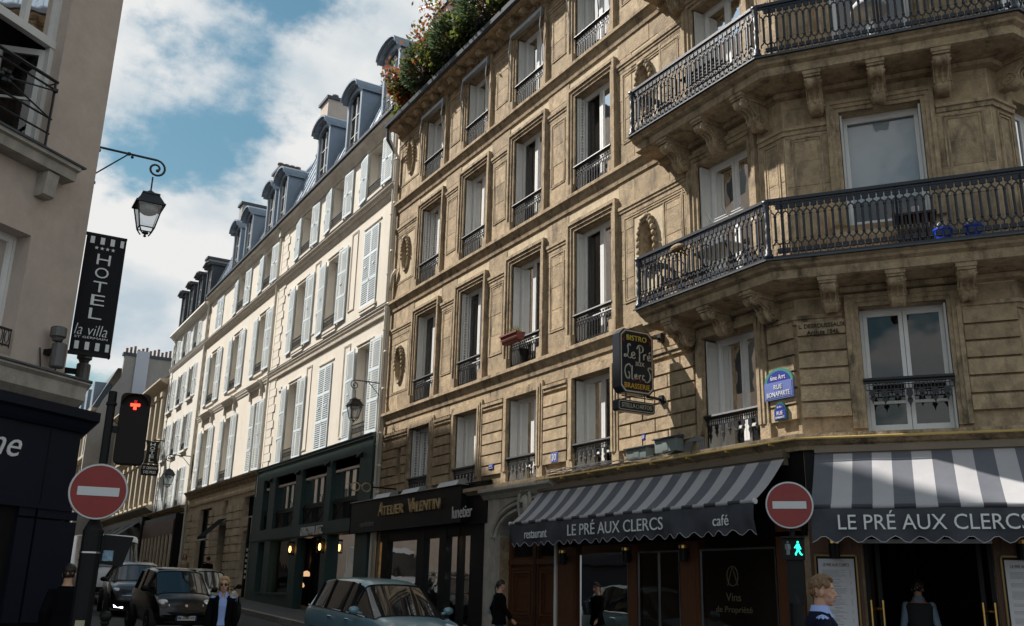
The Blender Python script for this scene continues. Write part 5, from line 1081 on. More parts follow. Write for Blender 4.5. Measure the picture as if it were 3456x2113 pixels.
# ------------------------------------------------------------------ striped awnings
def awning(fr, u0, u1, vt, zt, vf, zf, zb, s0, pitch, lab, rev, texts):
    aw = thing('striped_awning', lab, 'awning', fr.p((u0 + u1) / 2, vt, zt)); b = B(fr); n = int((u1 - u0) / .055); rows_ = 9
    sag = lambda u, f: -.05 * math.sin(math.pi * f) - .012 * math.sin(u * 5.3) * math.sin(math.pi * f) - .012 * math.sin(u * 11) * f * (1 - f)
    vs_ = [[(u0 + (u1 - u0) * i / n, vt + (vf - vt) * (j / rows_), zt + (zf - zt) * (j / rows_) + sag(u0 + (u1 - u0) * i / n, j / rows_)) for i in range(n + 1)] for j in range(rows_ + 1)]
    base = 0; b.v = [Vector(q) for r_ in vs_ for q in r_]
    for j in range(rows_):
        for i in range(n):
            um = u0 + (u1 - u0) * (i + .5) / n; b.f.append((j * (n + 1) + i, j * (n + 1) + i + 1, (j + 1) * (n + 1) + i + 1, (j + 1) * (n + 1) + i)); b.m.append(1 if ((um - s0) / pitch) % 1 < .5 else 0)
    b.o('canopy', [AW_G, AW_W], aw, smooth=True)
    b = B(fr); N = int((u1 - u0) / .02); sc_ = .31
    top = [(u0 + (u1 - u0) * i / N, vf + .015 + .008 * math.sin(i * .09), zf - .02) for i in range(N + 1)]; mid_ = [(p[0], vf + .02 + .018 * math.sin(p[0] * 7) + .01 * math.sin(p[0] * 17), (zf + zb) / 2) for p in top]
    bot = [(p[0], vf + .0 + .04 * math.sin(p[0] * 6.1 + 1), zb + .05 - .045 * math.cos(2 * math.pi * (p[0] - u0) / sc_)) for p in top]
    b.add(top + mid_ + bot, [(r_ * (N + 1) + i, r_ * (N + 1) + i + 1, (r_ + 1) * (N + 1) + i + 1, (r_ + 1) * (N + 1) + i) for r_ in range(2) for i in range(N)]); val = b.o('valance', AW_V, aw, smooth=True)
    B(fr).tube([(p[0], p[1] + .003, p[2] - .004) for p in bot[::3]], .006, 4).o('piping', AW_W, val)
    b = B(fr); k = int((u1 - u0) / (pitch / 2)); b.mi = 0
    for i in range(int((u1 - u0) / .055)):
        ua, ub = u0 + (u1 - u0) * i / n, u0 + (u1 - u0) * (i + 1) / n; b.mi = 1 if (((ua + ub) / 2 - s0) / pitch) % 1 < .5 else 0
        b.tube([(ua, vf, zf), (ub, vf, zf)], .035, 8, cap=False)
    b.o('front_bar', [mat('dark_bar_cloth', (.05, .05, .058), .8), AW_W], aw, smooth=True)
    b = B(fr); b.lathe((u0 - .01, vf, zf), [(.045, -.02), (.045, .01)], 8, (1, 0, 0)); b.lathe((u1 + .01, vf, zf), [(.045, -.01), (.045, .02)], 8, (1, 0, 0)); b.o('bar_cap', WPAINT, aw)
    b = B(fr); b.box(u0, u1, vt - .12, vt + .06, zt + .0, zt + .1); b.box(u0 + .02, u1 - .02, vt - .08, vt + .02, zt - .12, zt); b.o('cassette', mat('bronze_cassette', (.19, .15, .11), .5, var=.15), aw)
    b = B(fr)
    for u in (u0 + .3, u1 - .3, (u0 + u1) / 2): b.tube([(u, vt, zt - .25), (u + (.5 if u < (u0 + u1) / 2 else -.5), (vt + vf) / 2, (zt + zf) / 2 - .18), (u, vf - .04, zf)], .022, 6)
    b.o('folding_arm', GALV, aw)
    for (s, a, c, w0, w1) in texts: text(s, fr, a, c, w0, w1, vf + .045, LETTER_W, aw, right=-1 if rev else 1, ext=.004)
    return aw
awning(FR, 10.77, 18.06, .12, 3.76, .84, 3.03, 2.53, 10.77, .545, 'long grey and pale striped awning over the bistro windows beside the carriage door', True,
       [('LE PRÉ AUX CLERCS', 12.9, 15.8, 2.69, 2.96), ('restaurant', 16.55, 17.41, 2.69, 2.84), ('café', 11.3, 11.66, 2.69, 2.86)])
awning(FC, .17, 3.7, .12, 3.78, 1.3, 2.86, 2.37, .43, .553, 'grey and pale striped awning over the bistro door on the cut corner', False, [('LE PRÉ AUX CLERCS', .53, 2.9, 2.545, 2.80)])
b = B(); pts = [(11.24, 17.9, 3.9), (11.24, 10.4, 3.985)]; q = offset_path([(11.5, 20), (11.5, 10.488), (13.4205, 7.9005), (18, 7.9005)], .29)
b.tube([(q[1].x, 17.9, 3.99), (q[1].x, q[1].y, 3.99), (q[2].x, q[2].y, 3.99), (17, q[3].y, 3.99)], .02, 8)
for i in range(8): b.box(q[1].x - .03, q[1].x + .1, 10.9 + i, 10.93 + i, 3.94, 3.99)
solo(tag(b.o('gas_pipe', YPIPE), 'long yellow pipe running above the awnings and round the corner', 'pipe'))
b = B()
for k in range(5):
    pts = [(11.2 + .03 * math.sin(i * .9 + k), 17.5 - i * .28, 4.09 + .03 * math.sin(i * 1.3 + 2 * k) + .012 * k) for i in range(16 - k * 2)]; b.tube(pts, .009, 4)
for k in range(5): b.tube([(11.42, 13.25 - .04 * k, 4.12), (11.4, 13.1 - .05 * k, 4.3 + .02 * k), (11.42, 12.85 - .05 * k, 4.28), (11.42, 12.8 - .04 * k, 4.1)], .011, 4)
b.o('cable_bundle', mat('grey_cable', (.25, .25, .26), .6)); solo(tag(bpy.data.objects['cable_bundle'], 'tangle of grey cables lying on the ledge above the long awning', 'cables'))
for u0, u1, z0, z1, lab in ((14.12, 14.72, 4.1, 4.3, 'grey green metal box on the ledge, farther of the two by the bistro sign'), (13.27, 13.85, 4.14, 4.38, 'grey green metal box on the ledge, nearer of the two, beside the coiled cables')):
    ub = thing('utility_box', lab, 'utility box', FR.p((u0 + u1) / 2, .15, z0)); b = B(FR); b.box(u0, u1, .05, .25, z0, z1); b.box(u0 + .2, u0 + .36, .25, .26, z0 + .02, z1 - .06); b.o('body', mat('grey_green_enamel', (.20, .24, .23), .6, var=.1), ub); B(FR).prismu([(.02, z1), (.3, z1), (.3, z1 + .02), (.02, z1 + .08)], u0 - .03, u1 + .03).o('lid', ZINC_D, ub)
b = B(FR); b.tube([(13.72, .04, 5.16), (13.66, .04, 4.6), (13.7, .04, 4.35)], .014, 5); solo(tag(b.o('conduit', PIPE), 'thin pale conduit down the stone wall below the bistro sign bracket', 'conduit'))
# ------------------------------------------------------------------ hanging bistro sign
FS = Frame((0, 13.82, 0), (1, 0, 0), (0, -1, 0))
bs = thing('bistro_hanging_sign', 'large black hanging bistro sign with chamfered corners and cream script lettering', 'sign', (10.8, 13.82, 5.1))
def octo(u0, u1, w0, w1, c): return [(u0 + c, w0), (u1 - c, w0), (u1, w0 + c), (u1, w1 - c), (u1 - c, w1), (u0 + c, w1), (u0, w1 - c), (u0, w0 + c)]
U0, U1, W0, W1 = 10.37, 11.16, 5.19, 6.41
B(FS).prism(octo(U0, U1, W0, W1, .1), -.13, .09).o('box', mat('dark_sign_casing', (.02, .024, .032), .35), bs)
b = B(FS); o1, o2 = octo(U0 + .02, U1 - .02, W0 + .02, W1 - .02, .1), octo(U0 + .045, U1 - .045, W0 + .045, W1 - .045, .095)
b.add([(p[0], .096, p[1]) for p in o1 + o2], [(i, (i + 1) % 8, 8 + (i + 1) % 8, 8 + i) for i in range(8)]); b.o('border', mat('cream_sign_paint', (.50, .46, .36), .5), bs)
YEL = mat('yellow_sign_paint', (.72, .56, .08), .5); CRM = MATS['cream_sign_paint']; ORG = mat('amber_sign_paint', (.70, .40, .05), .5); REDP = mat('red_sign_paint', (.35, .02, .02), .5)
import math as _m
text('BISTRO', FS, U0 + .16, U1 - .16, W1 - .215, W1 - .115, .098, YEL, bs, ext=.003, bold=.006)
text('BRASSERIE', FS, U0 + .1, U1 - .1, W0 + .09, W0 + .19, .098, ORG, bs, ext=.003, bold=.004)
def script(strokes, u, w, s, m, r=.0145):
    b = B(FS)
    for st in strokes: 
        P_ = []
        for i in range(len(st) - 1):
            for f in (0, .34, .67):
                p0, p1, p2, p3 = st[max(0, i - 1)], st[i], st[i + 1], st[min(len(st) - 1, i + 2)]
                P_.append(tuple(.5 * (2 * p1[k] + (p2[k] - p0[k]) * f + (2 * p0[k] - 5 * p1[k] + 4 * p2[k] - p3[k]) * f * f + (3 * p1[k] - p0[k] - 3 * p2[k] + p3[k]) * f ** 3) for k in (0, 1)))
        P_.append(st[-1]); n = len(P_)
        b.tube([(u + p[0] * s, .1, w + p[1] * s) for p in P_], [r * (.5 + .6 * abs(math.sin(2.2 * math.pi * i / n + .6))) for i in range(n)], 5)
    b.o('lettering', m, bs)
Lc = [[(.42, .86), (.32, 1.0), (.2, .84), (.24, .5), (.12, .14), (-.08, .06), (-.06, .22), (.12, .16), (.34, 0), (.5, .08)]]
ec_ = lambda x: [[(x, .18), (x + .2, .28), (x + .14, .46), (x - .02, .36), (x, .08), (x + .16, 0), (x + .28, .1)]]
Pc = [[(.12, -.2), (.14, .4), (.12, .9)], [(-.1, .72), (.1, 1.0), (.4, .92), (.42, .6), (.16, .46)]]
rc = lambda x: [[(x, 0), (x, .4)], [(x, .26), (x + .12, .42), (x + .22, .36)]]
Cc_ = [[(.5, .86), (.36, 1.02), (.08, .84), (0, .5), (.12, .1), (.34, .02), (.4, .3), (.3, .5)]]
lc = lambda x: [[(x, .95), (x - .02, .1), (x + .08, 0)]]
cc = lambda x: [[(x + .22, .38), (x + .08, .44), (x, .2), (x + .1, 0), (x + .26, .08)]]
Sc = [[(.42, .92), (.24, 1.06), (.06, .9), (.2, .62), (.3, .3), (.14, -.1), (-.2, -.2), (-.3, -.02)]]
k = .27; zl = W0 + .66
script(Lc + ec_(.56), U0 + .13, zl, k, CRM); script(Pc + rc(.5), U0 + .42, zl, k, CRM); script(ec_(0) + [[(.1, .6), (.24, .74)]], U0 + .655, zl, k * .85, CRM)
text('aux', FS, U0 + .36, U0 + .57, W0 + .53, W0 + .61, .098, CRM, bs, ext=.003, bold=.004)
script(Cc_ + lc(.62), U0 + .11, W0 + .265, k, CRM); script(ec_(0), U0 + .345, W0 + .275, k * .72, CRM); script(rc(0), U0 + .44, W0 + .275, k * .72, CRM); script(cc(0), U0 + .515, W0 + .275, k * .72, CRM); script(Sc, U0 + .64, W0 + .285, k * .85, CRM)
script([[(0, 0), (-.1, .16), (.02, .3)]], U0 + .1, W1 - .26, .26, REDP, .013); script([[(0, 0), (.1, .16), (-.02, .3)]], U1 - .1, W1 - .26, .26, REDP, .013); script([[(0, 0), (.2, .18), (.5, .18), (.66, 0), (.5, -.06)]], U0 + .3, W0 + .235, .26, REDP, .01)
b = B(FS); b.tube([(U1 - .1, 0, 6.33), (11.5, 0, 6.38)], .03, 6); b.tube([(U1 - .1, 0, 5.19), (11.5, 0, 5.17)], .03, 6); b.box(11.38, 11.5, -.05, .05, 6.3, 6.46); b.box(11.38, 11.5, -.05, .05, 5.09, 5.25)
for x in (U0 + .2, U1 - .15): b.tube([(x, 0, W0), (x, 0, 5.06)], .012, 5)
b.tube([(U0 + .1, 0, 5.14), (U1 + .05, 0, 5.14)], .012, 5); b.o('bracket_arm', IRON, bs)
B(FS).prism(octo(U0 - .03, U1 + .04, 4.85, 5.06, .03), -.1, .06).o('lower_box', MATS['dark_sign_casing'], bs)
b = B(FS); o1, o2 = octo(U0 - .01, U1 + .02, 4.87, 5.04, .03), octo(U0, U1 + .01, 4.882, 5.028, .028); b.add([(p[0], .064, p[1]) for p in o1 + o2], [(i, (i + 1) % 8, 8 + (i + 1) % 8, 8 + i) for i in range(8)]); b.o('border', CRM, bs)
text('STELLA', FS, U0 + .06, U0 + .37, 4.92, 5.0, .064, CRM, bs, ext=.003); text('ARTOIS', FS, U0 + .47, U1 - .03, 4.92, 5.0, .064, CRM, bs, ext=.003)
B(FS).tube([(U0 + .42 + .035 * math.cos(i * .8), .066, 4.955 + .035 * math.sin(i * .8)) for i in range(8)], .005, 4, closed=True).o('emblem', CRM, bs)
# ------------------------------------------------------------------ enamel plates
def plate(fr, u0, u1, w0, w1, v, m, bm, name, label, cat, lines, right=-1, arch=False):
    t = thing(name, label, cat, fr.p((u0 + u1) / 2, v, w0)); B(fr).box(u0, u1, v - .03, v, w0, w1).o('border', bm, t); g = min(u1 - u0, w1 - w0) * .07
    B(fr).box(u0 + g, u1 - g, v, v + .006, w0 + g, w1 - g).o('plate', m, t)
    if arch:
        hh = arch; mid_ = (u0 + u1) / 2; hw = (u1 - u0) * .42
        for s, mm, vv in ((1, bm, v - .0), (.8, m, v + .008)): B(fr).prism([(mid_ + hw * s * math.cos(math.pi * i / 12), w1 - .01 + hh * s * math.sin(math.pi * i / 12)) for i in range(13)], v - .03, vv).o('arched_top', mm, t)
    for (s, f0, f1, z0, z1) in lines:
        a, c = u0 + (u1 - u0) * (f0 if right > 0 else 1 - f1), u0 + (u1 - u0) * (f1 if right > 0 else 1 - f0); text(s, fr, a, c, w0 + (w1 - w0) * z0, w0 + (w1 - w0) * z1, v + .012, WHITEE, t, right=right, ext=.003)
    return t
plate(FR, 10.53, 11.15, 4.71, 5.0, .11, BLUEL, MATS['faded_enamel_blue'], 'street_name_plate', 'large faded blue enamel street name plate with rounded arrondissement top on the corner wall', 'street sign', [('RUE', .36, .64, .56, .82), ('BONAPARTE', .1, .9, .16, .42)])
t = thing('arrondissement_plate', 'half round deep blue plate with pale green edge above the large faded street name plate', 'street sign', FR.p(10.84, .11, 5.0))
for s, mm, vv in ((1, GREENL, .10), (.8, BLUEP, .108)): B(FR).prism([(10.84 + .31 * s * math.cos(math.pi * i / 14), 5.0 + .22 * s * math.sin(math.pi * i / 14)) for i in range(15)], .05, vv).o('plate', mm, t)
text('6me Arrt', FR, 10.68, 11.0, 5.03, 5.11, .112, WHITEE, t, right=-1, ext=.003)
plate(FR, 10.70, 10.96, 4.36, 4.55, .11, BLUEP, GREENP, 'street_name_plate', 'small dark blue street plate in a green frame with arched top, lowest on the corner wall', 'street sign', [('RUE', .25, .75, .45, .78), ('BONAPARTE', .14, .86, .16, .34), ('6e Arr.', .3, .7, 1.05, 1.25)], arch=.12)
plate(FD, 15.13, 15.37, 4.0, 4.2, .062, BLUEL, BLUEL, 'house_number_plate', 'pale blue house number plate reading thirty on the stone courses between two mezzanine windows', 'number plate', [('30', .2, .8, .2, .82)])
plate(FD, 12.47, 12.57, 4.1, 4.21, .062, BLUEP, BLUEP, 'house_number_plate', 'tiny dark blue number plate reading thirty below the hanging bistro sign', 'number plate', [('30', .2, .8, .25, .75)])
plate(FD, 17.6, 17.83, 4.1, 4.22, .062, BLUEP, BLUEP, 'gas_plate', 'small blue enamel gas plate near the optician flashing', 'plate', [('GAZ', .2, .8, .5, .85), ('A TOUS LES ETAGES', .1, .9, .15, .3)])
# ------------------------------------------------------------------ wall lanterns
def lantern(label, M, armlen=1.0, group=None):
    t = thing('street_lantern', label, 'street lamp', (0, 0, 0), group)                       # local: wall at x=0, arm towards +x
    b = B(); b.tube([(0, 0, 0), (.55, 0, .0), (armlen - .12, 0, .0)], .022, 6)
    cx, cz = armlen - .12, -.17; pts = []
    for i in range(24):
        r_ = .17 * (1 - i / 30); a_ = math.pi / 2 - i * .38; pts.append((cx + r_ * math.cos(a_), 0, cz + r_ * math.sin(a_)))
    b.tube(pts, .02, 6); b.ball(pts[-1], .035, 6); b.tube([(0, 0, -.55), (.52, 0, -.02)], .014, 5); b.ball((.54, 0, 0), .04, 6); b.ball((.6, 0, -.05), .03, 6)
    b.box(0, .03, -.04, .04, -.8, .1); b.ball((.03, 0, -.68), .045, 6); b.ball((.04, 0, -.06), .04, 6); b.o('bracket_arm', IRON, t)
    lx = armlen - .16; z = -.36
    b = B(); b.tube([(lx, 0, z + .02), (lx, 0, z - .28)], .014, 6); b.lathe((lx, 0, z - .34), [(.10, 0), (.12, .02), (.07, .06), (.03, .09)], 10)
    def sq(r0, z0, r1, z1): b.add([(lx + s * r0, u * r0, z0) for s, u in ((-1, -1), (1, -1), (1, 1), (-1, 1))] + [(lx + s * r1, u * r1, z1) for s, u in ((-1, -1), (1, -1), (1, 1), (-1, 1))], [(0, 1, 5, 4), (1, 2, 6, 5), (2, 3, 7, 6), (3, 0, 4, 7), (0, 1, 2, 3), (4, 5, 6, 7)])
    sq(.14, z - .36, .235, z - .53); sq(.25, z - .53, .25, z - .56); b.box(lx - .15, lx + .15, -.15, .15, z - .36, z - .33); b.o('roof', IRON, t)
    b = B(); z0, z1 = z - .56, z - .98
    for s, u in ((-1, -1), (1, -1), (1, 1), (-1, 1)): b.tube([(lx + s * .21, u * .21, z0), (lx + s * .125, u * .125, z1), (lx + s * .07, u * .07, z1 - .1)], .013, 5); b.tube([(lx + s * .125, u * .125, z1), (lx - u * .125, s * .125, z1)], .012, 4)
    b.lathe((lx, 0, z1 - .16), [(.01, 0), (.03, .02), (.012, .05), (.06, .07), (.06, .09)], 8); b.o('cage', IRON, t)
    b = B()
    for i, (s, u) in enumerate(((-1, -1), (1, -1), (1, 1), (-1, 1))):
        s2, u2 = ((1, -1), (1, 1), (-1, 1), (-1, -1))[i]; b.add([(lx + s * .2, u * .2, z0), (lx + s2 * .2, u2 * .2, z0), (lx + s2 * .12, u2 * .12, z1), (lx + s * .12, u * .12, z1)], [(0, 1, 2, 3)])
    b.o('pane', glass('lantern_glass', (.75, .78, .8), .9, 1.4, .05) if 'lantern_glass' not in MATS else MATS['lantern_glass'], t)
    B().lathe((lx, 0, z0 - .1), [(.17, .09), (.16, .0), (.1, -.04)], 8).o('reflector', LAMPG, t)
    t.matrix_basis = M; return t
la = lantern('black street lantern on a scrolled arm against the sky, left of the street', Matrix.Translation((1.32, 16.62, 8.86)) @ Matrix.Scale(.98, 4), 1.15)
dup(la, Matrix.Translation((11.5, 27.72, 7.9)) @ Matrix.Rotation(math.pi, 4, 'Z') @ Matrix.Scale(.9, 4), 'black street lantern on a scrolled arm before the first cream house shutters')
dup(la, Matrix.Translation((11.5, 53.9, 8.35)) @ Matrix.Rotation(math.pi, 4, 'Z') @ Matrix.Scale(1.2, 4), 'farther black street lantern at the joint of the second cream house and the white house')
# ------------------------------------------------------------------ hotel banner, small hotel sign, floodlights
FB = Frame((1.36, 16.3, 0), (1, 0, 0), (0, -1, 0)); hb = thing('hotel_banner', 'tall black hotel banner with white letters fixed to the left building below the lantern', 'banner', (1.66, 16.3, 5.1))
B(FB).box(0, .6, -.03, .03, 5.16, 7.14).o('cloth', mat('black_banner_cloth', (.014, .014, .018), .8, var=.15, spec=.2), hb)
b = B(FB); b.box(-.06, .62, -.035, .035, 7.14, 7.18); b.box(-.06, .62, -.035, .035, 5.11, 5.16); b.box(.59, .615, -.035, .035, 5.1, 7.18); b.o('banner_frame', BLACK, hb)
b = B(FB)
for i in range(4): u = .06 + i * .155; b.box(u, u + .065 if i < 3 else .58, .03, .034, 7.0, 7.12); b.box(u, u + .065 if i < 3 else .58, .03, .034, 5.2, 5.33)
b.o('white_checks', LETTER_S, hb); b = B(FB)
for i in range(4): cx = .17 + i * .085; b.prism([(cx + (.034 if j % 2 == 0 else .014) * math.sin(j * math.pi / 5), 6.93 + (.034 if j % 2 == 0 else .014) * math.cos(j * math.pi / 5)) for j in range(10)], .03, .035)
b.o('stars', LETTER_S, hb)
for c_, z0 in zip('HOTEL', (6.65, 6.42, 6.18, 5.95, 5.72)): text(c_, FB, .2, .41 if c_ != 'L' else .4, z0, z0 + .18, .034, LETTER_S, hb, bold=-.004)
text('la villa', FB, .03, .52, 5.44, 5.62, .034, LETTER_S, hb, shear=.2, bold=-.012); text('ST GERMAIN', FB, .04, .54, 5.385, 5.42, .034, LETTER_S, hb)
FH = Frame((11.5, 62.3, 0), (-1, 0, 0), (0, -1, 0)); hs = thing('small_hotel_sign', 'small black hotel sign with scalloped outline projecting from the white house', 'sign', (10.6, 62.3, 8))
b = B(Frame((10.75, 62.3, 0), (1, 0, 0), (0, -1, 0))); Z0, Z1 = 8.72, 10.15
b.prism([(-.42, Z0), (-.33, Z0 + .4), (-.32, Z1 - .3), (-.42, Z1), (0, Z1 - .06), (.42, Z1), (.32, Z1 - .3), (.33, Z0 + .4), (.42, Z0), (0, Z0 + .06)], -.1, .1); b.prism([(-.48, 8.0), (-.54, 8.33), (-.48, 8.66), (.48, 8.66), (.54, 8.33), (.48, 8.0)], -.1, .1); b.o('board', BLACKP, hs)
FHs = Frame((10.75, 62.3, 0), (1, 0, 0), (0, -1, 0))
for i, c_ in enumerate('HOTEL'): text(c_, FHs, -.14, .14, Z1 - .34 - i * .245, Z1 - .14 - i * .245, .11, LETTER_S, hs, ext=.01)
text('ST GERMAIN', FHs, -.42, .42, 8.38, 8.54, .11, LETTER_S, hs, ext=.01); text('DES PRES', FHs, -.36, .36, 8.12, 8.28, .11, LETTER_S, hs, ext=.01); B(FHs).tube([(0, 0, 10.2), (.8, 0, 10.2)], .04, 5).o('arm', IRON, hs)
for fr, u, v, lab in ((FL, .36, .2, 'grey cylinder floodlight with capped top on the taupe wall above the shop cornice'), (FLS, .9, .35, 'second grey cylinder floodlight seen past the corner of the taupe building')):
    fl = thing('floodlight', lab, 'floodlight', fr.p(u, v, 4.7), 'floodlights above the left shop cornice'); GB = mat('bronze_grey_casing', (.13, .13, .13), .45, metal=.3)
    B(fr).lathe((u, v, 4.72), [(.10, 0), (.11, .02), (.11, .36), (.09, .38)], 12).o('lower_drum', GB, fl); B(fr).lathe((u + .06, v, 5.12), [(.07, 0), (.09, .05), (.12, .07), (.12, .2), (.1, .22)], 12).o('upper_drum', GB, fl)
    b = B(fr); b.box(u - .02, u + .1, .0, v, 4.92, 5.0); b.tube([(u - .02, v, 5.0), (u + .05, v + .06, 5.15)], .02, 5); b.tube([(u, v, 4.7), (u, v - .1, 4.62), (u + .15, .05, 4.68), (u + .2, .03, 5.0)], .01, 4); b.o('bracket', BLACK, fl)
# ------------------------------------------------------------------ no entry posts
def disc(fr, u, v, w, r, par):
    B(fr).lathe((u, v, w), [(r * .97, -.02), (r, -.01), (r, .012), (r * .985, .016)], 40, (0, 1, 0)).o('sign_rim', GALV, par); B(fr).lathe((u, v, w), [(r * .975, .0), (r * .975, .018)], 40, (0, 1, 0)).o('white_edge', SIGNW, par); B(fr).lathe((u, v, w), [(r * .93, .0), (r * .93, .022)], 40, (0, 1, 0)).o('no_entry_disc', RED, par); B(fr).box(u - r * .70, u + r * .70, v + .02, v + .027, w - r * .155, w + r * .155).o('white_bar', SIGNW, par)
gz = ground(12.3); FP = Frame((1.59, 12.32, 0), (.985, -.17, 0), (-.17, -.985, 0))
tp = thing('traffic_post', 'thick black post with round no entry sign and dark signal back showing a red cross', 'traffic post', (1.59, 12.32, gz))
b = B(FP); b.lathe((0, 0, gz), [(.115, 0), (.115, 2.2), (.06, 2.32), (.05, 2.34), (.05, 3.85), (.045, 3.86)], 14); b.lathe((0, 0, 1.93), [(.117, 0), (.119, .0), (.119, .02), (.117, .02)], 14); b.lathe((0, 0, 3.68), [(.05, 0), (.062, .01), (.062, .04), (.05, .05)], 12); b.o('post', BLACK, tp)
B(FP).lathe((0, 0, 1.94), [(.118, 0), (.121, .0), (.121, .018), (.118, .018)], 14).o('steel_band', STEEL, tp)
disc(FP, -.0, .135, 2.64, .325, tp)
b = B(FP); b.box(.05, .13, -.02, .02, 3.36, 3.44); b.o('side_arm', BLACK, tp)
n = 5; rr = .06
def rrect(u0, u1, w0, w1, r): return [(u1 - r + r * math.cos(a), w1 - r + r * math.sin(a)) for a in [i * math.pi / 10 for i in range(6)]] + [(u0 + r - r * math.sin(a), w1 - r + r * math.cos(a)) for a in [i * math.pi / 10 for i in range(6)]] + [(u0 + r - r * math.cos(a), w0 + r - r * math.sin(a)) for a in [i * math.pi / 10 for i in range(6)]] + [(u1 - r + r * math.sin(a), w0 + r - r * math.cos(a)) for a in [i * math.pi / 10 for i in range(6)]]
b = B(FP); b.prism(rrect(.1, .445, 2.99, 3.86, .06), -.12, .0); b.prism(rrect(.11, .435, 3.0, 3.85, .06), 0, .02); b.o('signal_back_board', mat('dark_brown_plastic', (.012, .008, .008), .5, spec=.2), tp)
b = B(FP); b.tube([(.27 + .14 * math.cos(math.pi * i / 10), .02 + .0, 3.72 + .11 * math.sin(math.pi * i / 10)) for i in range(11)], .012, 5); b.add([(.27 + .15 * math.cos(math.pi * i / 10), vv, 3.72 + .12 * math.sin(math.pi * i / 10)) for vv in (.02, .12) for i in range(11)], [(i, i + 1, 12 + i, 11 + i) for i in range(10)]); b.o('signal_hood', BLACK, tp)
b = B(FP); b.box(.215, .325, .021, .03, 3.695, 3.73); b.box(.252, .288, .021, .0305, 3.655, 3.695); b.o('red_cross', REDL, tp); B(FP).box(.252, .288, .021, .03, 3.73, 3.77).o('red_cross_arm', mat('dim_red_cross', (.3, .02, .02), .5, emit=(1, .02, .02), estr=.25), tp)
b = B(FP); b.prism([(.12, 1.83), (.36, 1.80), (.45, 2.14), (.12, 2.16)], -.2, -.0); b.box(.05, .14, -.04, .02, 1.95, 2.05); b.prism([(.1, 1.82), (.13, 1.82), (.13, 2.15), (.1, 2.15)], -.02, .03); b.o('pedestrian_signal', BLACK, tp)
B(FP).box(.135, .25, .0, .004, 1.86, 1.98).o('torn_sticker', mat('torn_blue_sticker', (.2, .32, .42), .7, var=.6, vscale=25), tp); B(FP).box(-.05, .05, .112, .118, .95, 1.2).o('cream_label', mat('cream_label', (.4, .36, .25), .6), tp)
yaw = math.atan2(10.27, 9.67); FQ = Frame((10.27, 9.67, 0), (math.cos(yaw - .03), -math.sin(yaw - .03), 0), (-math.sin(yaw - .03), -math.cos(yaw - .03), 0))
rp_ = thing('traffic_post', 'black post with round no entry sign above a lit green walking figure signal', 'traffic post', (10.27, 9.67, 0))
b = B(FQ); b.lathe((0, -.06, 0), [(.1, 0), (.1, 1.55), (.05, 1.9), (.04, 1.92), (.04, 3.15)], 12); b.box(-.1, .12, -.12, .02, 1.55, 2.15); b.o('post', BLACK, rp_)
disc(FQ, -.02, .05, 2.87, .325, rp_)
b = B(FQ); b.box(-.15, .15, -.12, .06, 2.13, 2.43); b.box(-.16, .16, .06, .12, 2.42, 2.44); b.o('signal_box', BLACK, rp_)
def walker(u, w, s, m, name, stride):
    b = B(FQ); v = .062
    def bar(a, c, r_): b.tube([(u + a[0] * s, v, w + a[1] * s), (u + c[0] * s, v, w + c[1] * s)], r_ * s, 5)
    b.ball((u, v, w + .92 * s), .085 * s, 7, (1, .3, 1)); bar((0, .8), (0, .42), .12)
    if stride: bar((0, .42), (-.2, .04), .06); bar((0, .42), (.2, .04), .06); bar((-.05, .76), (-.24, .5), .045); bar((.05, .76), (.2, .42), .045); bar((-.2, .04), (-.12, .02), .05); bar((.2, .04), (.29, .04), .05)
    else: bar((-.06, .42), (-.06, .02), .065); bar((.06, .42), (.06, .02), .065); bar((-.14, .78), (-.16, .4), .045); bar((.14, .78), (.16, .4), .045)
    b.o(name, m, rp_)
walker(-.075, 2.19, .19, mat('unlit_grey_figure', (.20, .21, .23), .5), 'standing_figure', False); walker(.06, 2.19, .19, GRNL, 'walking_figure', True)
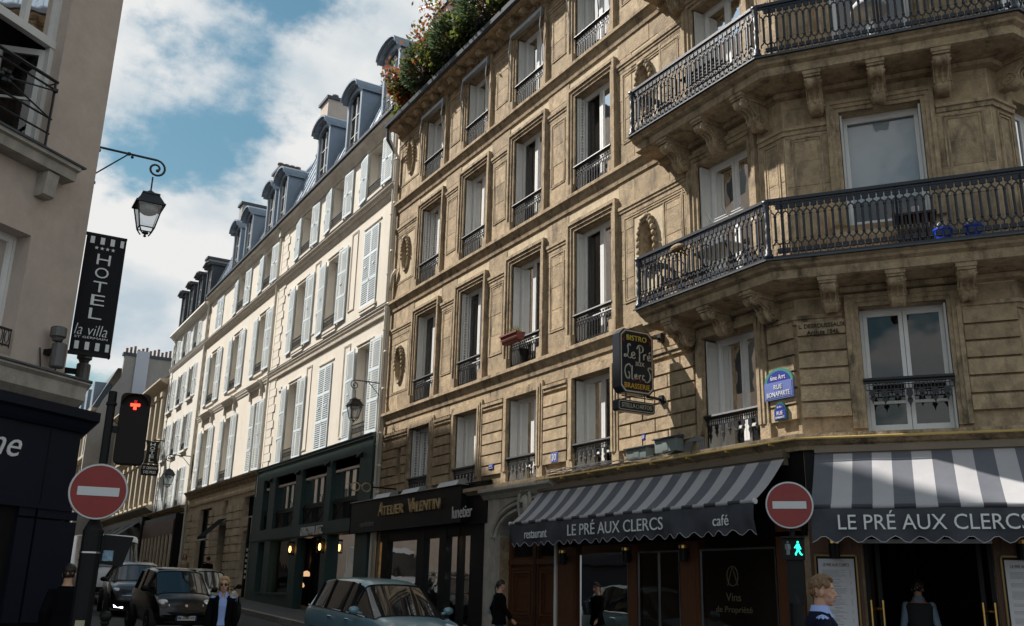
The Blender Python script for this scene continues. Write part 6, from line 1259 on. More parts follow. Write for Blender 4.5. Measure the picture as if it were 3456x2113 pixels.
# ------------------------------------------------------------------ roof terrace planting, antenna
def leafmat(name, c):
    m = mat(name, c, .6, var=.35, vscale=6, spec=.25); t = m.node_tree; N = t.nodes; K = t.links.new; p = N['Principled BSDF']; o = N['Material Output']
    tr = N.new('ShaderNodeBsdfTranslucent'); tr.inputs[0].default_value = (c[0] * 1.2, c[1] * 1.3, c[2], 1); mi = N.new('ShaderNodeMixShader'); mi.inputs[0].default_value = .45
    K(p.outputs[0], mi.inputs[1]); K(tr.outputs[0], mi.inputs[2]); K(mi.outputs[0], o.inputs[0]); return m
LG, LR, LY, LD = leafmat('grey_green_needles', (.095, .125, .085)), leafmat('red_photinia_leaf', (.26, .085, .04)), leafmat('olive_leaf', (.14, .16, .045)), leafmat('dark_leaf', (.05, .075, .035))
def shrub(label, loc, r, kind, n=1500, sc3=(1, 1, 1)):
    t = thing('terrace_shrub', label, 'shrub', loc, 'shrubs along the roof terrace'); rng = random.Random(hash(label) % 9999 + int(loc[1] * 10))
    b = B(); nb = 26; bl = [Vector((rng.gauss(0, .45), rng.gauss(0, .45), rng.gauss(.55, .38))) for _ in range(nb)]
    for i in range(n):
        if kind == 'needle':
            d = Vector((rng.gauss(0, 1), rng.gauss(0, 1), rng.gauss(.25, 1))).normalized(); rad = r * (.55 + .45 * rng.random() ** .5) * (1 + .12 * math.sin(d.x * 5 + d.y * 7)); c = Vector((d.x * sc3[0], d.y * sc3[1], d.z * sc3[2])) * rad + Vector((0, 0, r * .8)); ax = (d + Vector((rng.gauss(0, .35), rng.gauss(0, .35), rng.gauss(.3, .3)))).normalized(); l, w = r * .24, r * .034
        else:
            q = bl[rng.randrange(nb)]; c = Vector((q.x * sc3[0], q.y * sc3[1], q.z * sc3[2])) * r + Vector((rng.gauss(0, .13), rng.gauss(0, .13), rng.gauss(0, .13))) * r * 1.4; c.z = max(c.z, .05); ax = Vector((rng.gauss(0, 1), rng.gauss(0, 1), rng.gauss(.7, .8))).normalized(); l, w = .17, .05
        s = ax.orthogonal().normalized(); s.rotate(Matrix.Rotation(rng.random() * 6.3, 3, ax)); b.mi = 0 if rng.random() < .68 else 1
        b.add([c, c + ax * l * .5 + s * w, c + ax * l, c + ax * l * .5 - s * w], [(0, 1, 2, 3)])
    fol = b.o('foliage', [LG, LD] if kind == 'needle' else ([LR, LY] if kind == 'red' else [LY, LD]), t)
    b = B()
    for i in range(5): b.tube([(0, 0, 0), (rng.gauss(0, .1) * r, rng.gauss(0, .1) * r, r * .5), (rng.gauss(0, .35) * r, rng.gauss(0, .35) * r, r * 1.1)], [.02, .014, .006], 4)
    b.o('stems', mat('brown_stem', (.08, .05, .03), .8), t)
    B().prismz([(-.2, -.35), (.2, -.35), (.2, .35), (-.2, .35)], -.02, .28).o('planter', mat('dark_planter', (.05, .045, .04), .7), t)
    for c_ in t.children: c_.matrix_parent_inverse = Matrix.Identity(4)
    return t
for x, y, r, k, lab in ((11.15, 24.9, .72, 'needle', 'round grey green needle leaved shrub, farthest of the three on the roof edge'), (11.15, 23.0, .72, 'needle', 'round grey green needle leaved shrub, middle one of the three on the roof edge'), (11.15, 21.0, .75, 'needle', 'round grey green needle leaved shrub, nearest of the three on the roof edge'),
                        (11.75, 26.5, .95, 'red', 'reddish bronze leaved shrub at the far end of the roof terrace'), (11.85, 25.0, 1.25, 'red', 'tall red and orange shrub between the far and middle round green shrubs'), (11.85, 23.2, 1.3, 'red', 'tall red and orange shrub between the middle and near round green shrubs'), (11.85, 21.2, 1.3, 'red', 'red leaved shrub nearest the top edge of the picture on the roof terrace'),
                        (11.45, 26.5, .7, 'olive', 'loose olive leaved shrub trailing over the gutter at the far roof corner'), (11.4, 24.0, .8, 'olive', 'glossy olive leaved shrub behind the gutter beside the far round shrub'), (11.4, 22.0, .8, 'olive', 'glossy olive leaved shrub behind the gutter beside the middle round shrub'), (11.4, 19.6, .9, 'olive', 'glossy olive leaved shrub near the top edge of the picture')):
    shrub(lab, (x, y, 17.14), r, k, 3800 if k == 'needle' else 2600, (1, 1.15, .95))
an = thing('roof_antenna', 'television aerial with long spiked booms on the chimney above the terrace plants', 'antenna', (13.5, 27.0, 21.8)); b = B()
b.tube([(13.5, 27, 21.8), (13.5, 27, 25.6)], .025, 5); b.tube([(13.0, 30.0, 23.5), (13.5, 27, 22.6)], .03, 5); b.tube([(13.5, 27, 24.9), (13.3, 24.3, 22.9)], .025, 5)
for i in range(9):
    f = i / 8; p = Vector((13.0, 30.0, 23.5)).lerp(Vector((13.5, 27, 22.6)), f); b.tube([p + Vector((0, 0, -.18)), p + Vector((0, 0, .28))], .012, 4)
for i in range(4): p = Vector((13.5, 27, 24.9)).lerp(Vector((13.3, 24.3, 22.9)), i / 3.2); b.tube([p + Vector((-.6, -.3, -.1)), p + Vector((.6, .3, .1))], .008, 4)
b.o('aerial', GALV, an)
# ------------------------------------------------------------------ things on the balconies and sills
fb = thing('flower_box', 'terracotta coloured slatted flower box hooked on a window guard above the bistro sign', 'flower box', (11.2, 19.1, 7.4)); FF = Frame((11.3, 19.1, 7.38), (0, 1, 0), (-1, 0, 0)); TER = mat('terracotta_plastic', (.20, .06, .045), .6, var=.15)
b = B(FF); b.prismu([(.0, 0), (.16, 0), (.22, .2), (-.04, .2)], -.38, .38); b.o('box', TER, fb); b = B(FF); b.prismu([(.20, .17), (.235, .17), (.235, .21), (.20, .21)], -.4, .4)
for i in range(12): b.add([(-.36 + .065 * i, .165, .01), (-.35 + .065 * i, .165, .01), (-.35 + .065 * i, .222, .18), (-.36 + .065 * i, .222, .18)], [(0, 1, 2, 3)])
b.box(-.39, .39, .2, .212, .08, .095); b.o('rim', TER, fb); b = B(FF)
for i in range(90): 
    p = Vector((random.uniform(-.34, .1), random.uniform(.02, .18), .2)); a = Vector((random.gauss(0, .3), random.gauss(0, .3), 1)).normalized(); l = random.uniform(.05, .2); b.add([p, p + a * l * .6 + Vector((.012, 0, 0)), p + a * l, p + a * l * .6 - Vector((.012, 0, 0))], [(0, 1, 2, 3)])
b.o('plants', LY, fb)
pot = thing('hanging_pot', 'black pot hanging inside the window guard under the flower box', 'pot', (11.42, 18.9, 6.95)); B().lathe((11.42, 18.9, 6.9), [(.08, 0), (.12, .25), (.13, .26), (.13, .3)], 12).o('pot', BLACK, pot); B().tube([(11.3, 18.9, 7.2), (11.3, 18.9, 7.5), (11.42, 18.9, 7.5)], .01, 4).o('hook', BLACK, pot)
WT = mat('grey_table_top', (.45, .47, .47), .5); zt = 6.77
tb = thing('balcony_table', 'pale grey folding table on the lower balcony', 'table', (11.1, 11.75, zt)); b = B(); b.prismz([(10.85, 11.3), (11.4, 11.3), (11.4, 12.2), (10.85, 12.2)], zt + .7, zt + .73); b.o('top', WT, tb)
for s in (11.4, 12.1): B().tube([(10.9, s, zt), (11.15, s, zt + .38), (11.35, s, zt + .7)], .015, 5).o('leg', IRON, tb); B().tube([(11.35, s, zt), (11.15, s, zt + .38), (10.9, s, zt + .7)], .015, 5).o('leg', IRON, tb)
def chair(loc, ang, label):
    t = thing('iron_chair', label, 'chair', (0, 0, 0), 'dark iron chairs on the balconies'); b = B(); b.box(-.2, .2, -.2, .2, .44, .47); b.o('seat', IRON, t); b = B()
    for s in (-.19, .19): b.tube([(s, .19, .44), (s, .26, .92)], .014, 5)
    b.tube([(-.19, .26, .92), (0, .27, .98), (.19, .26, .92)], .014, 5)
    for i in range(5): b.tube([(-.12 + .06 * i, .2, .47), (-.12 + .06 * i, .26, .92)], .008, 4)
    b.tube([(.12 * math.cos(i * .5), .235, .7 + .12 * math.sin(i * .5)) for i in range(12)], .01, 4); b.o('back', IRON, t)
    for sx in (-.18, .18):
        for sy in (-.18, .18): B().tube([(sx, sy, .44), (sx * 1.2, sy * 1.2, 0)], .013, 5).o('leg', IRON, t)
    t.matrix_basis = Matrix.Translation(loc) @ Matrix.Rotation(ang, 4, 'Z'); return t
chair((11.1, 13.0, zt), R(160), 'dark iron chair at the far end of the lower balcony'); chair((11.15, 12.45, zt), R(200), 'dark curly iron chair beside the folding table on the lower balcony')
t2 = thing('upper_balcony_table', 'dark slatted table on the upper balcony left side', 'table', (11.0, 12.0, 10.39)); b = B()
for i in range(7): b.box(10.85 + .08 * i, 10.91 + .08 * i, 11.4, 12.4, 11.08, 11.1)
b.o('top', BLACK, t2)
for s in (11.5, 12.3): B().tube([(10.9, s, 10.39), (11.35, s, 11.08)], .018, 5).o('leg', IRON, t2); B().tube([(11.35, s, 10.39), (10.9, s, 11.08)], .018, 5).o('leg', IRON, t2)
chair((11.05, 13.0, 10.39), R(140), 'dark iron chair on the upper balcony')
dr = thing('drying_rack', 'white folding drying rack hooked over the lower balcony rail', 'rack', (10.75, 11.1, 7.75)); b = B()
for i in range(5): b.tube([(10.68 + .06 * i, 10.75, 7.86 - .01 * i), (10.68 + .06 * i, 11.5, 7.86 - .01 * i)], .008, 4)
for y in (10.75, 11.1, 11.5): b.tube([(10.6, y, 7.98), (10.68, y, 7.86), (10.95, y, 7.8), (10.85, y, 7.5)], .012, 4)
b.o('rods', WPAINT, dr)
bk = thing('bread_basket', 'oval wicker basket hung on the outside of the lower balcony rail', 'basket', (10.66, 12.35, 7.55)); B().ball((10.64, 12.35, 7.62), .14, 12, (.6, 1.25, .5)).o('basket', mat('wicker', (.25, .17, .09), .8, var=.4, vscale=40, bump=.5), bk)
BLU = mat('bright_blue_plastic', (.01, .05, .42), .35)
for u, lab in ((2.3, 'bright blue bucket on the lower balcony floor, left of the pair'), (2.72, 'bright blue bucket on the lower balcony floor, right of the pair')):
    p = FC.p(u, .5, zt); k = thing('blue_bucket', lab, 'bucket', p, 'blue buckets on the lower balcony'); B().lathe(p, [(.10, 0), (.14, .26), (.15, .27), (.15, .3)], 14).o('bucket', BLU, k); B().tube([p + Vector((.14 * math.cos(a), .0, .28 + .14 * math.sin(a))) for a in [math.pi * i / 8 for i in range(9)]], .006, 4).o('handle', WPAINT, k)
cr = thing('slatted_crate', 'dark slatted wooden crate on the lower balcony under the blind window', 'crate', FC.p(1.9, .3, zt)); b = B(FC)
for i in range(9): b.box(1.66 + .06 * i, 1.69 + .06 * i, .12, .5, zt + .02, zt + .6)
b.box(1.6, 2.24, .1, .52, zt + .6, zt + .64); b.o('slats', WOOD_D, cr)
mg = thing('white_cup', 'white cup standing on the dark crate', 'cup', FC.p(1.95, .3, zt + .64)); B(FC).lathe((1.95, .3, zt + .64), [(.05, 0), (.06, .16), (.055, .16)], 12).o('cup', WHITEE, mg)
um = thing('white_parasol', 'pale folded sun umbrella behind the upper balcony rail', 'umbrella', FC.p(1.55, .35, 10.4)); b = B(FC); b.lathe((1.55, .35, 11.15), [(.3, 0), (.29, .1), (.16, .26), (.02, .32)], 14); b.o('canopy', mat('pale_canvas', (.55, .57, .58), .8), um, smooth=True); B(FC).tube([(1.55, .35, 10.4), (1.55, .35, 11.4)], .02, 6).o('pole', WPAINT, um)
# ------------------------------------------------------------------ cars
CGL = mat('car_window_glass', (.012, .016, .018), .03, spec=.9); CHR = mat('chrome_trim', (.7, .7, .72), .12, metal=1.0)
def car(name, label, cat, st, wind, sides, paint, M, wheels, wr_=.31, rearw=None):
    t = thing(name, label, cat, (0, 0, 0)); n = len(st); rings = []
    for (x, zb, zm, zt_, wb, wr) in st:
        half = [(0, zb), (.8 * wb, zb), (.97 * wb, zb + .12), (wb, (zb + zm) * .52), (wb * .985, zm - .06), (wb * .945, zm), (wr, zt_ - .055), (wr * .86, zt_ - .012), (wr * .5, zt_ + .008), (0, zt_ + .014)]
        rings.append([(x, y, z) for y, z in half] + [(x, -y, z) for y, z in half[-2:0:-1]])
    k = len(rings[0]); vs = [p for r_ in rings for p in r_]; B0, W_, S_, R_ = B(), B(), B(), B()
    def mir(j): return j in (12, )
    for i in range(n - 1):
        for j in range(k):
            f = [rings[i][j], rings[i][(j + 1) % k], rings[i + 1][(j + 1) % k], rings[i + 1][j]]
            top = j in (6, 7, 8, 9, 10, 11); sd = j in (5, 12)
            tgt = W_ if (i == wind and top) else R_ if (rearw is not None and i == rearw and top) else S_ if (sd and i in sides) else B0
            tgt.add(f, [(0, 1, 2, 3)])
    for e in (0, n - 1): B0.add(rings[e], [tuple(range(k))])
    def fin(bb, nm, m):
        me = bb.mesh(nm, m); bm = bmesh.new(); bm.from_mesh(me); bmesh.ops.remove_doubles(bm, verts=bm.verts[:], dist=1e-4); bmesh.ops.recalc_face_normals(bm, faces=bm.faces[:]); bm.to_mesh(me); bm.free()
        me.polygons.foreach_set('use_smooth', [True] * len(me.polygons)); me.set_sharp_from_angle(angle=R(38)); return link(nm, me, t)
    body = fin(B0, 'body', paint); fin(W_, 'windscreen', CGL)
    if R_.v: fin(R_, 'rear_window', CGL)
    if S_.v: fin(S_, 'side_windows', CGL)
    b = B(); i = wind; e = 1.004                                                                # rubber seal round the windscreen, window pillars
    loop = [rings[i][j] for j in range(6, 13)] + [rings[i + 1][j] for j in range(12, 5, -1)]; b.tube([(p[0], p[1] * e, p[2] + .004) for p in loop], .014, 5, closed=True)
    for i in sides[1:]:
        for j, j2 in ((5, 6), (13, 12)): p, q = rings[i][j], rings[i][j2]; b.tube([(p[0], p[1] * e, p[2]), (q[0], q[1] * e, q[2])], .022, 5)
    b.o('window_seal', BLACK, body)
    for wx in wheels:
        for s in (-1, 1):
            w_ = max(q[4] for q in st) - .02; B(Frame((wx, s * w_, wr_), (1, 0, 0), (0, 1, 0))).lathe((0, 0, 0), [(wr_ * .6, -.1), (wr_, -.09), (wr_ * 1.0, .09), (wr_ * .62, .1)], 20, (0, 1, 0)).o('wheel', RUBBER, t)
            B(Frame((wx, s * w_, wr_), (1, 0, 0), (0, 1, 0))).lathe((0, 0, 0), [(wr_ * .64, -.085), (wr_ * .3, -.105), (wr_ * .3, .105), (wr_ * .64, .085)], 10, (0, 1, 0)).o('rim', STEEL, t)
    t.matrix_basis = M; return t, rings
def mirror(t, x, y, z, m): 
    for s in (-1, 1): b = B(); b.ball((x, s * (y + .1), z), .11, 10, (.6, 1.0, .68)); b.tube([(x + .02, s * (y - .06), z - .06), (x, s * (y + .06), z - .03)], .03, 5); b.o('door_mirror', m, t, smooth=True)
def place(x, y, ang, sc=1.0): return Matrix.Translation((x, y, ground(y) - .02)) @ Matrix.Rotation(ang, 4, 'Z') @ Matrix.Rotation(.035 if y > 13 else 0, 4, 'Y') @ Matrix.Scale(sc, 4)
def plate_text(t, x, z, s):
    FPn = Frame((x, 0, 0), (0, 1, 0), (1, 0, 0)); B(FPn).box(-.26, .26, 0, .012, z - .055, z + .055).o('number_plate', WHITEE, t); B(FPn).box(-.26, -.22, .012, .014, z - .055, z + .055).o('plate_band', BLUEP, t); B(FPn).box(.22, .26, .012, .014, z - .055, z + .055).o('plate_band', BLUEP, t); text(s, FPn, -.2, .2, z - .036, z + .036, .016, LETTER_K, t, ext=.003, bold=.01)
PB = mat('blue_black_car_paint', (.005, .006, .008), .25, spec=.4, coat=.2); PD = mat('plum_black_car_paint', (.011, .010, .013), .25, spec=.4, coat=.25); PT = mat('teal_car_paint', (.17, .32, .385), .32, metal=.15, coat=.7); PW = mat('white_van_paint', (.55, .56, .58), .35, coat=.4)
HL = mat('headlamp_lens', (.72, .73, .74), .1, metal=.2, spec=.8)
sm, rg = car('city_car', 'tiny black two seat city car with round nosed headlamps facing us, beside the blonde woman', 'car',
    [(-1.34, .38, .9, .98, .66, .55), (-1.27, .26, .98, 1.38, .74, .52), (-1.0, .22, 1.0, 1.51, .78, .58), (-.35, .2, 1.0, 1.555, .78, .60), (.2, .2, .99, 1.515, .78, .585), (.32, .2, .98, 1.47, .78, .58), (.9, .2, .93, .955, .78, .66), (1.1, .2, .86, .88, .77, .62), (1.26, .22, .72, .74, .74, .58), (1.33, .3, .58, .60, .68, .5), (1.36, .34, .46, .48, .62, .45)], 5, [1, 2, 3, 5], PB, place(5.63, 26.94, R(-86)), (-.95, .95), .29)
for s in (-1, 1):
    b = B(); b.ball((1.14, s * .55, .72), .17, 12, (.75, 1.05, .62)); b.ball((1.22, s * .42, .66), .10, 8, (.8, 1.1, .7)); b.o('headlamp', HL, sm, smooth=True); B().ball((1.22, s * .52, .72), .05, 8).o('lamp_reflector', CHR, sm)
b = B(); b.tube([(1.30, -.45, .5), (1.385, 0, .47), (1.30, .45, .5)], [.05, .07, .05], 6); b.tube([(1.27, -.5, .3), (1.37, 0, .27), (1.27, .5, .3)], .06, 6); b.o('grille', BLACK, sm); B().lathe((1.3, 0, .665), [(.03, 0), (.045, .01), (.03, .02)], 12, (1, 0, .5)).o('badge', CHR, sm)
plate_text(sm, 1.40, .385, 'BJ-248-VS'); mirror(sm, .62, .80, 1.05, BLACK); b = B(); b.tube([(.86, -.5, .985), (.8, .1, 1.02)], .012, 4); b.tube([(.86, .1, .985), (.8, .55, 1.02)], .012, 4); b.o('wiper', BLACK, sm); B().box(-.1, .18, -.5, .5, 1.52, 1.535).o('sunroof', CGL, sm)
suv, _ = car('crossover_car', 'dark crossover car with a bright C shaped running light, behind the tiny black car', 'car',
    [(-2.05, .45, .95, 1.0, .72, .55), (-1.98, .3, 1.02, 1.35, .80, .56), (-1.7, .25, 1.04, 1.5, .85, .58), (-.8, .22, 1.03, 1.57, .88, .62), (.0, .22, 1.02, 1.55, .88, .61), (.3, .22, 1.01, 1.48, .88, .6), (.95, .22, .99, 1.03, .88, .72), (1.45, .22, .93, .97, .87, .7), (1.85, .24, .8, .84, .82, .62), (2.0, .3, .64, .68, .74, .52), (2.06, .38, .5, .53, .66, .45)], 5, [1, 2, 3, 4, 5], PD, place(5.75, 33.25, R(-94.7)), (-1.3, 1.3), .34)
for s in (-1, 1): B().ball((1.72, s * .66, .76), .17, 10, (1.0, 1.0, .5)).o('headlamp', HL, suv, smooth=True)
for s in (-1, 1): b = B(); b.tube([(2.0, s * .42, .52), (1.95, s * .66, .52), (1.93, s * .70, .44), (1.95, s * .68, .32), (2.0, s * .44, .30)], .026, 6); b.o('running_light', mat('cool_running_light', (1, 1, 1), .4, emit=(.85, .92, 1.0), estr=5 if True else 0), suv) if s < 0 else b.o('running_light_unlit', HL, suv)
b = B(); b.tube([(1.98, -.5, .62), (2.07, 0, .6), (1.98, .5, .62)], .04, 6); b.o('chrome_grille', CHR, suv); mirror(suv, .78, .9, 1.06, BLACK); plate_text(suv, 2.09, .42, 'CK-615-TD')
b = B(); b.tube([(.9, -.6, 1.05), (.86, .1, 1.09)], .012, 4); b.o('wiper', BLACK, suv)
van, _ = car('white_van', 'high roofed white delivery van behind the dark crossover', 'van',
    [(-2.7, .4, 1.3, 2.35, .95, .86), (-2.6, .35, 1.3, 2.42, .97, .88), (.9, .3, 1.3, 2.44, .98, .86), (1.35, .3, 1.28, 2.34, .98, .82), (1.5, .3, 1.26, 2.2, .98, .8), (2.1, .3, 1.22, 1.28, .97, .84), (2.45, .32, 1.08, 1.12, .95, .8), (2.62, .36, .9, .93, .9, .72), (2.7, .42, .6, .62, .85, .65)], 4, [3, 4], PW, place(5.77, 40.3, R(-88.5)), (-1.7, 1.8), .36)
b = B(); b.box(2.5, 2.74, -.75, .75, .45, .62); b.o('bumper', BLACK, van); mirror(van, 1.7, 1.02, 1.5, BLACK)
for s in (-1, 1): B().ball((2.5, s * .74, .86), .16, 8, (.8, .8, .9)).o('headlamp', HL, van, smooth=True)
b = B(); b.box(2.0, 2.16, -.8, .8, 1.235, 1.26); b.o('cowl', BLACK, van)
te, _ = car('teal_minivan', 'teal blue family minivan turning in front of the optician shop', 'car',
    [(-2.13, .45, .85, .95, .70, .55), (-2.08, .3, .98, 1.12, .82, .58), (-1.86, .25, 1.02, 1.46, .87, .575), (-1.65, .24, 1.02, 1.56, .89, .59), (-.95, .22, 1.01, 1.625, .90, .62), (-.1, .22, .99, 1.62, .905, .625), (.32, .22, .985, 1.56, .905, .615), (.42, .22, .98, 1.525, .905, .61), (1.18, .22, .95, .985, .90, .74), (1.55, .22, .88, .92, .88, .7), (1.9, .24, .74, .78, .84, .62), (2.08, .3, .58, .6, .76, .52), (2.13, .4, .46, .48, .68, .45)], 7, [2, 3, 4, 5, 6, 7], PT, place(7.977, 18.52, R(-87.6)), (-1.35, 1.35), .32, 1)
mirror(te, .86, .92, 1.08, PT)
for s in (-1, 1):
    for x in (-.55, .3): B().tube([(x - .1, s * .915, .88), (x, s * .945, .885), (x + .1, s * .915, .88)], .018, 6).o('door_handle', CHR, te)
    b = B(); b.tube([(-1.9, s * .84, 1.03), (-.9, s * .872, 1.02), (.4, s * .868, .995), (.98, s * .845, .965)], .011, 5); b.o('chrome_strip', CHR, te)
    B().tube([(1.62, s * .55, .86), (1.75, s * .68, .78), (1.8, s * .74, .68)], [.05, .1, .05], 8).o('headlamp', HL, te)
    b = B(); b.tube([(-.95, s * .852, 1.02), (-.98, s * .62, 1.57)], .03, 5); b.tube([(.33, s * .86, .99), (.2, s * .63, 1.55)], .026, 5); b.o('door_pillar', BLACK, te); B().tube([(-2.06, s * .74, .8), (-2.02, s * .74, 1.02)], .05, 5).o('tail_lamp', RED, te)
b = B(); b.tube([(1.1, -.62, 1.0), (1.04, .1, 1.04)], .014, 4); b.tube([(1.1, .1, 1.0), (1.0, .66, 1.04)], .014, 4); b.o('wiper', BLACK, te)
b = B(Frame((.98, -.62, 1.105), (0, 1, 0), (.6, 0, .8))); b.box(-.06, .06, .0, .004, -.06, .0); b.o('permit_sticker', WHITEE, te)
bc, _ = car('dark_saloon', 'dark rounded car mostly hidden behind the tiny black car and the blonde woman', 'car',
    [(-1.9, .4, .9, .95, .7, .55), (-1.8, .25, .95, 1.25, .82, .56), (-1.2, .22, .96, 1.42, .85, .58), (-.2, .22, .95, 1.47, .86, .6), (.3, .22, .94, 1.4, .86, .58), (1.0, .22, .9, .94, .85, .68), (1.6, .24, .8, .84, .82, .62), (1.9, .3, .6, .62, .72, .5)], 4, [1, 2, 3, 4], PB, place(7.25, 31.0, R(-90)), (-1.2, 1.2), .31)
mirror(bc, .75, .9, 1.0, BLACK)
for x, y, p, lab in ((1.9, 47, PW, 'distant pale parked car at the far left between the post and the blue shop'), (4.9, 60, PD, 'distant grey car far up the street left of the van')):
    f_, _ = car('distant_car', lab, 'car', [(-2.0, .4, .9, .95, .7, .55), (-1.7, .25, .95, 1.35, .85, .58), (-.2, .22, .95, 1.5, .86, .6), (.3, .22, .94, 1.4, .86, .58), (1.0, .22, .9, .94, .85, .68), (1.9, .3, .6, .62, .72, .5)], 3, [1, 2, 3], p, place(x, y, R(-90)), (-1.2, 1.2))
for x, y, lab in ((1.79, 11.9, 'black ball topped bollard, the nearer one by the left traffic post'), (1.62, 12.95, 'black ball topped bollard just behind the left traffic post')):
    z = ground(y) + .1; bo = thing('bollard', lab, 'bollard', (x, y, z), 'ball topped bollards on the left pavement'); B().lathe((x, y, z), [(.05, 0), (.05, .1), (.035, .12), (.035, 1.05 if y < 12.5 else 1.1), (.05, 1.08 if y < 12.5 else 1.13), (.05, 1.1 if y < 12.5 else 1.15)], 12).o('shaft', BLACK, bo); B().ball((x, y, z + (1.15 if y < 12.5 else 1.2)), .065, 12).o('ball_top', BLACK, bo, smooth=True)
# ------------------------------------------------------------------ people
def remesh(b, name, m, parent, vox=.011, sm=2, **kw):
    me = b.mesh(name, m); o = bpy.data.objects.new(name, me); COL.objects.link(o); r_ = o.modifiers.new('r', 'REMESH'); r_.mode = 'VOXEL'; r_.voxel_size = vox; s_ = o.modifiers.new('s', 'SMOOTH'); s_.iterations = sm; s_.factor = .5
    dg = bpy.context.evaluated_depsgraph_get(); m2 = bpy.data.meshes.new_from_object(o.evaluated_get(dg)); bpy.data.objects.remove(o); m2.name = name; m2.materials.clear(); m2.materials.append(m); m2.polygons.foreach_set('use_smooth', [True] * len(m2.polygons)); m2.polygons.foreach_set('material_index', [0] * len(m2.polygons))
    return link(name, m2, parent, **kw)
def loft(b, rings, a0=0.0, a1=2 * math.pi, n=26, caps=True):
    full = abs(a1 - a0 - 2 * math.pi) < 1e-6; N = n if full else n + 1; vs = [(cx + rx * math.copysign(abs(math.cos(a)) ** .85, math.cos(a)), cy + ry * math.copysign(abs(math.sin(a)) ** .85, math.sin(a)), z) for (cx, cy, z, rx, ry) in rings for a in [a0 + (a1 - a0) * i / n for i in range(N)]]
    fs = [(r_ * N + i, r_ * N + (i + 1) % N, (r_ + 1) * N + (i + 1) % N, (r_ + 1) * N + i) for r_ in range(len(rings) - 1) for i in range(N if full else n)]
    if full and caps: fs += [tuple(range(N)), tuple((len(rings) - 1) * N + i for i in range(N))]
    b.add(vs, fs)
def person(label, x, y, z, H, yaw, hair, hairc, top, topc, legc, shirtc=None, fem=False, stride=.16, headturn=0.0, lean=0.0, armbend=.1, skin=SKIN, glasses=False, skirt=False, bag=False, hv=.0075):
    t = thing('person', label, 'person', (0, 0, 0)); k = H / 1.75; w = .9 if fem else 1.0
    tor = [(0, 0, .80, .10, .15), (0, 0, .9, .12, .172 * (1.02 if fem else .97)), (0, 0, .98, .115, .165), (.0, 0, 1.08, .10, .14 * w), (.0, 0, 1.2, .112, .158 * w), (.01, 0, 1.3, .118, .172 * w), (.0, 0, 1.38, .108, .18 * w), (-.01, 0, 1.43, .085, .14 * w), (-.005, 0, 1.47, .066, .075), (.005, 0, 1.52, .056, .056), (.012, 0, 1.6, .054, .054)]
    tor = [(cx + lean * max(0, zz - .95), cy, zz, rx, ry) for cx, cy, zz, rx, ry in tor]; lx = lean * .5
    legs = []; arms = []
    for s in (-1, 1):
        f = stride * s; legs.append([(0, s * .085, .86), (f * .5 + .03, s * .088, .48), (f - .03, s * .085, .09)])
        sh = (lx, s * .175 * w, 1.385); el = (lx - f * .5 - .03, s * .235 * w, 1.12); wr = (lx - f * .8 + armbend, s * .24 * w, .90); arms.append([sh, el, wr])
    b = B(); loft(b, tor)
    for s, lg, ar in zip((-1, 1), legs, arms):
        b.tube(lg, [.085, .055, .038], 10); b.ball((lg[2][0] + .06, lg[2][1], .045), .1, 10, (1.3, .48, .45)); b.tube(ar, [.05, .04, .027], 10); b.ball(ar[0], .055, 8)
        wv = Vector(ar[2]); d = (wv - Vector(ar[1])).normalized(); pc = wv + d * .055; b.ball(pc, .045, 8, (.9, .5, 1.1)); fw = Vector((1, 0, 0))
        for q, (off, ln) in enumerate(((-.028, .07), (-.01, .08), (.01, .075), (.028, .06))): p0 = pc + fw * off + d * .03; b.tube([p0, p0 + d * ln * .55, p0 + d * ln + Vector((0, -s * .02, 0))], [.0105, .0095, .007], 6)
        b.tube([pc + fw * .03 - d * .02, pc + fw * .055 + d * .02, pc + fw * .05 + d * .05], [.012, .011, .008], 6)
    Rz = Matrix.Rotation(headturn, 4, 'Z'); hc = Vector((lx + .025, 0, 1.635)); hp = lambda p: hc + (Rz @ Vector(p))
    hb = B(); hb.ball((0, 0, .018), .094, 20, (1.04, .83, 1.04)); hb.ball((.03, 0, -.05), .066, 16, (1.0, .86, 1.05)); hb.ball((.062, 0, -.098), .026, 10, (.9, 1.2, .8)); hb.ball((.068, 0, .03), .035, 10, (.6, 1.7, .5))
    hb.tube([(.088, 0, .012), (.104, 0, -.016), (.112, 0, -.036)], [.009, .012, .015], 8); hb.ball((.1, 0, -.038), .016, 8, (.9, 1.15, .7)); hb.ball((.082, 0, -.068), .02, 8, (.7, 1.3, .5)); hb.ball((.08, 0, -.079), .018, 8, (.7, 1.2, .45))
    for s in (-1, 1): hb.ball((-.008, s * .078, -.012), .03, 10, (.62, .32, 1.1)); hb.ball((.052, s * .042, -.03), .03, 8, (.8, .8, .9))
    b.add([hp(v) for v in hb.v], hb.f); remesh(b, 'body', skin, t, hv, 2)
    for s in (-1, 1):
        if not glasses: e = hp((.079, s * .031, .004)); B().ball(e, .0085, 8).o('eye', WHITEE, t); B().ball(hp((.0845, s * .031, .004)), .0048, 6).o('iris', BLACK, t); bb = B(); bb.tube([hp((.09, s * .015, .026)), hp((.088, s * .034, .031)), hp((.075, s * .052, .026))], .004, 5); bb.o('eyebrow', hairc, t)
    bb = B(); bb.tube([hp((.086, -.022, -.074)), hp((.0975, 0, -.0725)), hp((.086, .022, -.074))], [.003, .005, .003], 6); bb.o('lips', mat('lips', (.34, .12, .10), .5), t)
    # hair
    bb = B(); rng = random.Random(int(x * 100)); 
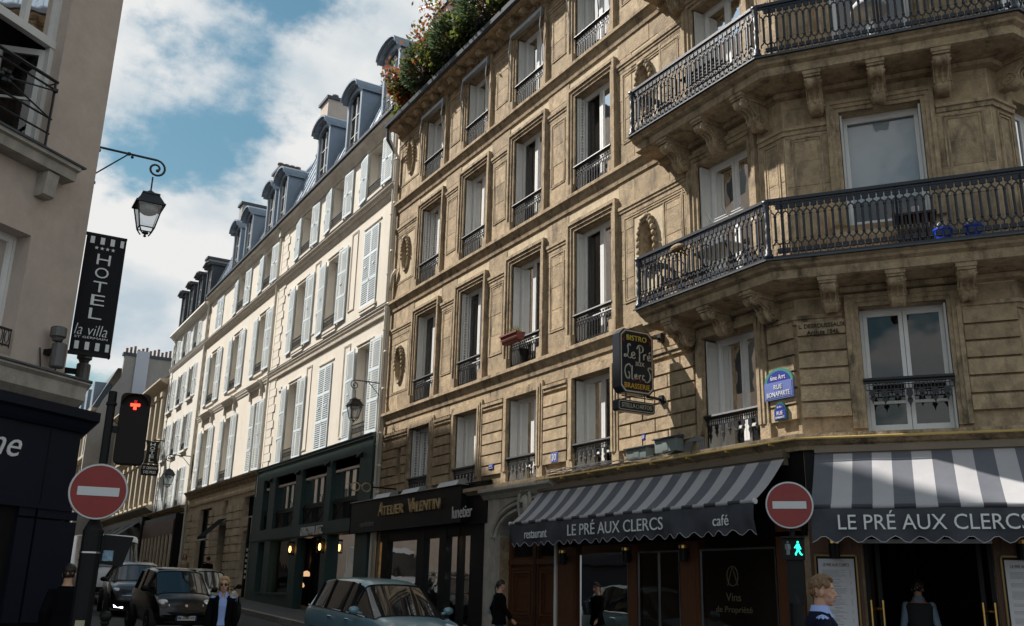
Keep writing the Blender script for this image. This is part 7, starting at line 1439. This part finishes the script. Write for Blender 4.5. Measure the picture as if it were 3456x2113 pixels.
    for i in range(420):
        d = Vector((rng.gauss(0, 1), rng.gauss(0, 1), rng.gauss(.3, 1))).normalized(); 
        if d.z < -.05 and d.x > -.35: continue
        if d.x > .62 and d.z < .62: continue
        if abs(d.y) > .75 and d.z < .12 and d.x > -.2: continue
        if d.z < -.62: continue
        p = Vector((d.x * .101, d.y * .083, d.z * .104 + .02)); bb.ball(hp(p * (1.0 + .06 * max(0, d.z))), .0145 + (.004 if hair != 'short' or d.z > .2 else -.001), 6)
    if hair == 'short':
        for i in range(40): u_ = rng.uniform(-.06, .06); a_ = rng.uniform(0, .09); bb.ball(hp((a_ * .9 + .0, u_, .118 + .012 * math.sin(a_ * 20) - a_ * .25)), .018, 5)
    if hair == 'bob':
        for s in (-1, 1):
            for i in range(26): f_ = i / 25; bb.ball(hp((-.03 + .035 * math.sin(i), s * (.083 + .012 * f_), .05 - .2 * f_)), .022, 5, (1.2, .8, 1.3))
        for i in range(60): bb.ball(hp((-.085 + rng.gauss(0, .01), rng.uniform(-.07, .07), rng.uniform(-.14, .04))), .022, 5)
    if hair == 'pony': 
        for i in range(14): f_ = i / 13; bb.ball(hp((-.11 - .03 * math.sin(f_ * 3), 0, .03 - .24 * f_)), .026 * (1 - .5 * f_), 5)
    remesh(bb, 'hair', hairc, t, .0065, 3)
    # clothes
    def infl(r_, d): return [(cx, cy, zz, rx + d, ry + d) for cx, cy, zz, rx, ry in r_]
    if shirtc:
        bb = B(); loft(bb, infl(tor[2:8], .010)); 
        for ar in arms: bb.tube(ar, [.064, .05, .038], 10); bb.ball(ar[0], .07, 8)
        remesh(bb, 'shirt', shirtc, t, .012, 1)
        bb = B(); cz_ = [(lx - .004, 0, 1.452, .078, .088), (lx + .0, 0, 1.49, .070, .074), (lx - .002, 0, 1.525, .068, .07), (lx - .002, 0, 1.52, .072, .075), (lx - .004, 0, 1.46, .09, .098)]; loft(bb, cz_, .42, 2 * math.pi - .42, 26)
        for s in (-1, 1): bb.add([(lx + .062, s * .03, 1.515), (lx + .05, s * .062, 1.49), (lx + .085, s * .07, 1.43), (lx + .108, s * .028, 1.42)], [(0, 1, 2, 3)])
        bb.o('collar', shirtc, t, smooth=True)
    gap = .42 if (shirtc and top != 'vest') else 0.0
    jr = infl(tor[1:8], .026 if top != 'tee' else .012); jr = [(jr[0][0], 0, .78, jr[0][3] + .02, jr[0][4] + .02)] + jr
    bb = B()
    if gap:
        gs_ = [gap * (.75 if fem else .55 + .8 * i / len(jr)) for i in range(len(jr))]
        n_ = 26; N = n_ + 1; vs = []
        for (cx, cy, zz, rx, ry), g_ in zip(jr, gs_):
            for e_ in (0, -.012):
                for i in range(N): a = g_ + (2 * math.pi - 2 * g_) * i / n_; vs.append((cx + (rx + e_) * math.copysign(abs(math.cos(a)) ** .85, math.cos(a)), cy + (ry + e_) * math.copysign(abs(math.sin(a)) ** .85, math.sin(a)), zz))
        fs = []
        for r_ in range(len(jr) - 1):
            for o_ in (0, N):
                for i in range(n_): q = r_ * 2 * N + o_ + i; fs.append((q, q + 1, q + 1 + 2 * N, q + 2 * N))
            for i in (0, n_): q = r_ * 2 * N + i; fs.append((q, q + N, q + 3 * N, q + 2 * N))
        bb.add(vs, fs)
    else: loft(bb, jr)
    if top != 'vest':
        sl = .018 if top != 'tee' else .012
        for ar in arms:
            a2 = [ar[0], ar[1], tuple(Vector(ar[1]).lerp(Vector(ar[2]), .93 if top != 'tee' else .2))]; bb.tube(a2, [.062 + sl * .4, .046 + sl, .036 + sl], 12); bb.ball((ar[0][0], ar[0][1], ar[0][2] + .0), .07, 10, (1, 1, .9))
        loft(bb, [(lx - .01, 0, 1.40, .11, .17 * w), (lx - .012, 0, 1.45, .09, .12 * w), (lx - .015, 0, 1.475, .078, .092)], gap, 2 * math.pi - gap)
    if gap: bb.o('jacket', topc, t, smooth=True)
    else: remesh(bb, 'top', topc, t, .012, 2)
    bb = B()
    if skirt: loft(bb, [(0, 0, .98, .13, .18), (0, 0, .85, .145, .2), (0, 0, .62, .16, .2), (0, 0, .5, .17, .2)])
    else:
        loft(bb, infl(tor[0:3], .012))
        for lg in legs: bb.tube([lg[0], lg[1], (lg[2][0], lg[2][1], .1)], [.1, .072, .062], 12)
    remesh(bb, 'skirt' if skirt else 'trousers', legc, t, .014, 1)
    for lg in legs: bb = B(); bb.ball((lg[2][0] + .06, lg[2][1], .05), .11, 10, (1.32, .5, .5)); bb.o('shoe', BLACK, t, smooth=True)
    if glasses:
        bb = B()
        for s in (-1, 1): bb.ball(hp((.092, s * .033, .004)), .026, 12, (.3, 1.05, .92)); bb.tube([hp((.085, s * .06, .01)), hp((.0, s * .088, .01))], .004, 4)
        bb.tube([hp((.1, -.012, .01)), hp((.1, .012, .01))], .004, 4); bb.o('sunglasses', mat('dark_lens', (.008, .008, .01), .1), t)
    if bag: bb = B(); bb.prism([(-.2, 1.0), (.16, 1.0), (.22, 1.32), (-.1, 1.34)], .2, .32); bb.tube([(-.1, .24, 1.33), (-.04, .17, 1.5), (.16, .24, 1.31)], .012, 5); bb.o('shoulder_bag', mat('slate_blue_leather', (.10, .14, .18), .4), t)
    t.matrix_basis = Matrix.Translation((x, y, z)) @ Matrix.Rotation(yaw, 4, 'Z') @ Matrix.Scale(k, 4); return t
HB, HN, HK = mat('blonde_hair', (.42, .29, .14), .55, var=.35, vscale=60), mat('light_brown_hair', (.17, .095, .045), .5, var=.5, vscale=45, stretch=(1, 1, .25)), mat('dark_hair', (.02, .013, .01), .5, var=.3, vscale=50)
NAVY, BLK = mat('navy_wool', (.008, .010, .026), .92, var=.2, vscale=20, spec=.12), mat('black_cloth', (.004, .004, .0055), .95, spec=.08)
LB = mat('light_blue_cotton', (.30, .40, .72), .8, var=.06, vscale=25); DEN = mat('dark_denim', (.02, .035, .07), .85); CHK = mat('blue_check_shirt', (.24, .32, .44), .8, var=.35, vscale=60)
person('man with short light brown hair in a navy jacket walking past the bistro menu', 6.70, 6.04, -.0, 1.80, R(-44), 'short', HN, 'jacket', NAVY, mat('grey_trousers', (.06, .06, .07), .8), LB, stride=.18, headturn=R(-6), hv=.006)
person('blonde woman in sunglasses, black coat and light blue shirt beside the tiny black car', 4.05, 15.7, ground(15.7), 1.64, R(-102), 'bob', HB, 'coat', BLK, NAVY, LB, fem=True, headturn=R(-8), glasses=True, skirt=True, hv=.0065)
person('person with dark ponytail and slate blue shoulder bag walking away by the carriage door', 10.25, 17.75, ground(17.75) + .11, 1.56, R(-10), 'pony', HK, 'coat', BLK, DEN, None, fem=True, bag=True)
pw = FC.p(1.45, -1.0, .12)
person('person in dark vest and blue check shirt seen from behind in the bistro doorway', pw.x, pw.y, .12, 1.80, R(40), 'short', HK, 'vest', mat('charcoal_vest', (.03, .03, .032), .85), BLK, CHK, stride=.03, armbend=-.02)
person('person in dark clothes on the left pavement behind the thick post', 1.62, 14.3, ground(14.3) + .1, 1.68, R(80), 'short', HK, 'coat', BLK, DEN, None)
person('distant person in a beige top beside the dark cafe front', 9.95, 46.0, ground(46) + .1, 1.66, R(-100), 'bob', HK, 'tee', mat('beige_knit', (.30, .25, .19), .9), BLK, None, fem=True)
person('distant person in black near the stone base, right of the person in beige', 10.3, 43.0, ground(43) + .1, 1.62, R(100), 'short', HK, 'coat', BLK, BLK, None)
tr = thing('street_tree', 'sliver of bright green street tree far up the street at left', 'tree', (9.6, 104, 3.1)); b = B(); b.tube([(9.6, 104, 3), (9.7, 104, 6)], [.15, .08], 6); b.o('trunk', mat('bark', (.08, .06, .045), .9), tr); b = B()
for i in range(900): c = Vector((9.6 + random.gauss(0, .9), 104 + random.gauss(0, 1.0), 7.3 + random.gauss(0, .9))); a = Vector((random.gauss(0, 1), random.gauss(0, 1), random.gauss(0, 1))).normalized(); s = a.orthogonal().normalized(); b.add([c, c + a * .16 + s * .09, c + a * .32, c + a * .16 - s * .09], [(0, 1, 2, 3)])
b.o('crown', leafmat('bright_leaf', (.11, .16, .03)), tr)
